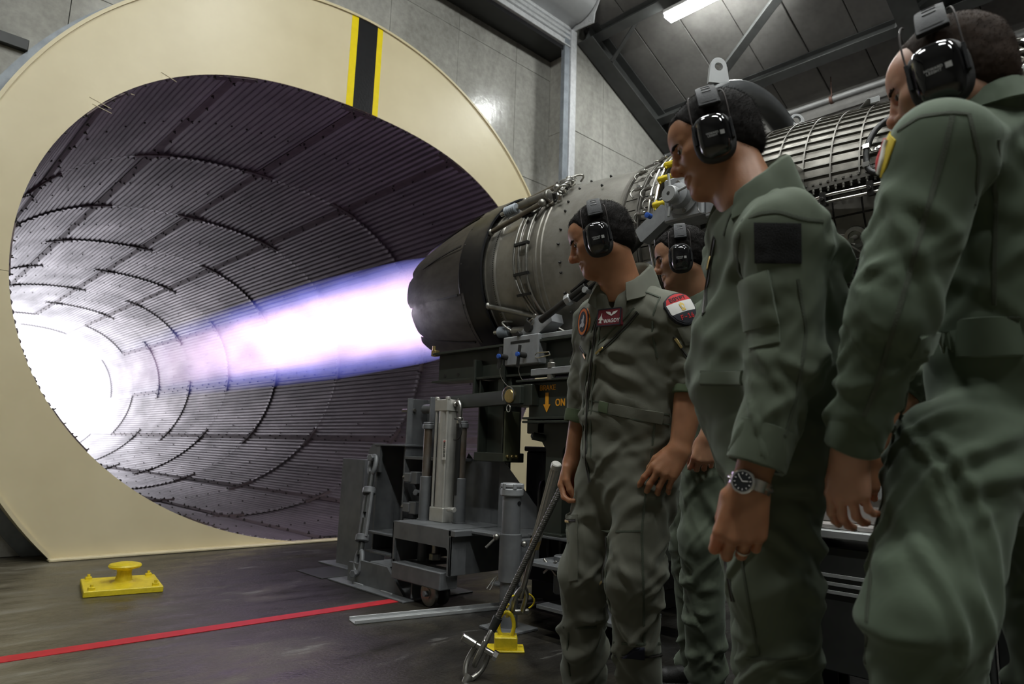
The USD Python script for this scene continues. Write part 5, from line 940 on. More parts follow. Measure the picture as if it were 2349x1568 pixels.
def hand_prims(W, d, n, side, curl, thumb=(25, 20), sc=1.0, spread=5):
    """Round cones of a hand: wrist W, d towards the fingers, n out of the back of the hand, side to the thumb. curl: (knuckle, middle, tip) degrees for index..little."""
    d, n = _unit(d), np.asarray(n, float); n = _unit(n-d*(n @ _unit(d))); s = _unit(np.asarray(side, float)); s = _unit(s-d*(s @ d)-n*(s @ n)); out = []
    xs = (0.030, 0.010, -0.011, -0.030); ln = (0.084, 0.088, 0.083, 0.074); seg = ((0.042, 0.026, 0.021), (0.046, 0.029, 0.022), (0.043, 0.027, 0.021), (0.034, 0.021, 0.018)); rr_ = (0.0098, 0.0100, 0.0095, 0.0085)
    palm, fingers = [], []
    for i in range(4):
        kn = W+(d*ln[i]+s*xs[i]-n*0.004*abs(i-1.2))*sc
        palm += [(W+(s*xs[i]*0.45+d*0.008)*sc, kn, 0.0175*sc, 0.0125*sc)]; a = 0.0; p = kn; sp = math.radians(spread*(1.3-i)); chain = []
        for j in range(3):
            a += math.radians(curl[i][j]); u = d*math.cos(a)-n*math.sin(a); u = _unit(u+s*math.sin(sp)*math.cos(a)); p2 = p+u*seg[i][j]*sc
            r0 = rr_[i]*sc*(1.0-0.10*j); chain.append((p, p2, r0*1.04, r0*0.90)); p = p2
        fingers.append(chain)
    palm += [(W+(d*0.02+s*0.016-n*0.006)*sc, W+(d*0.055+s*0.022-n*0.010)*sc, 0.016*sc, 0.015*sc), (W+(d*0.02-s*0.018-n*0.006)*sc, W+(d*0.06-s*0.024-n*0.010)*sc, 0.015*sc, 0.013*sc)]
    b = W+(d*0.026+s*0.026-n*0.008)*sc; t1, t2 = math.radians(thumb[0]), math.radians(thumb[1])
    u1 = _unit(d*math.cos(t1)+s*math.sin(t1)*0.85-n*0.35); u2 = _unit(u1*math.cos(t2)+_unit(-s*0.7-n*0.6+d*0.2)*math.sin(t2)); u3 = _unit(u2+_unit(-s*0.7-n*0.5)*0.25)
    q1 = b+u1*0.040*sc; q2 = q1+u2*0.033*sc; q3 = q2+u3*0.024*sc
    fingers.append([(b, q1, 0.0165*sc, 0.0122*sc), (q1, q2, 0.0118*sc, 0.0105*sc), (q2, q3, 0.0110*sc, 0.0092*sc)])
    return palm, fingers
def hand_sdf(P, palm, fingers):
    d = None
    for a in palm: d = smin(d, rc(P, *a), 0.012)
    for ch in fingers:
        e = None
        for a in ch: e = smin(e, rc(P, *a), 0.004)
        d = smin(d, e, 0.005)
    return d
def nails(fingers, n, hint=None):
    out = []
    for ch in fingers:
        a, b, r0, r1 = ch[-1]; u = _unit(b-a); m = np.asarray(n)-u*(np.asarray(n) @ u); m = _unit(m); c = a+(b-a)*0.72+m*(r0*0.80)
        e = trimesh.creation.icosphere(2, 1.0); e.vertices = e.vertices*np.array((0.0060, 0.0045, 0.0016)); out.append(place(e, c, u, np.cross(m, u)))
    return out
M['suit'] = None
def cloth_mat(name, c1, c2):
    n = {'tc': ('texture_coordinate', {}), 'n': ('noise_texture', {'scale': 5, 'detail': 6, 'roughness': 0.6}), 'r': ('rgb_ramp', {'ramp': [(0.3, c2), (0.7, c1)]}), 'n2': ('noise_texture', {'scale': 900, 'detail': 1}),
         'b': ('bump', {'strength': 0.5, 'distance': 0.0006}),
         'p': ('principled_bsdf', {'roughness': 0.82, 'specular_ior_level': 0.25, 'sheen_weight': 0.25, 'sheen_roughness': 0.5, 'sheen_tint': (0.7, 0.8, 0.7)})}
    L = [('tc.object', 'n.vector'), ('tc.object', 'n2.vector'), ('n.fac', 'r.fac'), ('r.color', 'p.base_color'), ('n2.fac', 'b.height'), ('b.normal', 'p.normal')]
    return mat(name, n, L, surface='p.BSDF')
M['suit_sage'] = cloth_mat('flight_suit_sage', (0.136, 0.136, 0.107), (0.112, 0.112, 0.087))
M['suit_green'] = cloth_mat('flight_suit_green', (0.104, 0.124, 0.088), (0.084, 0.102, 0.070))
M['suit_deep'] = cloth_mat('flight_suit_deep', (0.092, 0.119, 0.081), (0.075, 0.100, 0.066))
M['seam'] = pm('seam_thread', (0.06, 0.072, 0.05), 0.85, bump=0.001, bscale=400); M['cuff'] = pm('cuff_green', (0.085, 0.115, 0.06), 0.85)
M['zip'] = pm('zip_tape', (0.035, 0.04, 0.03), 0.6); M['velcro'] = pm('black_velcro', (0.006, 0.006, 0.007), 0.95, bump=0.003, bscale=500)
def skin_mat(name, c1, c2):
    n = {'tc': ('texture_coordinate', {}), 'n': ('noise_texture', {'scale': 22, 'detail': 4}), 'r': ('rgb_ramp', {'ramp': [(0.3, c2), (0.7, c1)]}), 'n2': ('noise_texture', {'scale': 350, 'detail': 2}), 'b': ('bump', {'strength': 0.4, 'distance': 0.0004}),
         'p': ('principled_bsdf', {'roughness': 0.46, 'subsurface_weight': 0.22, 'subsurface_radius': (1.0, 0.35, 0.18), 'subsurface_scale': 0.006})}
    return mat(name, n, [('tc.object', 'n.vector'), ('tc.object', 'n2.vector'), ('n.fac', 'r.fac'), ('r.color', 'p.base_color'), ('n2.fac', 'b.height'), ('b.normal', 'p.normal')], surface='p.BSDF')
M['skin_a'] = skin_mat('skin_brown', (0.40, 0.19, 0.10), (0.30, 0.135, 0.068)); M['skin_b'] = skin_mat('skin_tan', (0.44, 0.235, 0.14), (0.35, 0.18, 0.105)); M['skin_c'] = skin_mat('skin_fair', (0.50, 0.28, 0.19), (0.42, 0.22, 0.145))
M['hair_black'] = pm('hair_black', (0.009, 0.007, 0.006), 0.75, 0, 0.3, 60, spec=0.15); M['hair_brown'] = pm('hair_brown', (0.036, 0.021, 0.013), 0.75, 0, 0.4, 40, spec=0.15)
M['eye'] = pm('eye_white', (0.42, 0.39, 0.36), 0.25); M['iris'] = pm('iris_dark', (0.025, 0.014, 0.009), 0.12)
M['nail'] = pm('nail', (0.44, 0.25, 0.17), 0.4)
M['cup_black'] = pm('ear_cup_gloss_black', (0.006, 0.006, 0.0065), 0.07, coat=0.6); M['band_plastic'] = pm('headband_dark_plastic', (0.012, 0.013, 0.015), 0.6, spec=0.3, bump=0.0006, bscale=300); M['cushion'] = pm('cup_cushion', (0.01, 0.01, 0.01), 0.6)
M['boot'] = pm('black_boot', (0.014, 0.013, 0.012), 0.5, bump=0.001, bscale=120); M['silver'] = pm('watch_steel', (0.7, 0.69, 0.66), 0.22, 1.0); M['dial'] = pm('watch_dial', (0.012, 0.013, 0.015), 0.25); M['gold_ring'] = pm('ring_silver', (0.72, 0.68, 0.6), 0.25, 1.0)
def earmuffs(c, T, label, s=1.0, tilt=0.0):
    """Ear defenders: two glossy cups, wire forks and a ridged headband, in the head's frame."""
    g = lambda p: c+T @ (np.asarray(p, float)*s); em = thing('ear_defenders', label, 'ear defenders', c+np.array([0, 0, -0.06*s]))
    for sd in (-1, 1):
        def f(P):
            q = frx(P, c, T)/s; q = q*np.array((1, sd, 1), np.float32); x, y, z = q[:, 0]-0.006, q[:, 1]-0.104, q[:, 2]+0.028
            ca, sa = math.cos(tilt), math.sin(tilt); x, z = x*ca-z*sa, x*sa+z*ca
            w = 0.0365*(1-0.9*np.maximum(-z-0.01, 0)*1.6)            # narrower towards the bottom
            fx = np.abs(x)/w; fz = np.abs(z)/0.0525; rr_ = (fx**3.2+fz**3.4)**(1/3.3)
            dome = 0.030*np.sqrt(np.clip(1-(rr_*0.90)**2, 0.0, 1))-0.006
            d = np.maximum((rr_-1)*0.038, np.maximum(y-dome, -0.008-y)); return smax((rr_-1)*0.038, np.maximum(y-dome, -0.010-y)*0.85, 0.012)*s
        cen = g((0.006, sd*0.104, -0.028)); m = snet(f, *bounds_of([cen-0.075*s, cen+0.075*s], 0.0), 0.0026*s); smooth_(m, 3)
        cup = part(em, 'ear_cup', m, 'cup_black', smooth=True)
        ring = [g((0.006+0.033*math.copysign(abs(math.cos(a))**0.7, math.cos(a)), sd*0.090, -0.028+0.046*math.copysign(abs(math.sin(a))**0.7, math.sin(a)))) for a in np.linspace(0, 2*PI, 33)[:-1]]
        part(cup, 'cushion', tube(ring, 0.0125*s, 10, closed=True), 'cushion', smooth=True)
        for row, word in enumerate(('HOWARD', 'LEIGHT')):
            tx = meshkit.text_mesh(word, 0.0042*s, 0.0005, True); tx.apply_translation([-tx.bounds[:, 0].mean()-0.004*s, 0, 0])
            part(cup, 'lettering', place(tx, g((0.006, sd*0.1277, -0.034-0.0058*row)), T[:, 0]*(-sd), T[:, 2]), 'grey_print', smooth=False)
        part(cup, 'logo_square', place(bx(-0.0045*s, 0.0045*s, -0.0048*s, 0.0048*s, 0, 0.0005, 0), g((0.006-0.0165, sd*0.1275, -0.0345)) if sd > 0 else g((0.006+0.0165, sd*0.1275, -0.0345)), T[:, 0]*(-sd), T[:, 2]), 'grey_print', smooth=False)
        for fx in (-0.034, 0.046):
            wr_ = [g((0.8*fx+0.002, sd*0.074, 0.088)), g((0.92*fx, sd*0.088, 0.080)), g((fx, sd*0.098, 0.055)), g((fx, sd*0.103, 0.005)), g((fx, sd*0.103, -0.035))]
            part(cup, 'wire_fork', tube(wr_, 0.0016*s, 7, smooth=5), 'bolt_dark', smooth=True)
            part(cup, 'fork_slider', obx(g((fx, sd*0.103, 0.004)), g((fx*0.98, sd*0.102, -0.042)), 0.006*s, 0.008*s, 0.001, T[:, 1]), 'band_plastic')
    A = np.linspace(-1, 1, 41); th0 = math.radians(66); rows = []
    for a in A:
        t = a*th0; yy, zz = 0.0885*math.sin(t)*1.02, 0.012+0.120*math.cos(t)*1.0; w = 0.020+0.003*abs(a); nrm_ = np.array((0, math.sin(t), math.cos(t)))
        base = np.array((0.0, yy, zz)); rows.append([g(base+np.array((-w, 0, 0))), g(base+np.array((-w, 0, 0))+nrm_*0.0045), g(base+np.array((-0.6*w, 0, 0))+nrm_*0.0062), g(base+np.array((0.6*w, 0, 0))+nrm_*0.0062), g(base+np.array((w, 0, 0))+nrm_*0.0045), g(base+np.array((w, 0, 0)))])
    V = np.array(rows).reshape(-1, 3); F = []
    for i in range(40):
        for k in range(6): a, b = i*6+k, i*6+(k+1) % 6; F += [(a, a+6, b+6), (a, b+6, b)]
    F += [(0, 2, 1), (0, 3, 2), (0, 4, 3), (0, 5, 4)]+[(240, 241, 242), (240, 242, 243), (240, 243, 244), (240, 244, 245)]
    m = tm(V, F); m.fix_normals(); hb = part(em, 'headband', m, 'band_plastic', smooth=35)
    for sd in (-1, 1):
        for k in range(3):
            t = sd*math.radians(34+7*k); p = np.array((0, 0.0885*math.sin(t)*1.02, 0.012+0.12*math.cos(t)))+np.array((0, math.sin(t), math.cos(t)))*0.0064
            part(hb, 'ridge', obx(g(p-np.array((0.010, 0, 0))), g(p+np.array((0.010, 0, 0))), 0.0035*s, 0.002*s, 0.0005, T @ np.array((0, math.sin(t), math.cos(t)))), 'rubber')
        t = sd*th0; p = np.array((0, 0.0885*math.sin(t)*1.03, 0.012+0.12*math.cos(t)))
        part(hb, 'end_clip', obx(g(p-np.array((0.024, 0, 0))), g(p+np.array((0.024, 0, 0))), 0.016*s, 0.009*s, 0.002, T @ np.array((0, math.sin(t), math.cos(t)))), 'band_plastic')
    return em
M['grey_print'] = pm('grey_print', (0.30, 0.30, 0.29), 0.5)
FOLDS = {}
def folds(m, bones, seed, gain=1.0, calm=()):
    """Presses drag folds into cloth: ridges and troughs that run part of the way round each limb, thicker near the joints."""
    V, N = np.array(m.vertices), vnormals(m); R_ = np.random.default_rng(seed); acc = np.zeros(len(V)); W = np.zeros(len(V))
    for i, (a, b, r, amp0, ampm, amp1, cnt, slant) in enumerate(bones):
        a, b = np.asarray(a, float), np.asarray(b, float); ab = b-a; L = np.linalg.norm(ab); u = ab/L; s, t, _ = frame_of(u); q = V-a; l = q @ u; x, y = q @ s, q @ t; th = np.arctan2(y, x)
        d = np.sqrt((np.maximum(np.abs(l-L/2)-L/2, 0))**2+x*x+y*y)/r; w = np.exp(-(d/1.05)**4)+1e-9
        prof = lambda z: np.interp(z, [0, 0.25, 0.5, 0.75, 1], [amp0, ampm*0.7+amp0*0.3, ampm, ampm*0.7+amp1*0.3, amp1])
        f = np.zeros(len(V)); wob = (meshkit.noise(V*9, seed+i)-0.5)*0.030
        for c in range(cnt):
            z0 = R_.uniform(0, 1); 
            if R_.uniform() > prof(z0)/max(amp0, ampm, amp1)+0.15: z0 = R_.choice([R_.uniform(0, 0.25), R_.uniform(0.75, 1.0)])
            t0 = R_.uniform(-PI, PI); ext = R_.uniform(0.45, 1.15); sl = R_.uniform(-slant, slant)*r; wd = R_.uniform(0.010, 0.021)*(r/0.10)**0.5; A = prof(z0)*R_.uniform(0.5, 1.25); cv = R_.uniform(-0.25, 0.25)*r
            dt = (th-t0+PI) % (2*PI)-PI; g = (l-z0*L-sl*dt-cv*dt*dt+wob)/wd; e = np.exp(-(dt/ext)**2)
            f += A*e*(np.exp(-g*g)-0.6*np.exp(-(g-1.7)**2)-0.25*np.exp(-(g+2.0)**2/1.5))
        lo_ = (meshkit.fbm(np.stack([l*9, x*7, y*7], 1)+i*3.1, 2, seed)-0.5)*prof(np.clip(l/L, 0, 1))*1.3
        acc += w*(f+lo_); W += w
    k = np.ones(len(V))
    for c, r in calm: k *= 1-np.exp(-(np.linalg.norm(V-c, axis=1)/r)**4)        # stiff under sewn patches
    m.vertices = V+N*(np.clip(acc/np.maximum(W, 0.35), -0.025, 0.03)*gain*k)[:, None]; return m
def build_person(o):
    """o: joints in metres and a description. Returns the person's path and the surface of the suit."""
    J = o['J']; fw, ch = _unit(o['body_face']), o.get('build', 1.0); lf = _unit(np.cross(ZU, fw)); h = o.get('h', 0.008); base = np.array([J['pelvis'][0], J['pelvis'][1], 0.0])
    p = thing('person', o['label'], 'person', base); up_t = _unit(J['neck']-J['pelvis']); lt = _unit(lf-up_t*(lf @ up_t)); ft = np.cross(lt, up_t); Rt = np.stack([lt, ft, up_t], 1)
    chest, waist, pel, neck = J['chest'], J['waist'], J['pelvis'], J['neck']
    sleeves = o['sleeve']          # fraction of the forearm covered, left and right
    def suit(P, g=0.0, cut=True):
        d = arc_(P, chest, waist, 0.168*ch+g, 0.150*ch+g, 0.70, Rt); d = smin(d, arc_(P, waist, pel, 0.150*ch+g, 0.168*ch+g, 0.72, Rt), 0.08)
        d = smin(d, arc_(P, neck-up_t*0.075, chest, 0.085+g, 0.150*ch+g, 0.72, Rt), 0.08)
        for s, sd in (('l', 1), ('r', -1)):
            sh_, el, wr_ = J['sh_'+s], J['el_'+s], J['wr_'+s]
            d = smin(d, rc(P, neck-up_t*0.055+lt*sd*0.03, sh_, 0.060+g, 0.070*ch+g), 0.05)
            e = rc(P, sh_, el, 0.073*ch+g, 0.060*ch+g); cf = el+(wr_-el)*sleeves[s]
            e2 = rc(P, el, cf, 0.060*ch+g, (0.043 if sleeves[s] > 0.8 else 0.050)*ch+g)
            if cut: e2 = smax(e2, (P-cf.astype(np.float32)) @ _unit(wr_-el).astype(np.float32)-0.004, 0.006)
            d = smin(d, smin(e, e2, 0.03), 0.035)
            hp, kn, an = J['hip_'+s], J['kn_'+s], J['an_'+s]
            d = smin(d, smin(rc(P, hp, kn, 0.098*ch+g, 0.080*ch+g), rc(P, kn, an, 0.079*ch+g, 0.066*ch+g), 0.03), 0.05)
        if o.get('belly'): d = smin(d, ell(P, waist+ft*0.03, Rt, (0.15+g, 0.135+g, 0.16+g)), 0.08)
        if cut: d = smax(d, 0.075-P[:, 2], 0.01)
        if cut and o.get('vneck'): d = smax(d, -ell(P, neck+ft*0.095-up_t*0.018, Rt, (0.019, 0.060, 0.055)), 0.008)
        return d
    pts = [J[k] for k in J if k[:2] != 'wr' or True]
    lo, hi = bounds_of(pts, 0.17); lo[2] = 0.0; hi[2] = max(neck[2]+0.06, J['sh_l'][2]+0.12)
    zmin = o.get('zmin', 0.0); lo[2] = max(lo[2], zmin)
    sm = snet(suit, lo, hi, h); smooth_(sm, 4)
    B = [(chest+up_t*0.10, waist, 0.23, 0.009, 0.009, 0.012, 34, 0.9), (waist, pel, 0.23, 0.012, 0.008, 0.012, 24, 0.6)]
    for s in 'lr':
        cf = J['el_'+s]+(J['wr_'+s]-J['el_'+s])*sleeves[s]
        B += [(J['sh_'+s], J['el_'+s], 0.12, 0.009, 0.006, 0.012, 22, 0.9), (J['el_'+s], cf, 0.10, 0.013, 0.009, 0.006, 22, 0.8), (J['hip_'+s], J['kn_'+s], 0.15, 0.014, 0.007, 0.013, 30, 0.9), (J['kn_'+s], J['an_'+s], 0.13, 0.013, 0.010, 0.016, 30, 0.6)]
    S0 = Surf(sm) if o.get('calm') else None; folds(sm, B, o['seed'], o.get('fold', 1.0), [(S0.at(x, y)[0], r) for x, y, r in o.get('calm', ())])
    # ---- skin: one continuous body
    hk = dict(o['head']); hk['neck'] = neck+ft*0.005
    if o.get('vneck'): hk['throat'] = (neck+ft*0.018, neck+ft*0.034-up_t*0.085)
    T = head_frame(o['face'], o['pitch'], o.get('roll', 0)); c = J['head']
    skin, hair, eyes, brow = build_head(hk, T, c)
    def core(P): return suit(P, -0.045, False)
    cm = snet(core, *bounds_of(pts, 0.15), 0.016)
    pieces = [cm, skin]; hands = {}
    for s, sd in (('l', 1), ('r', -1)):
        hd = o['hand'][s]; W, el = J['wr_'+s], J['el_'+s]; palm, fing = hand_prims(W, hd['d'], hd['n'], hd['side'], hd['curl'], hd.get('thumb', (25, 20)), hd.get('sc', 1.0), hd.get('spread', 5)); hands[s] = (palm, fing, hd)
        dirn = _unit(W-el); wid = _unit(np.asarray(hd['side'])-dirn*(np.asarray(hd['side']) @ dirn)); Rw = np.stack([wid, np.cross(dirn, wid), dirn], 1)
        def fa(P):
            d = arc_(P, el+(W-el)*0.25, W, 0.046, 0.030, 0.82, Rw)/0.85; return smin(d, hand_sdf(P, palm, fing), 0.018)
        q = [W, el+(W-el)*0.2]+[x for chn in fing for x in (chn[0][0], chn[-1][1])]
        pieces.append(snet(fa, *bounds_of(q, 0.06), 0.0032 if hd.get('fine', True) else 0.005))
    body = None
    try:
        mf = None
        for q in pieces:
            k = to_man(q)
            if k.status() != m3.Error.NoError or k.volume() <= 0: raise ValueError(str(k.status()))
            mf = k if mf is None else mf+k
        body = from_man(mf)
    except Exception as ex:
        print('body union failed', ex); body = trimesh.util.concatenate(pieces)
    bp = part(p, 'body', body, o['skin'], smooth=True)
    for s in 'lr':
        for nn in nails(hands[s][1], hands[s][2]['n']): part(bp, 'fingernail', nn, 'nail', smooth=True)
    hp = part(p, 'hair', hair, o['hair_m'], smooth=True)
    if not o.get('far'):
        hv, hn_ = np.array(hair.vertices), vnormals(hair); R_ = np.random.default_rng(o['seed']); k = R_.choice(len(hv), o.get('strands', 9000)); k = k[((hv[k]-(c-T[:, 0]*0.014+T[:, 2]*0.03)) * hn_[k]).sum(1) > 0.03]
        r0 = hv[k]-hn_[k]*0.002+R_.normal(0, 0.0012, (len(k), 3)); ln = R_.uniform(0.4, 1.0, (len(k), 1))*o.get('strand_len', 0.008); dr_ = hn_[k]*0.75-T[:, 0]*0.45-T[:, 2]*0.15+R_.normal(0, 0.38, (len(k), 3)); dr_ /= np.linalg.norm(dr_, axis=1, keepdims=True)
        P4 = np.stack([r0, r0+dr_*ln*0.33, r0+dr_*ln*0.66-T[:, 2]*ln*0.05, r0+dr_*ln-T[:, 2]*ln*0.12], 1)-base
        bc = UsdGeom.BasisCurves.Define(stage, hp+'/hair_strands'); bc.CreateTypeAttr('linear'); bc.CreatePointsAttr([Gf.Vec3f(*map(float, v)) for v in P4.reshape(-1, 3)]); bc.CreateCurveVertexCountsAttr([4]*len(k))
        bc.CreateWidthsAttr([0.0006, 0.00055, 0.00045, 0.0002]*len(k)); bc.SetWidthsInterpolation('vertex'); bc.GetPrim().SetCustomDataByKey('kind', 'stuff'); UsdShade.MaterialBindingAPI.Apply(bc.GetPrim()).Bind(M[o['hair_m']])
    part(p, 'eyebrows', brow, o['hair_m'], smooth=True)
    for e, i in eyes: ep = part(p, 'eye', e, 'eye', smooth=True); part(ep, 'iris', i, 'iris', smooth=True)
    sp = part(p, 'flight_suit', sm, o['suit'], smooth=True, label=o.get('suit_label'))
    # collar: a stand that folds over
    cl_ = []; nb = neck+up_t*0.020; nd = _unit(c-neck); n_ = 44; th = np.linspace(math.radians(-205+o.get('open', 38)), math.radians(205-o.get('open', 38))-math.radians(25)*2+math.radians(0), n_)
    th = np.linspace(-PI+math.radians(o.get('open', 30)), PI-math.radians(o.get('open', 30)), n_)
    prof = [(0.078, -0.060), (0.070, -0.01), (0.070, 0.030), (0.074, 0.040), (0.082, 0.036), (0.096, 0.004), (0.108, -0.030), (0.103, -0.034), (0.088, -0.008)]
    rows = []
    for a in th:
        fr_ = 0.5+0.5*math.cos(a)             # 1 at the nape, 0 at the throat
        dirv = -ft*math.cos(a)+lt*math.sin(a); low = -0.045*(1-fr_)**1.5
        wob = 0.004*math.sin(5*a+o['seed'])
        rows.append([nb+dirv*(r*o.get('collar_w', 1.0)*(1.0+0.12*(1-fr_))+wob)*np.array(1.0)+up_t*(z*(0.75+0.45*fr_)+low+0.022*fr_)*o.get('collar_h', 1.0) for r, z in prof])
    V = np.array(rows).reshape(-1, 3); k = len(prof); F = []
    for i in range(n_-1):
        for j in range(k):
            a, b = i*k+j, i*k+(j+1) % k; F += [(a, b, b+k), (a, b+k, a+k)]
    for j in range(1, k-1): F += [(0, j, j+1), ((n_-1)*k, (n_-1)*k+j+1, (n_-1)*k+j)]
    cm_ = tm(V, F); cm_.fix_normals(); cm_ = cm_.subdivide(); 
    nz = (meshkit.noise(cm_.vertices*60, o['seed'])-0.5)*0.003; cm_.vertices = cm_.vertices+vnormals(cm_)*nz[:, None]
    part(p, 'collar', cm_, o['suit'], smooth=40)
    for s in 'lr':
        if sleeves[s] > 0.0:
            el, W = J['el_'+s], J['wr_'+s]; u = _unit(W-el); cf = el+(W-el)*sleeves[s]; cw = o.get('cuff', {}).get(s, (0.052, 0.050, 0.055))
            cpm = lathe([(cw[0]-0.006, cw[2]), (cw[0], cw[2]-0.003), (cw[1]+0.002, cw[2]*0.5), (cw[1]+0.001, 0.004), (cw[1]-0.003, 0), (cw[1]-0.010, 0.002), (cw[0]-0.012, cw[2]-0.004)], cf+u*0.012, -u, 40)
            nz = (meshkit.noise(cpm.vertices*45, o['seed'])-0.5)*0.005; cpm.vertices = cpm.vertices+vnormals(cpm)*nz[:, None]
            part(p, 'cuff', cpm, o.get('cuff_m', {}).get(s, o['suit']), smooth=50)
        an = J['an_'+s]; tf = _unit(np.array([fw[0], fw[1], 0])+lf*(0.15 if s == 'l' else -0.15))
        def bf(P):
            d = rc(P, an+[0, 0, 0.10], np.array([an[0], an[1], 0.06]), 0.052, 0.052); t0 = np.array([an[0], an[1], 0.045]); d = smin(d, rc(P, t0-tf*0.05, t0+tf*0.13, 0.040, 0.036), 0.04); d = smax(d, 0.018-P[:, 2], 0.008)
            sole = np.maximum(np.minimum(rc(P*np.array((1, 1, 0.0), np.float32), (t0-tf*0.06)*[1, 1, 0], (t0+tf*0.135)*[1, 1, 0], 0.042, 0.044), 9), np.maximum(P[:, 2]-0.026, 0.001-P[:, 2])); return np.minimum(d, sole)
        a2 = np.array([an[0], an[1], 0.06]); bt = snet(bf, *bounds_of([a2+tf*0.18, a2-tf*0.10, a2+[0, 0, 0.13], a2-[0, 0, 0.07], a2+lf*0.06, a2-lf*0.06], 0.035), 0.006)
        part(p, 'boot', bt, 'boot', smooth=True)
    em = earmuffs(c, head_frame(o['face'], o['pitch']-o.get('muff_back', 9), o.get('roll', 0)), o['muff_label'], o['head'].get('s', 1.0)*o.get('muff_s', 1.0), o.get('muff_tilt', 0.0)) if o.get('muff_label') else None
    return p, sp, Surf(sm), T
def hand(d, n, side, curl, **k): return dict(d=d, n=n, side=side, curl=curl, **k)
# ================================================================ the men
def atz(x, d, z):
    y0, y1 = 0., 1600.; z0, z1 = at(x, y0, d)[2], at(x, y1, d)[2]; y = y0+(z-z0)/(z1-z0)*(y1-y0); return at(x, y, d)
def joints(**k): return {n: (at(*v) if len(v) == 3 else atz(v[0], v[1], v[3])) for n, v in k.items()}
AZ = 0.085
IMG = lambda r, u, f: VR*r+ZU*u+VF*f       # a direction by right, up and away
relaxed = [(18, 28, 18), (24, 32, 20), (28, 35, 22), (32, 36, 22)]
half = [(35, 45, 25), (42, 50, 30), (46, 52, 30), (48, 52, 30)]
fist = [(40, 82, 48), (42, 86, 48), (42, 86, 48), (44, 82, 48)]
QUICK = globals().get('QUICK', False)
# ---- man with the red name tag
J1 = joints(head=(1378, 550, 2.13), neck=(1432, 664, 2.14), chest=(1448, 780, 2.15), waist=(1448, 935, 2.14), pelvis=(1440, 1070, 2.14), sh_l=(1538, 730, 2.04), sh_r=(1370, 735, 2.28), el_l=(1590, 868, 2.01), wr_l=(1560, 1030, 1.95),
            el_r=(1348, 880, 2.31), wr_r=(1312, 1056, 2.27), hip_l=(1478, 1120, 2.06), hip_r=(1390, 1115, 2.21), kn_l=(1452, 1330, 2.0), kn_r=(1342, 1320, 2.18), an_l=(1475, 2.05, 0, AZ), an_r=(1338, 2.22, 0, AZ))
p1, s1, S1, T1 = build_person(dict(J=J1, label='man in grey-green flight suit with dark red name tag and rolled sleeves', body_face=heading(-0.68, -0.73), face=heading(-0.975, 0.20), pitch=20, roll=1, head=dict(jaw=0.96, nose=1.5, hair=0.004, line=0.062, s=0.96, fuzz=1.0),
    skin='skin_a', hair_m='hair_black', suit='suit_sage', seed=3, sleeve=dict(l=0.22, r=0.48), cuff=dict(l=(0.060, 0.056, 0.045), r=(0.056, 0.053, 0.045)), cuff_m=dict(l='cuff', r='cuff'), open=36, h=0.0065, collar_w=1.0, build=0.98, vneck=True, calm=((1398, 724, 0.07), (1341, 738, 0.07), (1564, 704, 0.08)), fold=1.3,
    hand=dict(l=hand(IMG(-0.62, -0.76, -0.1), IMG(-0.25, 0.35, -0.88), IMG(-0.76, 0.62, 0.2), relaxed, thumb=(30, 25), spread=6), r=hand(IMG(-0.22, -0.97, 0.05), heading(-0.73, 0.68), heading(-0.68, -0.73), half, thumb=(8, 30), spread=3)),
    muff_label='glossy black ear defenders on the man with the dark red name tag'))
# ---- man behind him
J2 = joints(head=(1564, 591, 2.57), neck=(1604, 690, 2.58), chest=(1612, 790, 2.60), waist=(1612, 920, 2.6), pelvis=(1612, 1015, 2.6), sh_l=(1632, 735, 2.44), sh_r=(1585, 735, 2.77), el_l=(1655, 860, 2.42), wr_l=(1626, 1000, 2.38),
            el_r=(1580, 860, 2.82), wr_r=(1550, 980, 2.8), hip_l=(1622, 1060, 2.52), hip_r=(1602, 1060, 2.69), kn_l=(1612, 1240, 2.46), kn_r=(1585, 1240, 2.66), an_l=(1620, 2.5, 0, AZ), an_r=(1600, 2.7, 0, AZ))
p2, s2, S2, T2 = build_person(dict(J=J2, label='man in green flight suit half hidden between the two men in front', body_face=heading(-0.95, -0.25), face=heading(-0.97, 0.24), pitch=13, head=dict(jaw=1.0, nose=1.3, hair=0.006, line=0.058, s=0.96, fuzz=1.4),
    skin='skin_b', hair_m='hair_black', suit='suit_green', seed=17, sleeve=dict(l=0.3, r=0.9), cuff=dict(l=(0.056, 0.054, 0.045), r=(0.05, 0.048, 0.045)), open=34, h=0.010,
    hand=dict(l=hand(IMG(-0.25, -0.97, 0), IMG(-0.2, 0, -0.95), IMG(-0.97, 0, 0.2), half, fine=False), r=hand(IMG(-0.2, -0.97, 0), IMG(0, 0, 1), IMG(-1, 0, 0), half, fine=False)),
    muff_label='glossy black ear defenders on the half hidden man'))
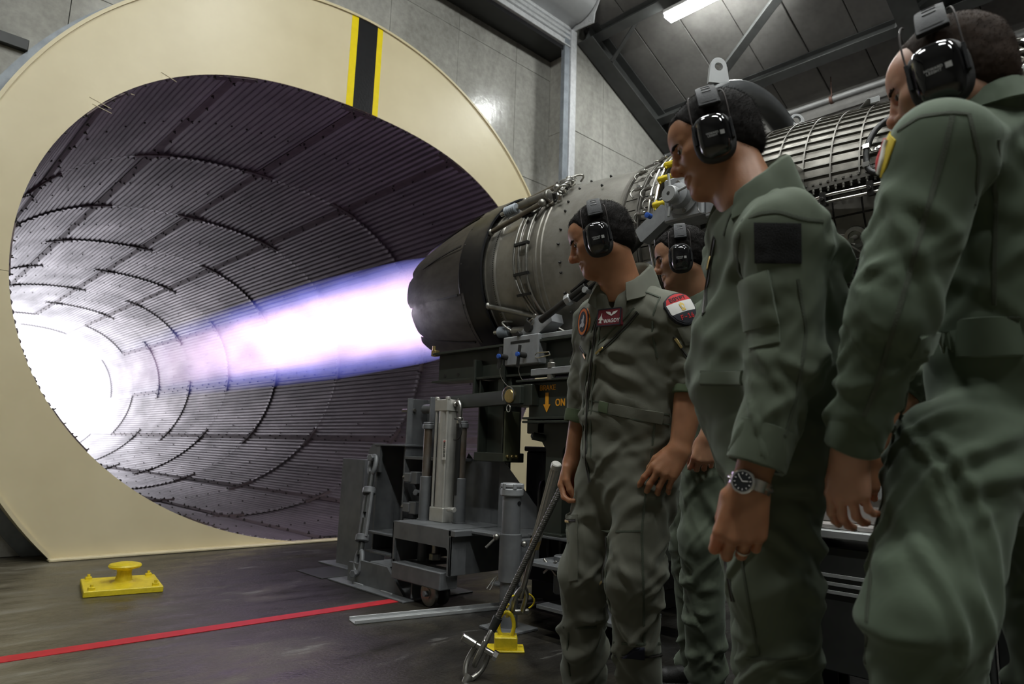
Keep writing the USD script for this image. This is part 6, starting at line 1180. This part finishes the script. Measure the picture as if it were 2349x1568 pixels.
# ---- man with the wrist watch
J3 = joints(head=(1640, 330, 1.49), neck=(1728, 462, 1.43), chest=(1768, 640, 1.45), waist=(1764, 840, 1.45), pelvis=(1770, 975, 1.45), sh_l=(1796, 540, 1.285), sh_r=(1762, 525, 1.62), el_l=(1806, 830, 1.25), wr_l=(1720, 1112, 1.215),
            el_r=(1780, 800, 1.66), wr_r=(1735, 1020, 1.66), hip_l=(1775, 1030, 1.36), hip_r=(1770, 1025, 1.54), kn_l=(1775, 1340, 1.34), kn_r=(1752, 1320, 1.52), an_l=(1815, 1.37, 0, AZ), an_r=(1790, 1.54, 0, AZ))
p3, s3_, S3, T3 = build_person(dict(J=J3, label='man in green flight suit wearing a steel wrist watch and black sleeve patch', body_face=heading(-0.995, -0.08), face=heading(-0.955, 0.295), pitch=19, head=dict(jaw=1.0, nose=0.9, hair=0.003, line=0.060, s=0.94, fuzz=0.7),
    skin='skin_a', hair_m='hair_black', suit='suit_green', seed=29, collar_w=0.92, calm=((1785, 558, 0.09),), fold=1.15, sleeve=dict(l=0.80, r=0.9), cuff=dict(l=(0.056, 0.051, 0.075), r=(0.05, 0.048, 0.06)), open=40, h=0.0065, build=1.03, belly=True,
    hand=dict(l=hand(IMG(-0.20, -0.98, 0.05), IMG(-0.22, 0.0, -0.97), IMG(-0.97, 0.1, 0.2), fist, thumb=(5, 30), spread=2, sc=1.10), r=hand(IMG(-0.2, -0.97, 0), IMG(0, 0, 1), IMG(-1, 0, 0), half, fine=False)),
    muff_label='glossy black ear defenders on the man with the wrist watch'))
# ---- man seen from behind at the right edge
J4 = joints(head=(2178, 190, 1.27), neck=(2248, 268, 1.25), chest=(2300, 500, 1.29), waist=(2300, 770, 1.28), pelvis=(2310, 980, 1.28), sh_l=(2160, 345, 1.13), sh_r=(2440, 340, 1.42), el_l=(2045, 715, 1.11), wr_l=(1950, 1038, 1.16),
            el_r=(2490, 680, 1.47), wr_r=(2440, 980, 1.42), hip_l=(2195, 1050, 1.17), hip_r=(2380, 1050, 1.36), kn_l=(2120, 1410, 1.07), kn_r=(2420, 1400, 1.34), an_l=(2110, 1.10, 0, AZ), an_r=(2450, 1.36, 0, AZ))
p4, s4, S4, T4 = build_person(dict(J=J4, label='man in green flight suit seen from behind at the right edge', body_face=heading(-0.75, 0.66), face=heading(-0.76, 0.65), pitch=12, head=dict(jaw=1.0, nose=0.8, hair=0.002, bald=0.045, line=0.09, s=1.0, fuzz=0.6),
    skin='skin_c', hair_m='hair_brown', suit='suit_deep', muff_s=1.1, muff_back=4, strand_len=0.005, seed=41, sleeve=dict(l=0.93, r=0.93), cuff=dict(l=(0.047, 0.044, 0.062), r=(0.05, 0.048, 0.06)), open=34, h=0.0065, build=1.06, fold=0.9, collar_h=0.5, collar_w=0.86,
    hand=dict(l=hand(IMG(-0.10, -0.98, 0.1), IMG(-0.80, 0.0, -0.60), IMG(-0.45, 0.0, 0.85), [(20, 30, 18), (26, 34, 20), (30, 36, 20), (34, 36, 20)], thumb=(28, 10), spread=4, sc=0.88), r=hand(IMG(0, -0.98, 0), IMG(0.8, 0, 0.6), IMG(-0.5, 0, 0.8), half, fine=False)),
    muff_label='glossy black ear defenders on the man at the right edge'))
# ---- another man almost wholly hidden behind him
J5 = joints(head=(2165, 455, 1.93), neck=(2190, 590, 1.94), chest=(2195, 720, 1.95), waist=(2190, 880, 1.95), pelvis=(2190, 1000, 1.95), sh_l=(2215, 650, 1.79), sh_r=(2170, 640, 2.12), el_l=(2085, 860, 1.70), wr_l=(1992, 1042, 1.66),
            el_r=(2180, 840, 2.15), wr_r=(2130, 1000, 2.15), hip_l=(2200, 1060, 1.88), hip_r=(2180, 1060, 2.05), kn_l=(2190, 1300, 1.86), kn_r=(2170, 1300, 2.05), an_l=(2210, 1.9, 0, AZ), an_r=(2190, 2.07, 0, AZ))
p5, s5, S5, T5 = build_person(dict(J=J5, label='man behind the others of whom only a bare forearm and hand show', body_face=heading(-0.99, 0.1), face=heading(-0.99, 0.1), pitch=5, head=dict(jaw=1.0, nose=0.8, hair=0.008, line=0.06, s=0.98),
    skin='skin_a', hair_m='hair_black', suit='suit_green', seed=53, far=True, sleeve=dict(l=0.2, r=0.9), open=34, h=0.011,
    hand=dict(l=hand(IMG(-0.30, -0.95, 0.0), IMG(-0.5, 0.1, -0.85), IMG(-0.85, 0.1, 0.5), half, fine=False), r=hand(IMG(-0.2, -0.97, 0), IMG(0, 0, 1), IMG(-1, 0, 0), half, fine=False))))
# ================================================================ sewn details
M['maroon'] = pm('maroon_tag', (0.16, 0.012, 0.022), 0.8, bump=0.001, bscale=400); M['flag_red'] = pm('flag_red', (0.55, 0.02, 0.025), 0.75); M['flag_white'] = pm('flag_white', (0.72, 0.71, 0.68), 0.75); M['flag_black'] = pm('flag_black', (0.015, 0.016, 0.024), 0.75)
M['patch_orange'] = pm('patch_orange', (0.72, 0.12, 0.015), 0.75, col2=(0.60, 0.22, 0.02), vscale=70); M['patch_navy'] = pm('patch_navy', (0.02, 0.022, 0.035), 0.8); M['patch_edge'] = pm('patch_edge_yellow', (0.62, 0.46, 0.03), 0.75); M['thread_gold'] = pm('thread_gold', (0.78, 0.56, 0.12), 0.6)
M['thread_grey'] = pm('thread_grey', (0.42, 0.43, 0.47), 0.7); M['navy_cloth'] = pm('navy_cloth', (0.006, 0.007, 0.022), 0.8)
def seam(person, S, pix, w=0.006, name='seam', m=None, th=0.0012, step=9): return part(person, name, ribbon(S, pix, w, th, step), m or 'seam', smooth=40)
def zipper(person, S, pix, pull=None, w=0.013, edge=None):
    z = part(person, 'zipper', ribbon(S, pix, w, 0.0022), 'zip', smooth=40); part(z, 'zipper_teeth', ribbon(S, pix, 0.0035, 0.0038), 'bolt_dark', smooth=40)
    for dx in (-1, 1):
        pass
    if pull:
        q, n = S.at(*pull[0]); q2, n2 = S.at(*pull[1]); d = _unit(q2-q); part(z, 'zipper_pull', cat(obx(q+n*0.006, q+d*0.018+n*0.007, 0.008, 0.003, 0.001, n), obx(q+d*0.016+n*0.007, q+d*0.034+n*0.007, 0.007, 0.0022, 0.001, n)), 'brass')
    return z
def pocket(person, S, quad, th=0.006, m=None, name='pocket', n=10):
    """A patch pocket: a bilinear patch of surface points between four pixels, raised by th."""
    a, b, c, d = [np.array(q, float) for q in quad]; V, N = [], []
    for i in range(n):
        for j in range(n):
            u, v = i/(n-1), j/(n-1); P, nn = S.at(*((1-u)*(1-v)*a+u*(1-v)*b+u*v*c+(1-u)*v*d)); V.append(P); N.append(nn)
    V, N = np.array(V), np.array(N)
    for _ in range(2):
        G = V.reshape(n, n, 3); H = G.copy(); H[1:-1, 1:-1] = 0.4*G[1:-1, 1:-1]+0.15*(G[:-2, 1:-1]+G[2:, 1:-1]+G[1:-1, :-2]+G[1:-1, 2:]); V = H.reshape(-1, 3)
    G = np.array([[min(i, n-1-i, j, n-1-j) for j in range(n)] for i in range(n)]).ravel(); top = V+N*(th*np.where(G == 0, 0.75, np.where(G == 1, 1.0, 1.0))+0.002*(meshkit.noise(V*60, 4)-0.5)*(G > 0))[:, None]; bot = V-N*0.004
    F = []
    for i in range(n-1):
        for j in range(n-1): k = i*n+j; F += [(k, k+n, k+n+1), (k, k+n+1, k+1)]
    ring = [i*n for i in range(n)]+[(n-1)*n+j for j in range(1, n)]+[i*n+n-1 for i in range(n-2, -1, -1)]+[j for j in range(n-2, 0, -1)]; K = n*n
    W = np.vstack([top, bot]); 
    for a_, b_ in zip(ring, ring[1:]+ring[:1]): F += [(a_, K+a_, K+b_), (a_, K+b_, b_)]
    mm = tm(W, F)
    if (np.cross(W[F[0][1]]-W[F[0][0]], W[F[0][2]]-W[F[0][0]]) @ N[0]) < 0: mm.invert()
    return part(person, name, mm, m, smooth=50)
def lay_text(sh, s, h, cx, cy, z0, bold=True, rot=0.0):
    t = meshkit.text_mesh(s, h, 0.0006, bold); t.apply_translation([-t.bounds[:, 0].mean(), -t.bounds[:, 1].mean(), 0]); 
    if rot: t.apply_transform(trimesh.transformations.rotation_matrix(rot, [0, 0, 1]))
    t.apply_translation([cx, cy, 0]); return sh.lay(t, z0)
rbox = lambda w, h, r: sbox(-w/2+r, -h/2+r, w/2-r, h/2-r).buffer(r, 6)
# ---- red name tag man
zipper(p1, S1, [(1381, 712), (1367, 745), (1358, 830), (1350, 900), (1346, 980), (1345, 1060), (1354, 1105)], None)
for dx in (-9, 9): seam(p1, S1, [(1381+dx, 720), (1367+dx, 750), (1358+dx, 830), (1350+dx, 900), (1346+dx, 980), (1347+dx, 1050)])
sh = Sheet(S1, 1400, 728, (20, -1.5), 0.052, 0.009)
tag = part(p1, 'name_tag', sh.lay(flat(rbox(0.084, 0.052, 0.003), 0.0115), -0.006), 'maroon', label='dark red name tag', smooth=40)
part(tag, 'tag_border', sh.lay(flat(rbox(0.087, 0.055, 0.003).difference(rbox(0.080, 0.048, 0.002)), 0.003), 0.0032), 'flag_black', smooth=40)
part(tag, 'lettering', lay_text(sh, 'WAGDY', 0.0112, 0.0115, -0.012, 0.0058), 'flag_white', smooth=False)
wing = Polygon([(0, -0.006), (0.005, 0.003), (0.022, 0.006), (0.019, 0.001), (0.016, -0.001), (0.012, -0.004), (0.006, -0.006), (0, -0.010), (-0.006, -0.006), (-0.012, -0.004), (-0.016, -0.001), (-0.019, 0.001), (-0.022, 0.006), (-0.005, 0.003)])
part(tag, 'wings_emblem', sh.lay(flat(affinity.translate(wing, 0.010, 0.012), 0.0008), 0.0058), 'flag_white', smooth=False)
jet = Polygon([(0, 0.018), (0.002, 0.008), (0.009, -0.004), (0.003, -0.004), (0.003, -0.009), (0.006, -0.014), (-0.006, -0.014), (-0.003, -0.009), (-0.003, -0.004), (-0.009, -0.004), (-0.002, 0.008)])
part(tag, 'aircraft_emblem', sh.lay(flat(affinity.rotate(affinity.translate(jet, -0.028, -0.004), -8), 0.0008), 0.0058), 'flag_white', smooth=False)
sh = Sheet(S1, 1341, 738, (10, -1), 0.05, 0.006)
rp = part(p1, 'round_patch', sh.lay(flat(Point(0, 0).buffer(0.044, 20), 0.0115), -0.006), 'patch_orange', label='round orange edged squadron patch', smooth=40)
part(rp, 'patch_border', sh.lay(flat(Point(0, 0).buffer(0.046, 20).difference(Point(0, 0).buffer(0.0425, 20)), 0.003), 0.003), 'flag_black', smooth=40)
part(rp, 'patch_field', sh.lay(flat(affinity.scale(Point(0, 0).buffer(0.033, 20), 0.85, 1.0), 0.0008), 0.0058), 'patch_navy', smooth=40)
part(rp, 'bird_emblem', sh.lay(flat(Polygon([(-0.020, -0.022), (-0.006, -0.016), (0.010, -0.020), (0.020, -0.012), (0.012, -0.002), (0.016, 0.012), (0.006, 0.022), (0.002, 0.010), (-0.008, 0.006), (-0.004, -0.004), (-0.018, -0.010)]), 0.0008), 0.0068), 'thread_grey', smooth=40)
sh = Sheet(S1, 1564, 704, (20, -3.5), 0.07)
shield = Polygon([(-0.047, 0.018), (-0.038, 0.036), (-0.020, 0.046), (0.0, 0.049), (0.020, 0.046), (0.038, 0.036), (0.047, 0.018), (0.046, -0.012), (0.034, -0.036), (0.016, -0.050), (0, -0.055), (-0.016, -0.050), (-0.034, -0.036), (-0.046, -0.012)])
fp_ = part(p1, 'shoulder_patch', sh.lay(flat(shield, 0.0115), -0.006), 'flag_black', label='flag shoulder patch in red, white and black', smooth=40)
ins = shield.buffer(-0.004)
for y0, y1, m in ((0.018, 0.06, 'flag_red'), (-0.016, 0.018, 'flag_white'), (-0.07, -0.016, 'flag_black')):
    part(fp_, 'flag_stripe', sh.lay(flat(ins.intersection(sbox(-1, y0, 1, y1)), 0.001), 0.0058), m, smooth=40)
part(fp_, 'lettering', lay_text(sh, 'EGYPT', 0.0125, 0, 0.029, 0.0072), 'flag_black', smooth=False); part(fp_, 'lettering', lay_text(sh, 'F-16', 0.0135, 0.003, -0.031, 0.0072), 'flag_red', smooth=False)
eagle = affinity.scale(Polygon([(-0.009, -0.012), (0.009, -0.012), (0.006, -0.006), (0.010, 0.004), (0.009, 0.011), (0.005, 0.008), (0.003, 0.013), (0, 0.0145), (-0.003, 0.013), (-0.005, 0.008), (-0.009, 0.011), (-0.010, 0.004), (-0.006, -0.006)]), 0.8, 1.0, origin=(0, 0))
ea = part(fp_, 'eagle_emblem', sh.lay(flat(eagle, 0.0008), 0.0072), 'thread_gold', smooth=False)
part(fp_, 'eagle_shield', sh.lay(flat(Polygon([(-0.003, 0.004), (0.003, 0.004), (0.003, -0.003), (0, -0.006), (-0.003, -0.003)]), 0.0006), 0.0082), 'flag_white', smooth=False)
zipper(p1, S1, [(1463, 716), (1438, 745), (1405, 780), (1376, 806)], ((1385, 797), (1372, 809))); seam(p1, S1, [(1455, 706), (1420, 742), (1372, 790)])
zipper(p1, S1, [(1331, 796), (1344, 816)], ((1342, 812), (1347, 822)))
seam(p1, S1, [(1441, 667), (1478, 668), (1514, 682)]); seam(p1, S1, [(1514, 682), (1498, 720), (1496, 770), (1508, 820)])
bt_ = seam(p1, S1, [(1376, 931), (1420, 941), (1470, 951), (1520, 960)], 0.036, 'waist_tab', 'suit_sage', 0.003); part(bt_, 'tab_velcro', ribbon(S1, [(1376, 931), (1396, 936)], 0.034, 0.0045), 'cuff', smooth=40)
for dy in (-11, 12): seam(p1, S1, [(1350, 928+dy), (1400, 938+dy), (1470, 952+dy), (1535, 962+dy)], 0.005)
seam(p1, S1, [(1502, 968), (1495, 1040), (1482, 1120), (1472, 1217), (1474, 1282), (1477, 1408), (1478, 1480)], 0.007)
seam(p1, S1, [(1380, 1217), (1425, 1219), (1471, 1217)]); zipper(p1, S1, [(1386, 1229), (1383, 1290), (1376, 1338)], ((1376, 1334), (1372, 1352)), 0.018); seam(p1, S1, [(1396, 1229), (1392, 1290), (1388, 1340), (1402, 1400)])
seam(p1, S1, [(1408, 1474), (1470, 1478), (1528, 1474)], 0.008); zipper(p1, S1, [(1412, 1503), (1470, 1506), (1528, 1500)])
nv = pocket(p1, S1, [(1428, 1508), (1456, 1484), (1478, 1484), (1478, 1510)], 0.008, 'navy_cloth', 'tucked_cloth', 6)
pocket(p1, S1, [(1300, 1182), (1326, 1180), (1326, 1330), (1306, 1332)], 0.005, 'suit_sage'); zipper(p1, S1, [(1300, 1194), (1322, 1193)], ((1300, 1194), (1310, 1196)))
seam(p1, S1, [(1292, 1438), (1330, 1440), (1368, 1438)], 0.008); seam(p1, S1, [(1305, 1450), (1300, 1500), (1308, 1550)])
zipper(p1, S1, [(1546, 772), (1562, 798), (1580, 824)], ((1549, 776), (1556, 786)), 0.010)
sp1 = pocket(p1, S1, [(1553, 752), (1592, 744), (1600, 790), (1572, 792)], 0.007, 'suit_sage', 'sleeve_pocket', 7)
# ---- wrist watch man
vp = pocket(p3, S3, [(1731, 511), (1837, 513), (1838, 605), (1733, 604)], 0.0035, 'velcro', 'sleeve_patch', 12)
seam(p3, S3, [(1704, 507), (1740, 490), (1785, 485), (1842, 503), (1888, 508)], 0.007); seam(p3, S3, [(1704, 507), (1692, 560), (1695, 640)]); seam(p3, S3, [(1690, 468), (1672, 500), (1660, 540)])
pk = pocket(p3, S3, [(1698, 645), (1764, 620), (1788, 742), (1716, 762)], 0.012, 'suit_green', 'sleeve_pocket', 10); pocket(p3, S3, [(1716, 758), (1788, 740), (1790, 785), (1722, 800)], 0.006, 'suit_green', 'sleeve_pocket', 8)
zipper(p3, S3, [(1640, 545), (1628, 620), (1616, 720)], ((1634, 590), (1631, 606)), 0.014)
seam(p3, S3, [(1610, 866), (1660, 866), (1702, 866)], 0.026, 'waist_tab', 'suit_green', 0.003)
for dy in (-14, 15): seam(p3, S3, [(1608, 866+dy), (1660, 867+dy), (1704, 866+dy)], 0.005)
zipper(p3, S3, [(1664, 1267), (1672, 1320), (1682, 1377)], None); seam(p3, S3, [(1712, 1510), (1770, 1512), (1830, 1508)]); seam(p3, S3, [(1690, 1200), (1712, 1350), (1740, 1500)])
seam(p3, S3, [(1830, 640), (1850, 760), (1830, 900), (1800, 1000)])
Wp, Ep = J3['wr_l'], J3['el_l']; fd = _unit(Wp-Ep); hn = _unit(IMG(-0.22, 0, -0.97)); hn = _unit(hn-fd*(hn @ fd)); hs_ = np.cross(fd, hn)
wc_ = Wp-fd*0.002
wt = part(p3, 'wrist_watch', tube([wc_+hs_*0.036*math.cos(a)+hn*0.029*math.sin(a) for a in np.linspace(0, 2*PI, 37)[:-1]], 0.0055, 8, closed=True), 'silver', label='steel wrist watch', smooth=True)
wdir = _unit(hn+IMG(-0.55, 0.1, 0)); wd0 = wc_+wdir*0.030
part(wt, 'watch_strap', lathe([(0.0345, -0.011), (0.0365, -0.010), (0.0365, 0.010), (0.0345, 0.011)], wc_, fd, 36).apply_scale(1.0), 'silver', smooth=40)
part(wt, 'watch_case', lathe([(0.0, 0), (0.018, 0), (0.0215, 0.002), (0.0215, 0.008), (0.0195, 0.0105), (0.0175, 0.0105), (0.0170, 0.0095), (0, 0.0095)], wd0, wdir, 36), 'silver')
part(wt, 'dial', lathe([(0, 0), (0.0170, 0), (0.0170, 0.001), (0, 0.001)], wd0+wdir*0.0093, wdir, 32), 'dial')
e1, e2_, _ = frame_of(wdir)
for a in range(12): part(wt, 'hour_mark', obx(wd0+wdir*0.0106+0.0125*(math.cos(a*PI/6)*e1+math.sin(a*PI/6)*e2_), wd0+wdir*0.0106+0.0152*(math.cos(a*PI/6)*e1+math.sin(a*PI/6)*e2_), 0.0012, 0.0006, 0.0001, wdir), 'flag_white')
part(wt, 'watch_hand', cat(obx(wd0+wdir*0.011, wd0+wdir*0.011+e1*0.010, 0.0012, 0.0005, 0.0001, wdir), obx(wd0+wdir*0.0113, wd0+wdir*0.0113+(e2_*0.8-e1*0.5)*0.013, 0.0009, 0.0005, 0.0001, wdir)), 'flag_white')
_, fg = hand_prims(Wp, IMG(-0.20, -0.98, 0.05), IMG(-0.22, 0.0, -0.97), IMG(-0.97, 0.1, 0.2), fist, (5, 30), 1.10, 2)
ra, rb = fg[2][0][0], fg[2][0][1]; rdv = _unit(rb-ra); rc0 = ra+(rb-ra)*0.70; e1, e2_, _ = frame_of(rdv)
part(p3, 'finger_ring', tube([rc0+0.0116*(math.cos(a)*e1+math.sin(a)*e2_) for a in np.linspace(0, 2*PI, 25)[:-1]], 0.0020, 8, closed=True), 'gold_ring', label='pale metal ring', smooth=True)
# ---- man at the right edge
seam(p4, S4, [(2185, 266), (2168, 340), (2130, 470), (2088, 620), (2042, 780), (2005, 900), (1982, 955)], 0.008); seam(p4, S4, [(2060, 300), (2110, 268), (2180, 258), (2222, 262)], 0.007); seam(p4, S4, [(2222, 262), (2246, 360), (2236, 470)], 0.007)
seam(p4, S4, [(2198, 775), (2270, 772), (2340, 770)], 0.070, 'waist_band', 'suit_deep', 0.004)
for dy in (-42, -16, 14, 42): seam(p4, S4, [(2198, 775+dy), (2270, 772+dy), (2340, 770+dy)], 0.0045)
seam(p4, S4, [(2100, 798), (2150, 789), (2200, 780)], 0.04, 'waist_tab', 'suit_deep', 0.003)
seam(p4, S4, [(2090, 900), (2050, 1000), (2010, 1200), (1990, 1400), (1985, 1520)], 0.008); seam(p4, S4, [(2290, 320), (2285, 450), (2280, 700)], 0.007)
pa = pocket(p4, S4, [(2034, 296), (2056, 322), (2026, 408), (2008, 400)], 0.004, 'patch_edge', 'shoulder_patch', 8)
part(pa, 'flag_stripe', ribbon(S4, [(2031, 316), (2013, 392)], 0.012, 0.0055), 'flag_red', smooth=40); part(pa, 'flag_stripe', ribbon(S4, [(2041, 322), (2021, 394)], 0.014, 0.0058), 'flag_white', smooth=40)
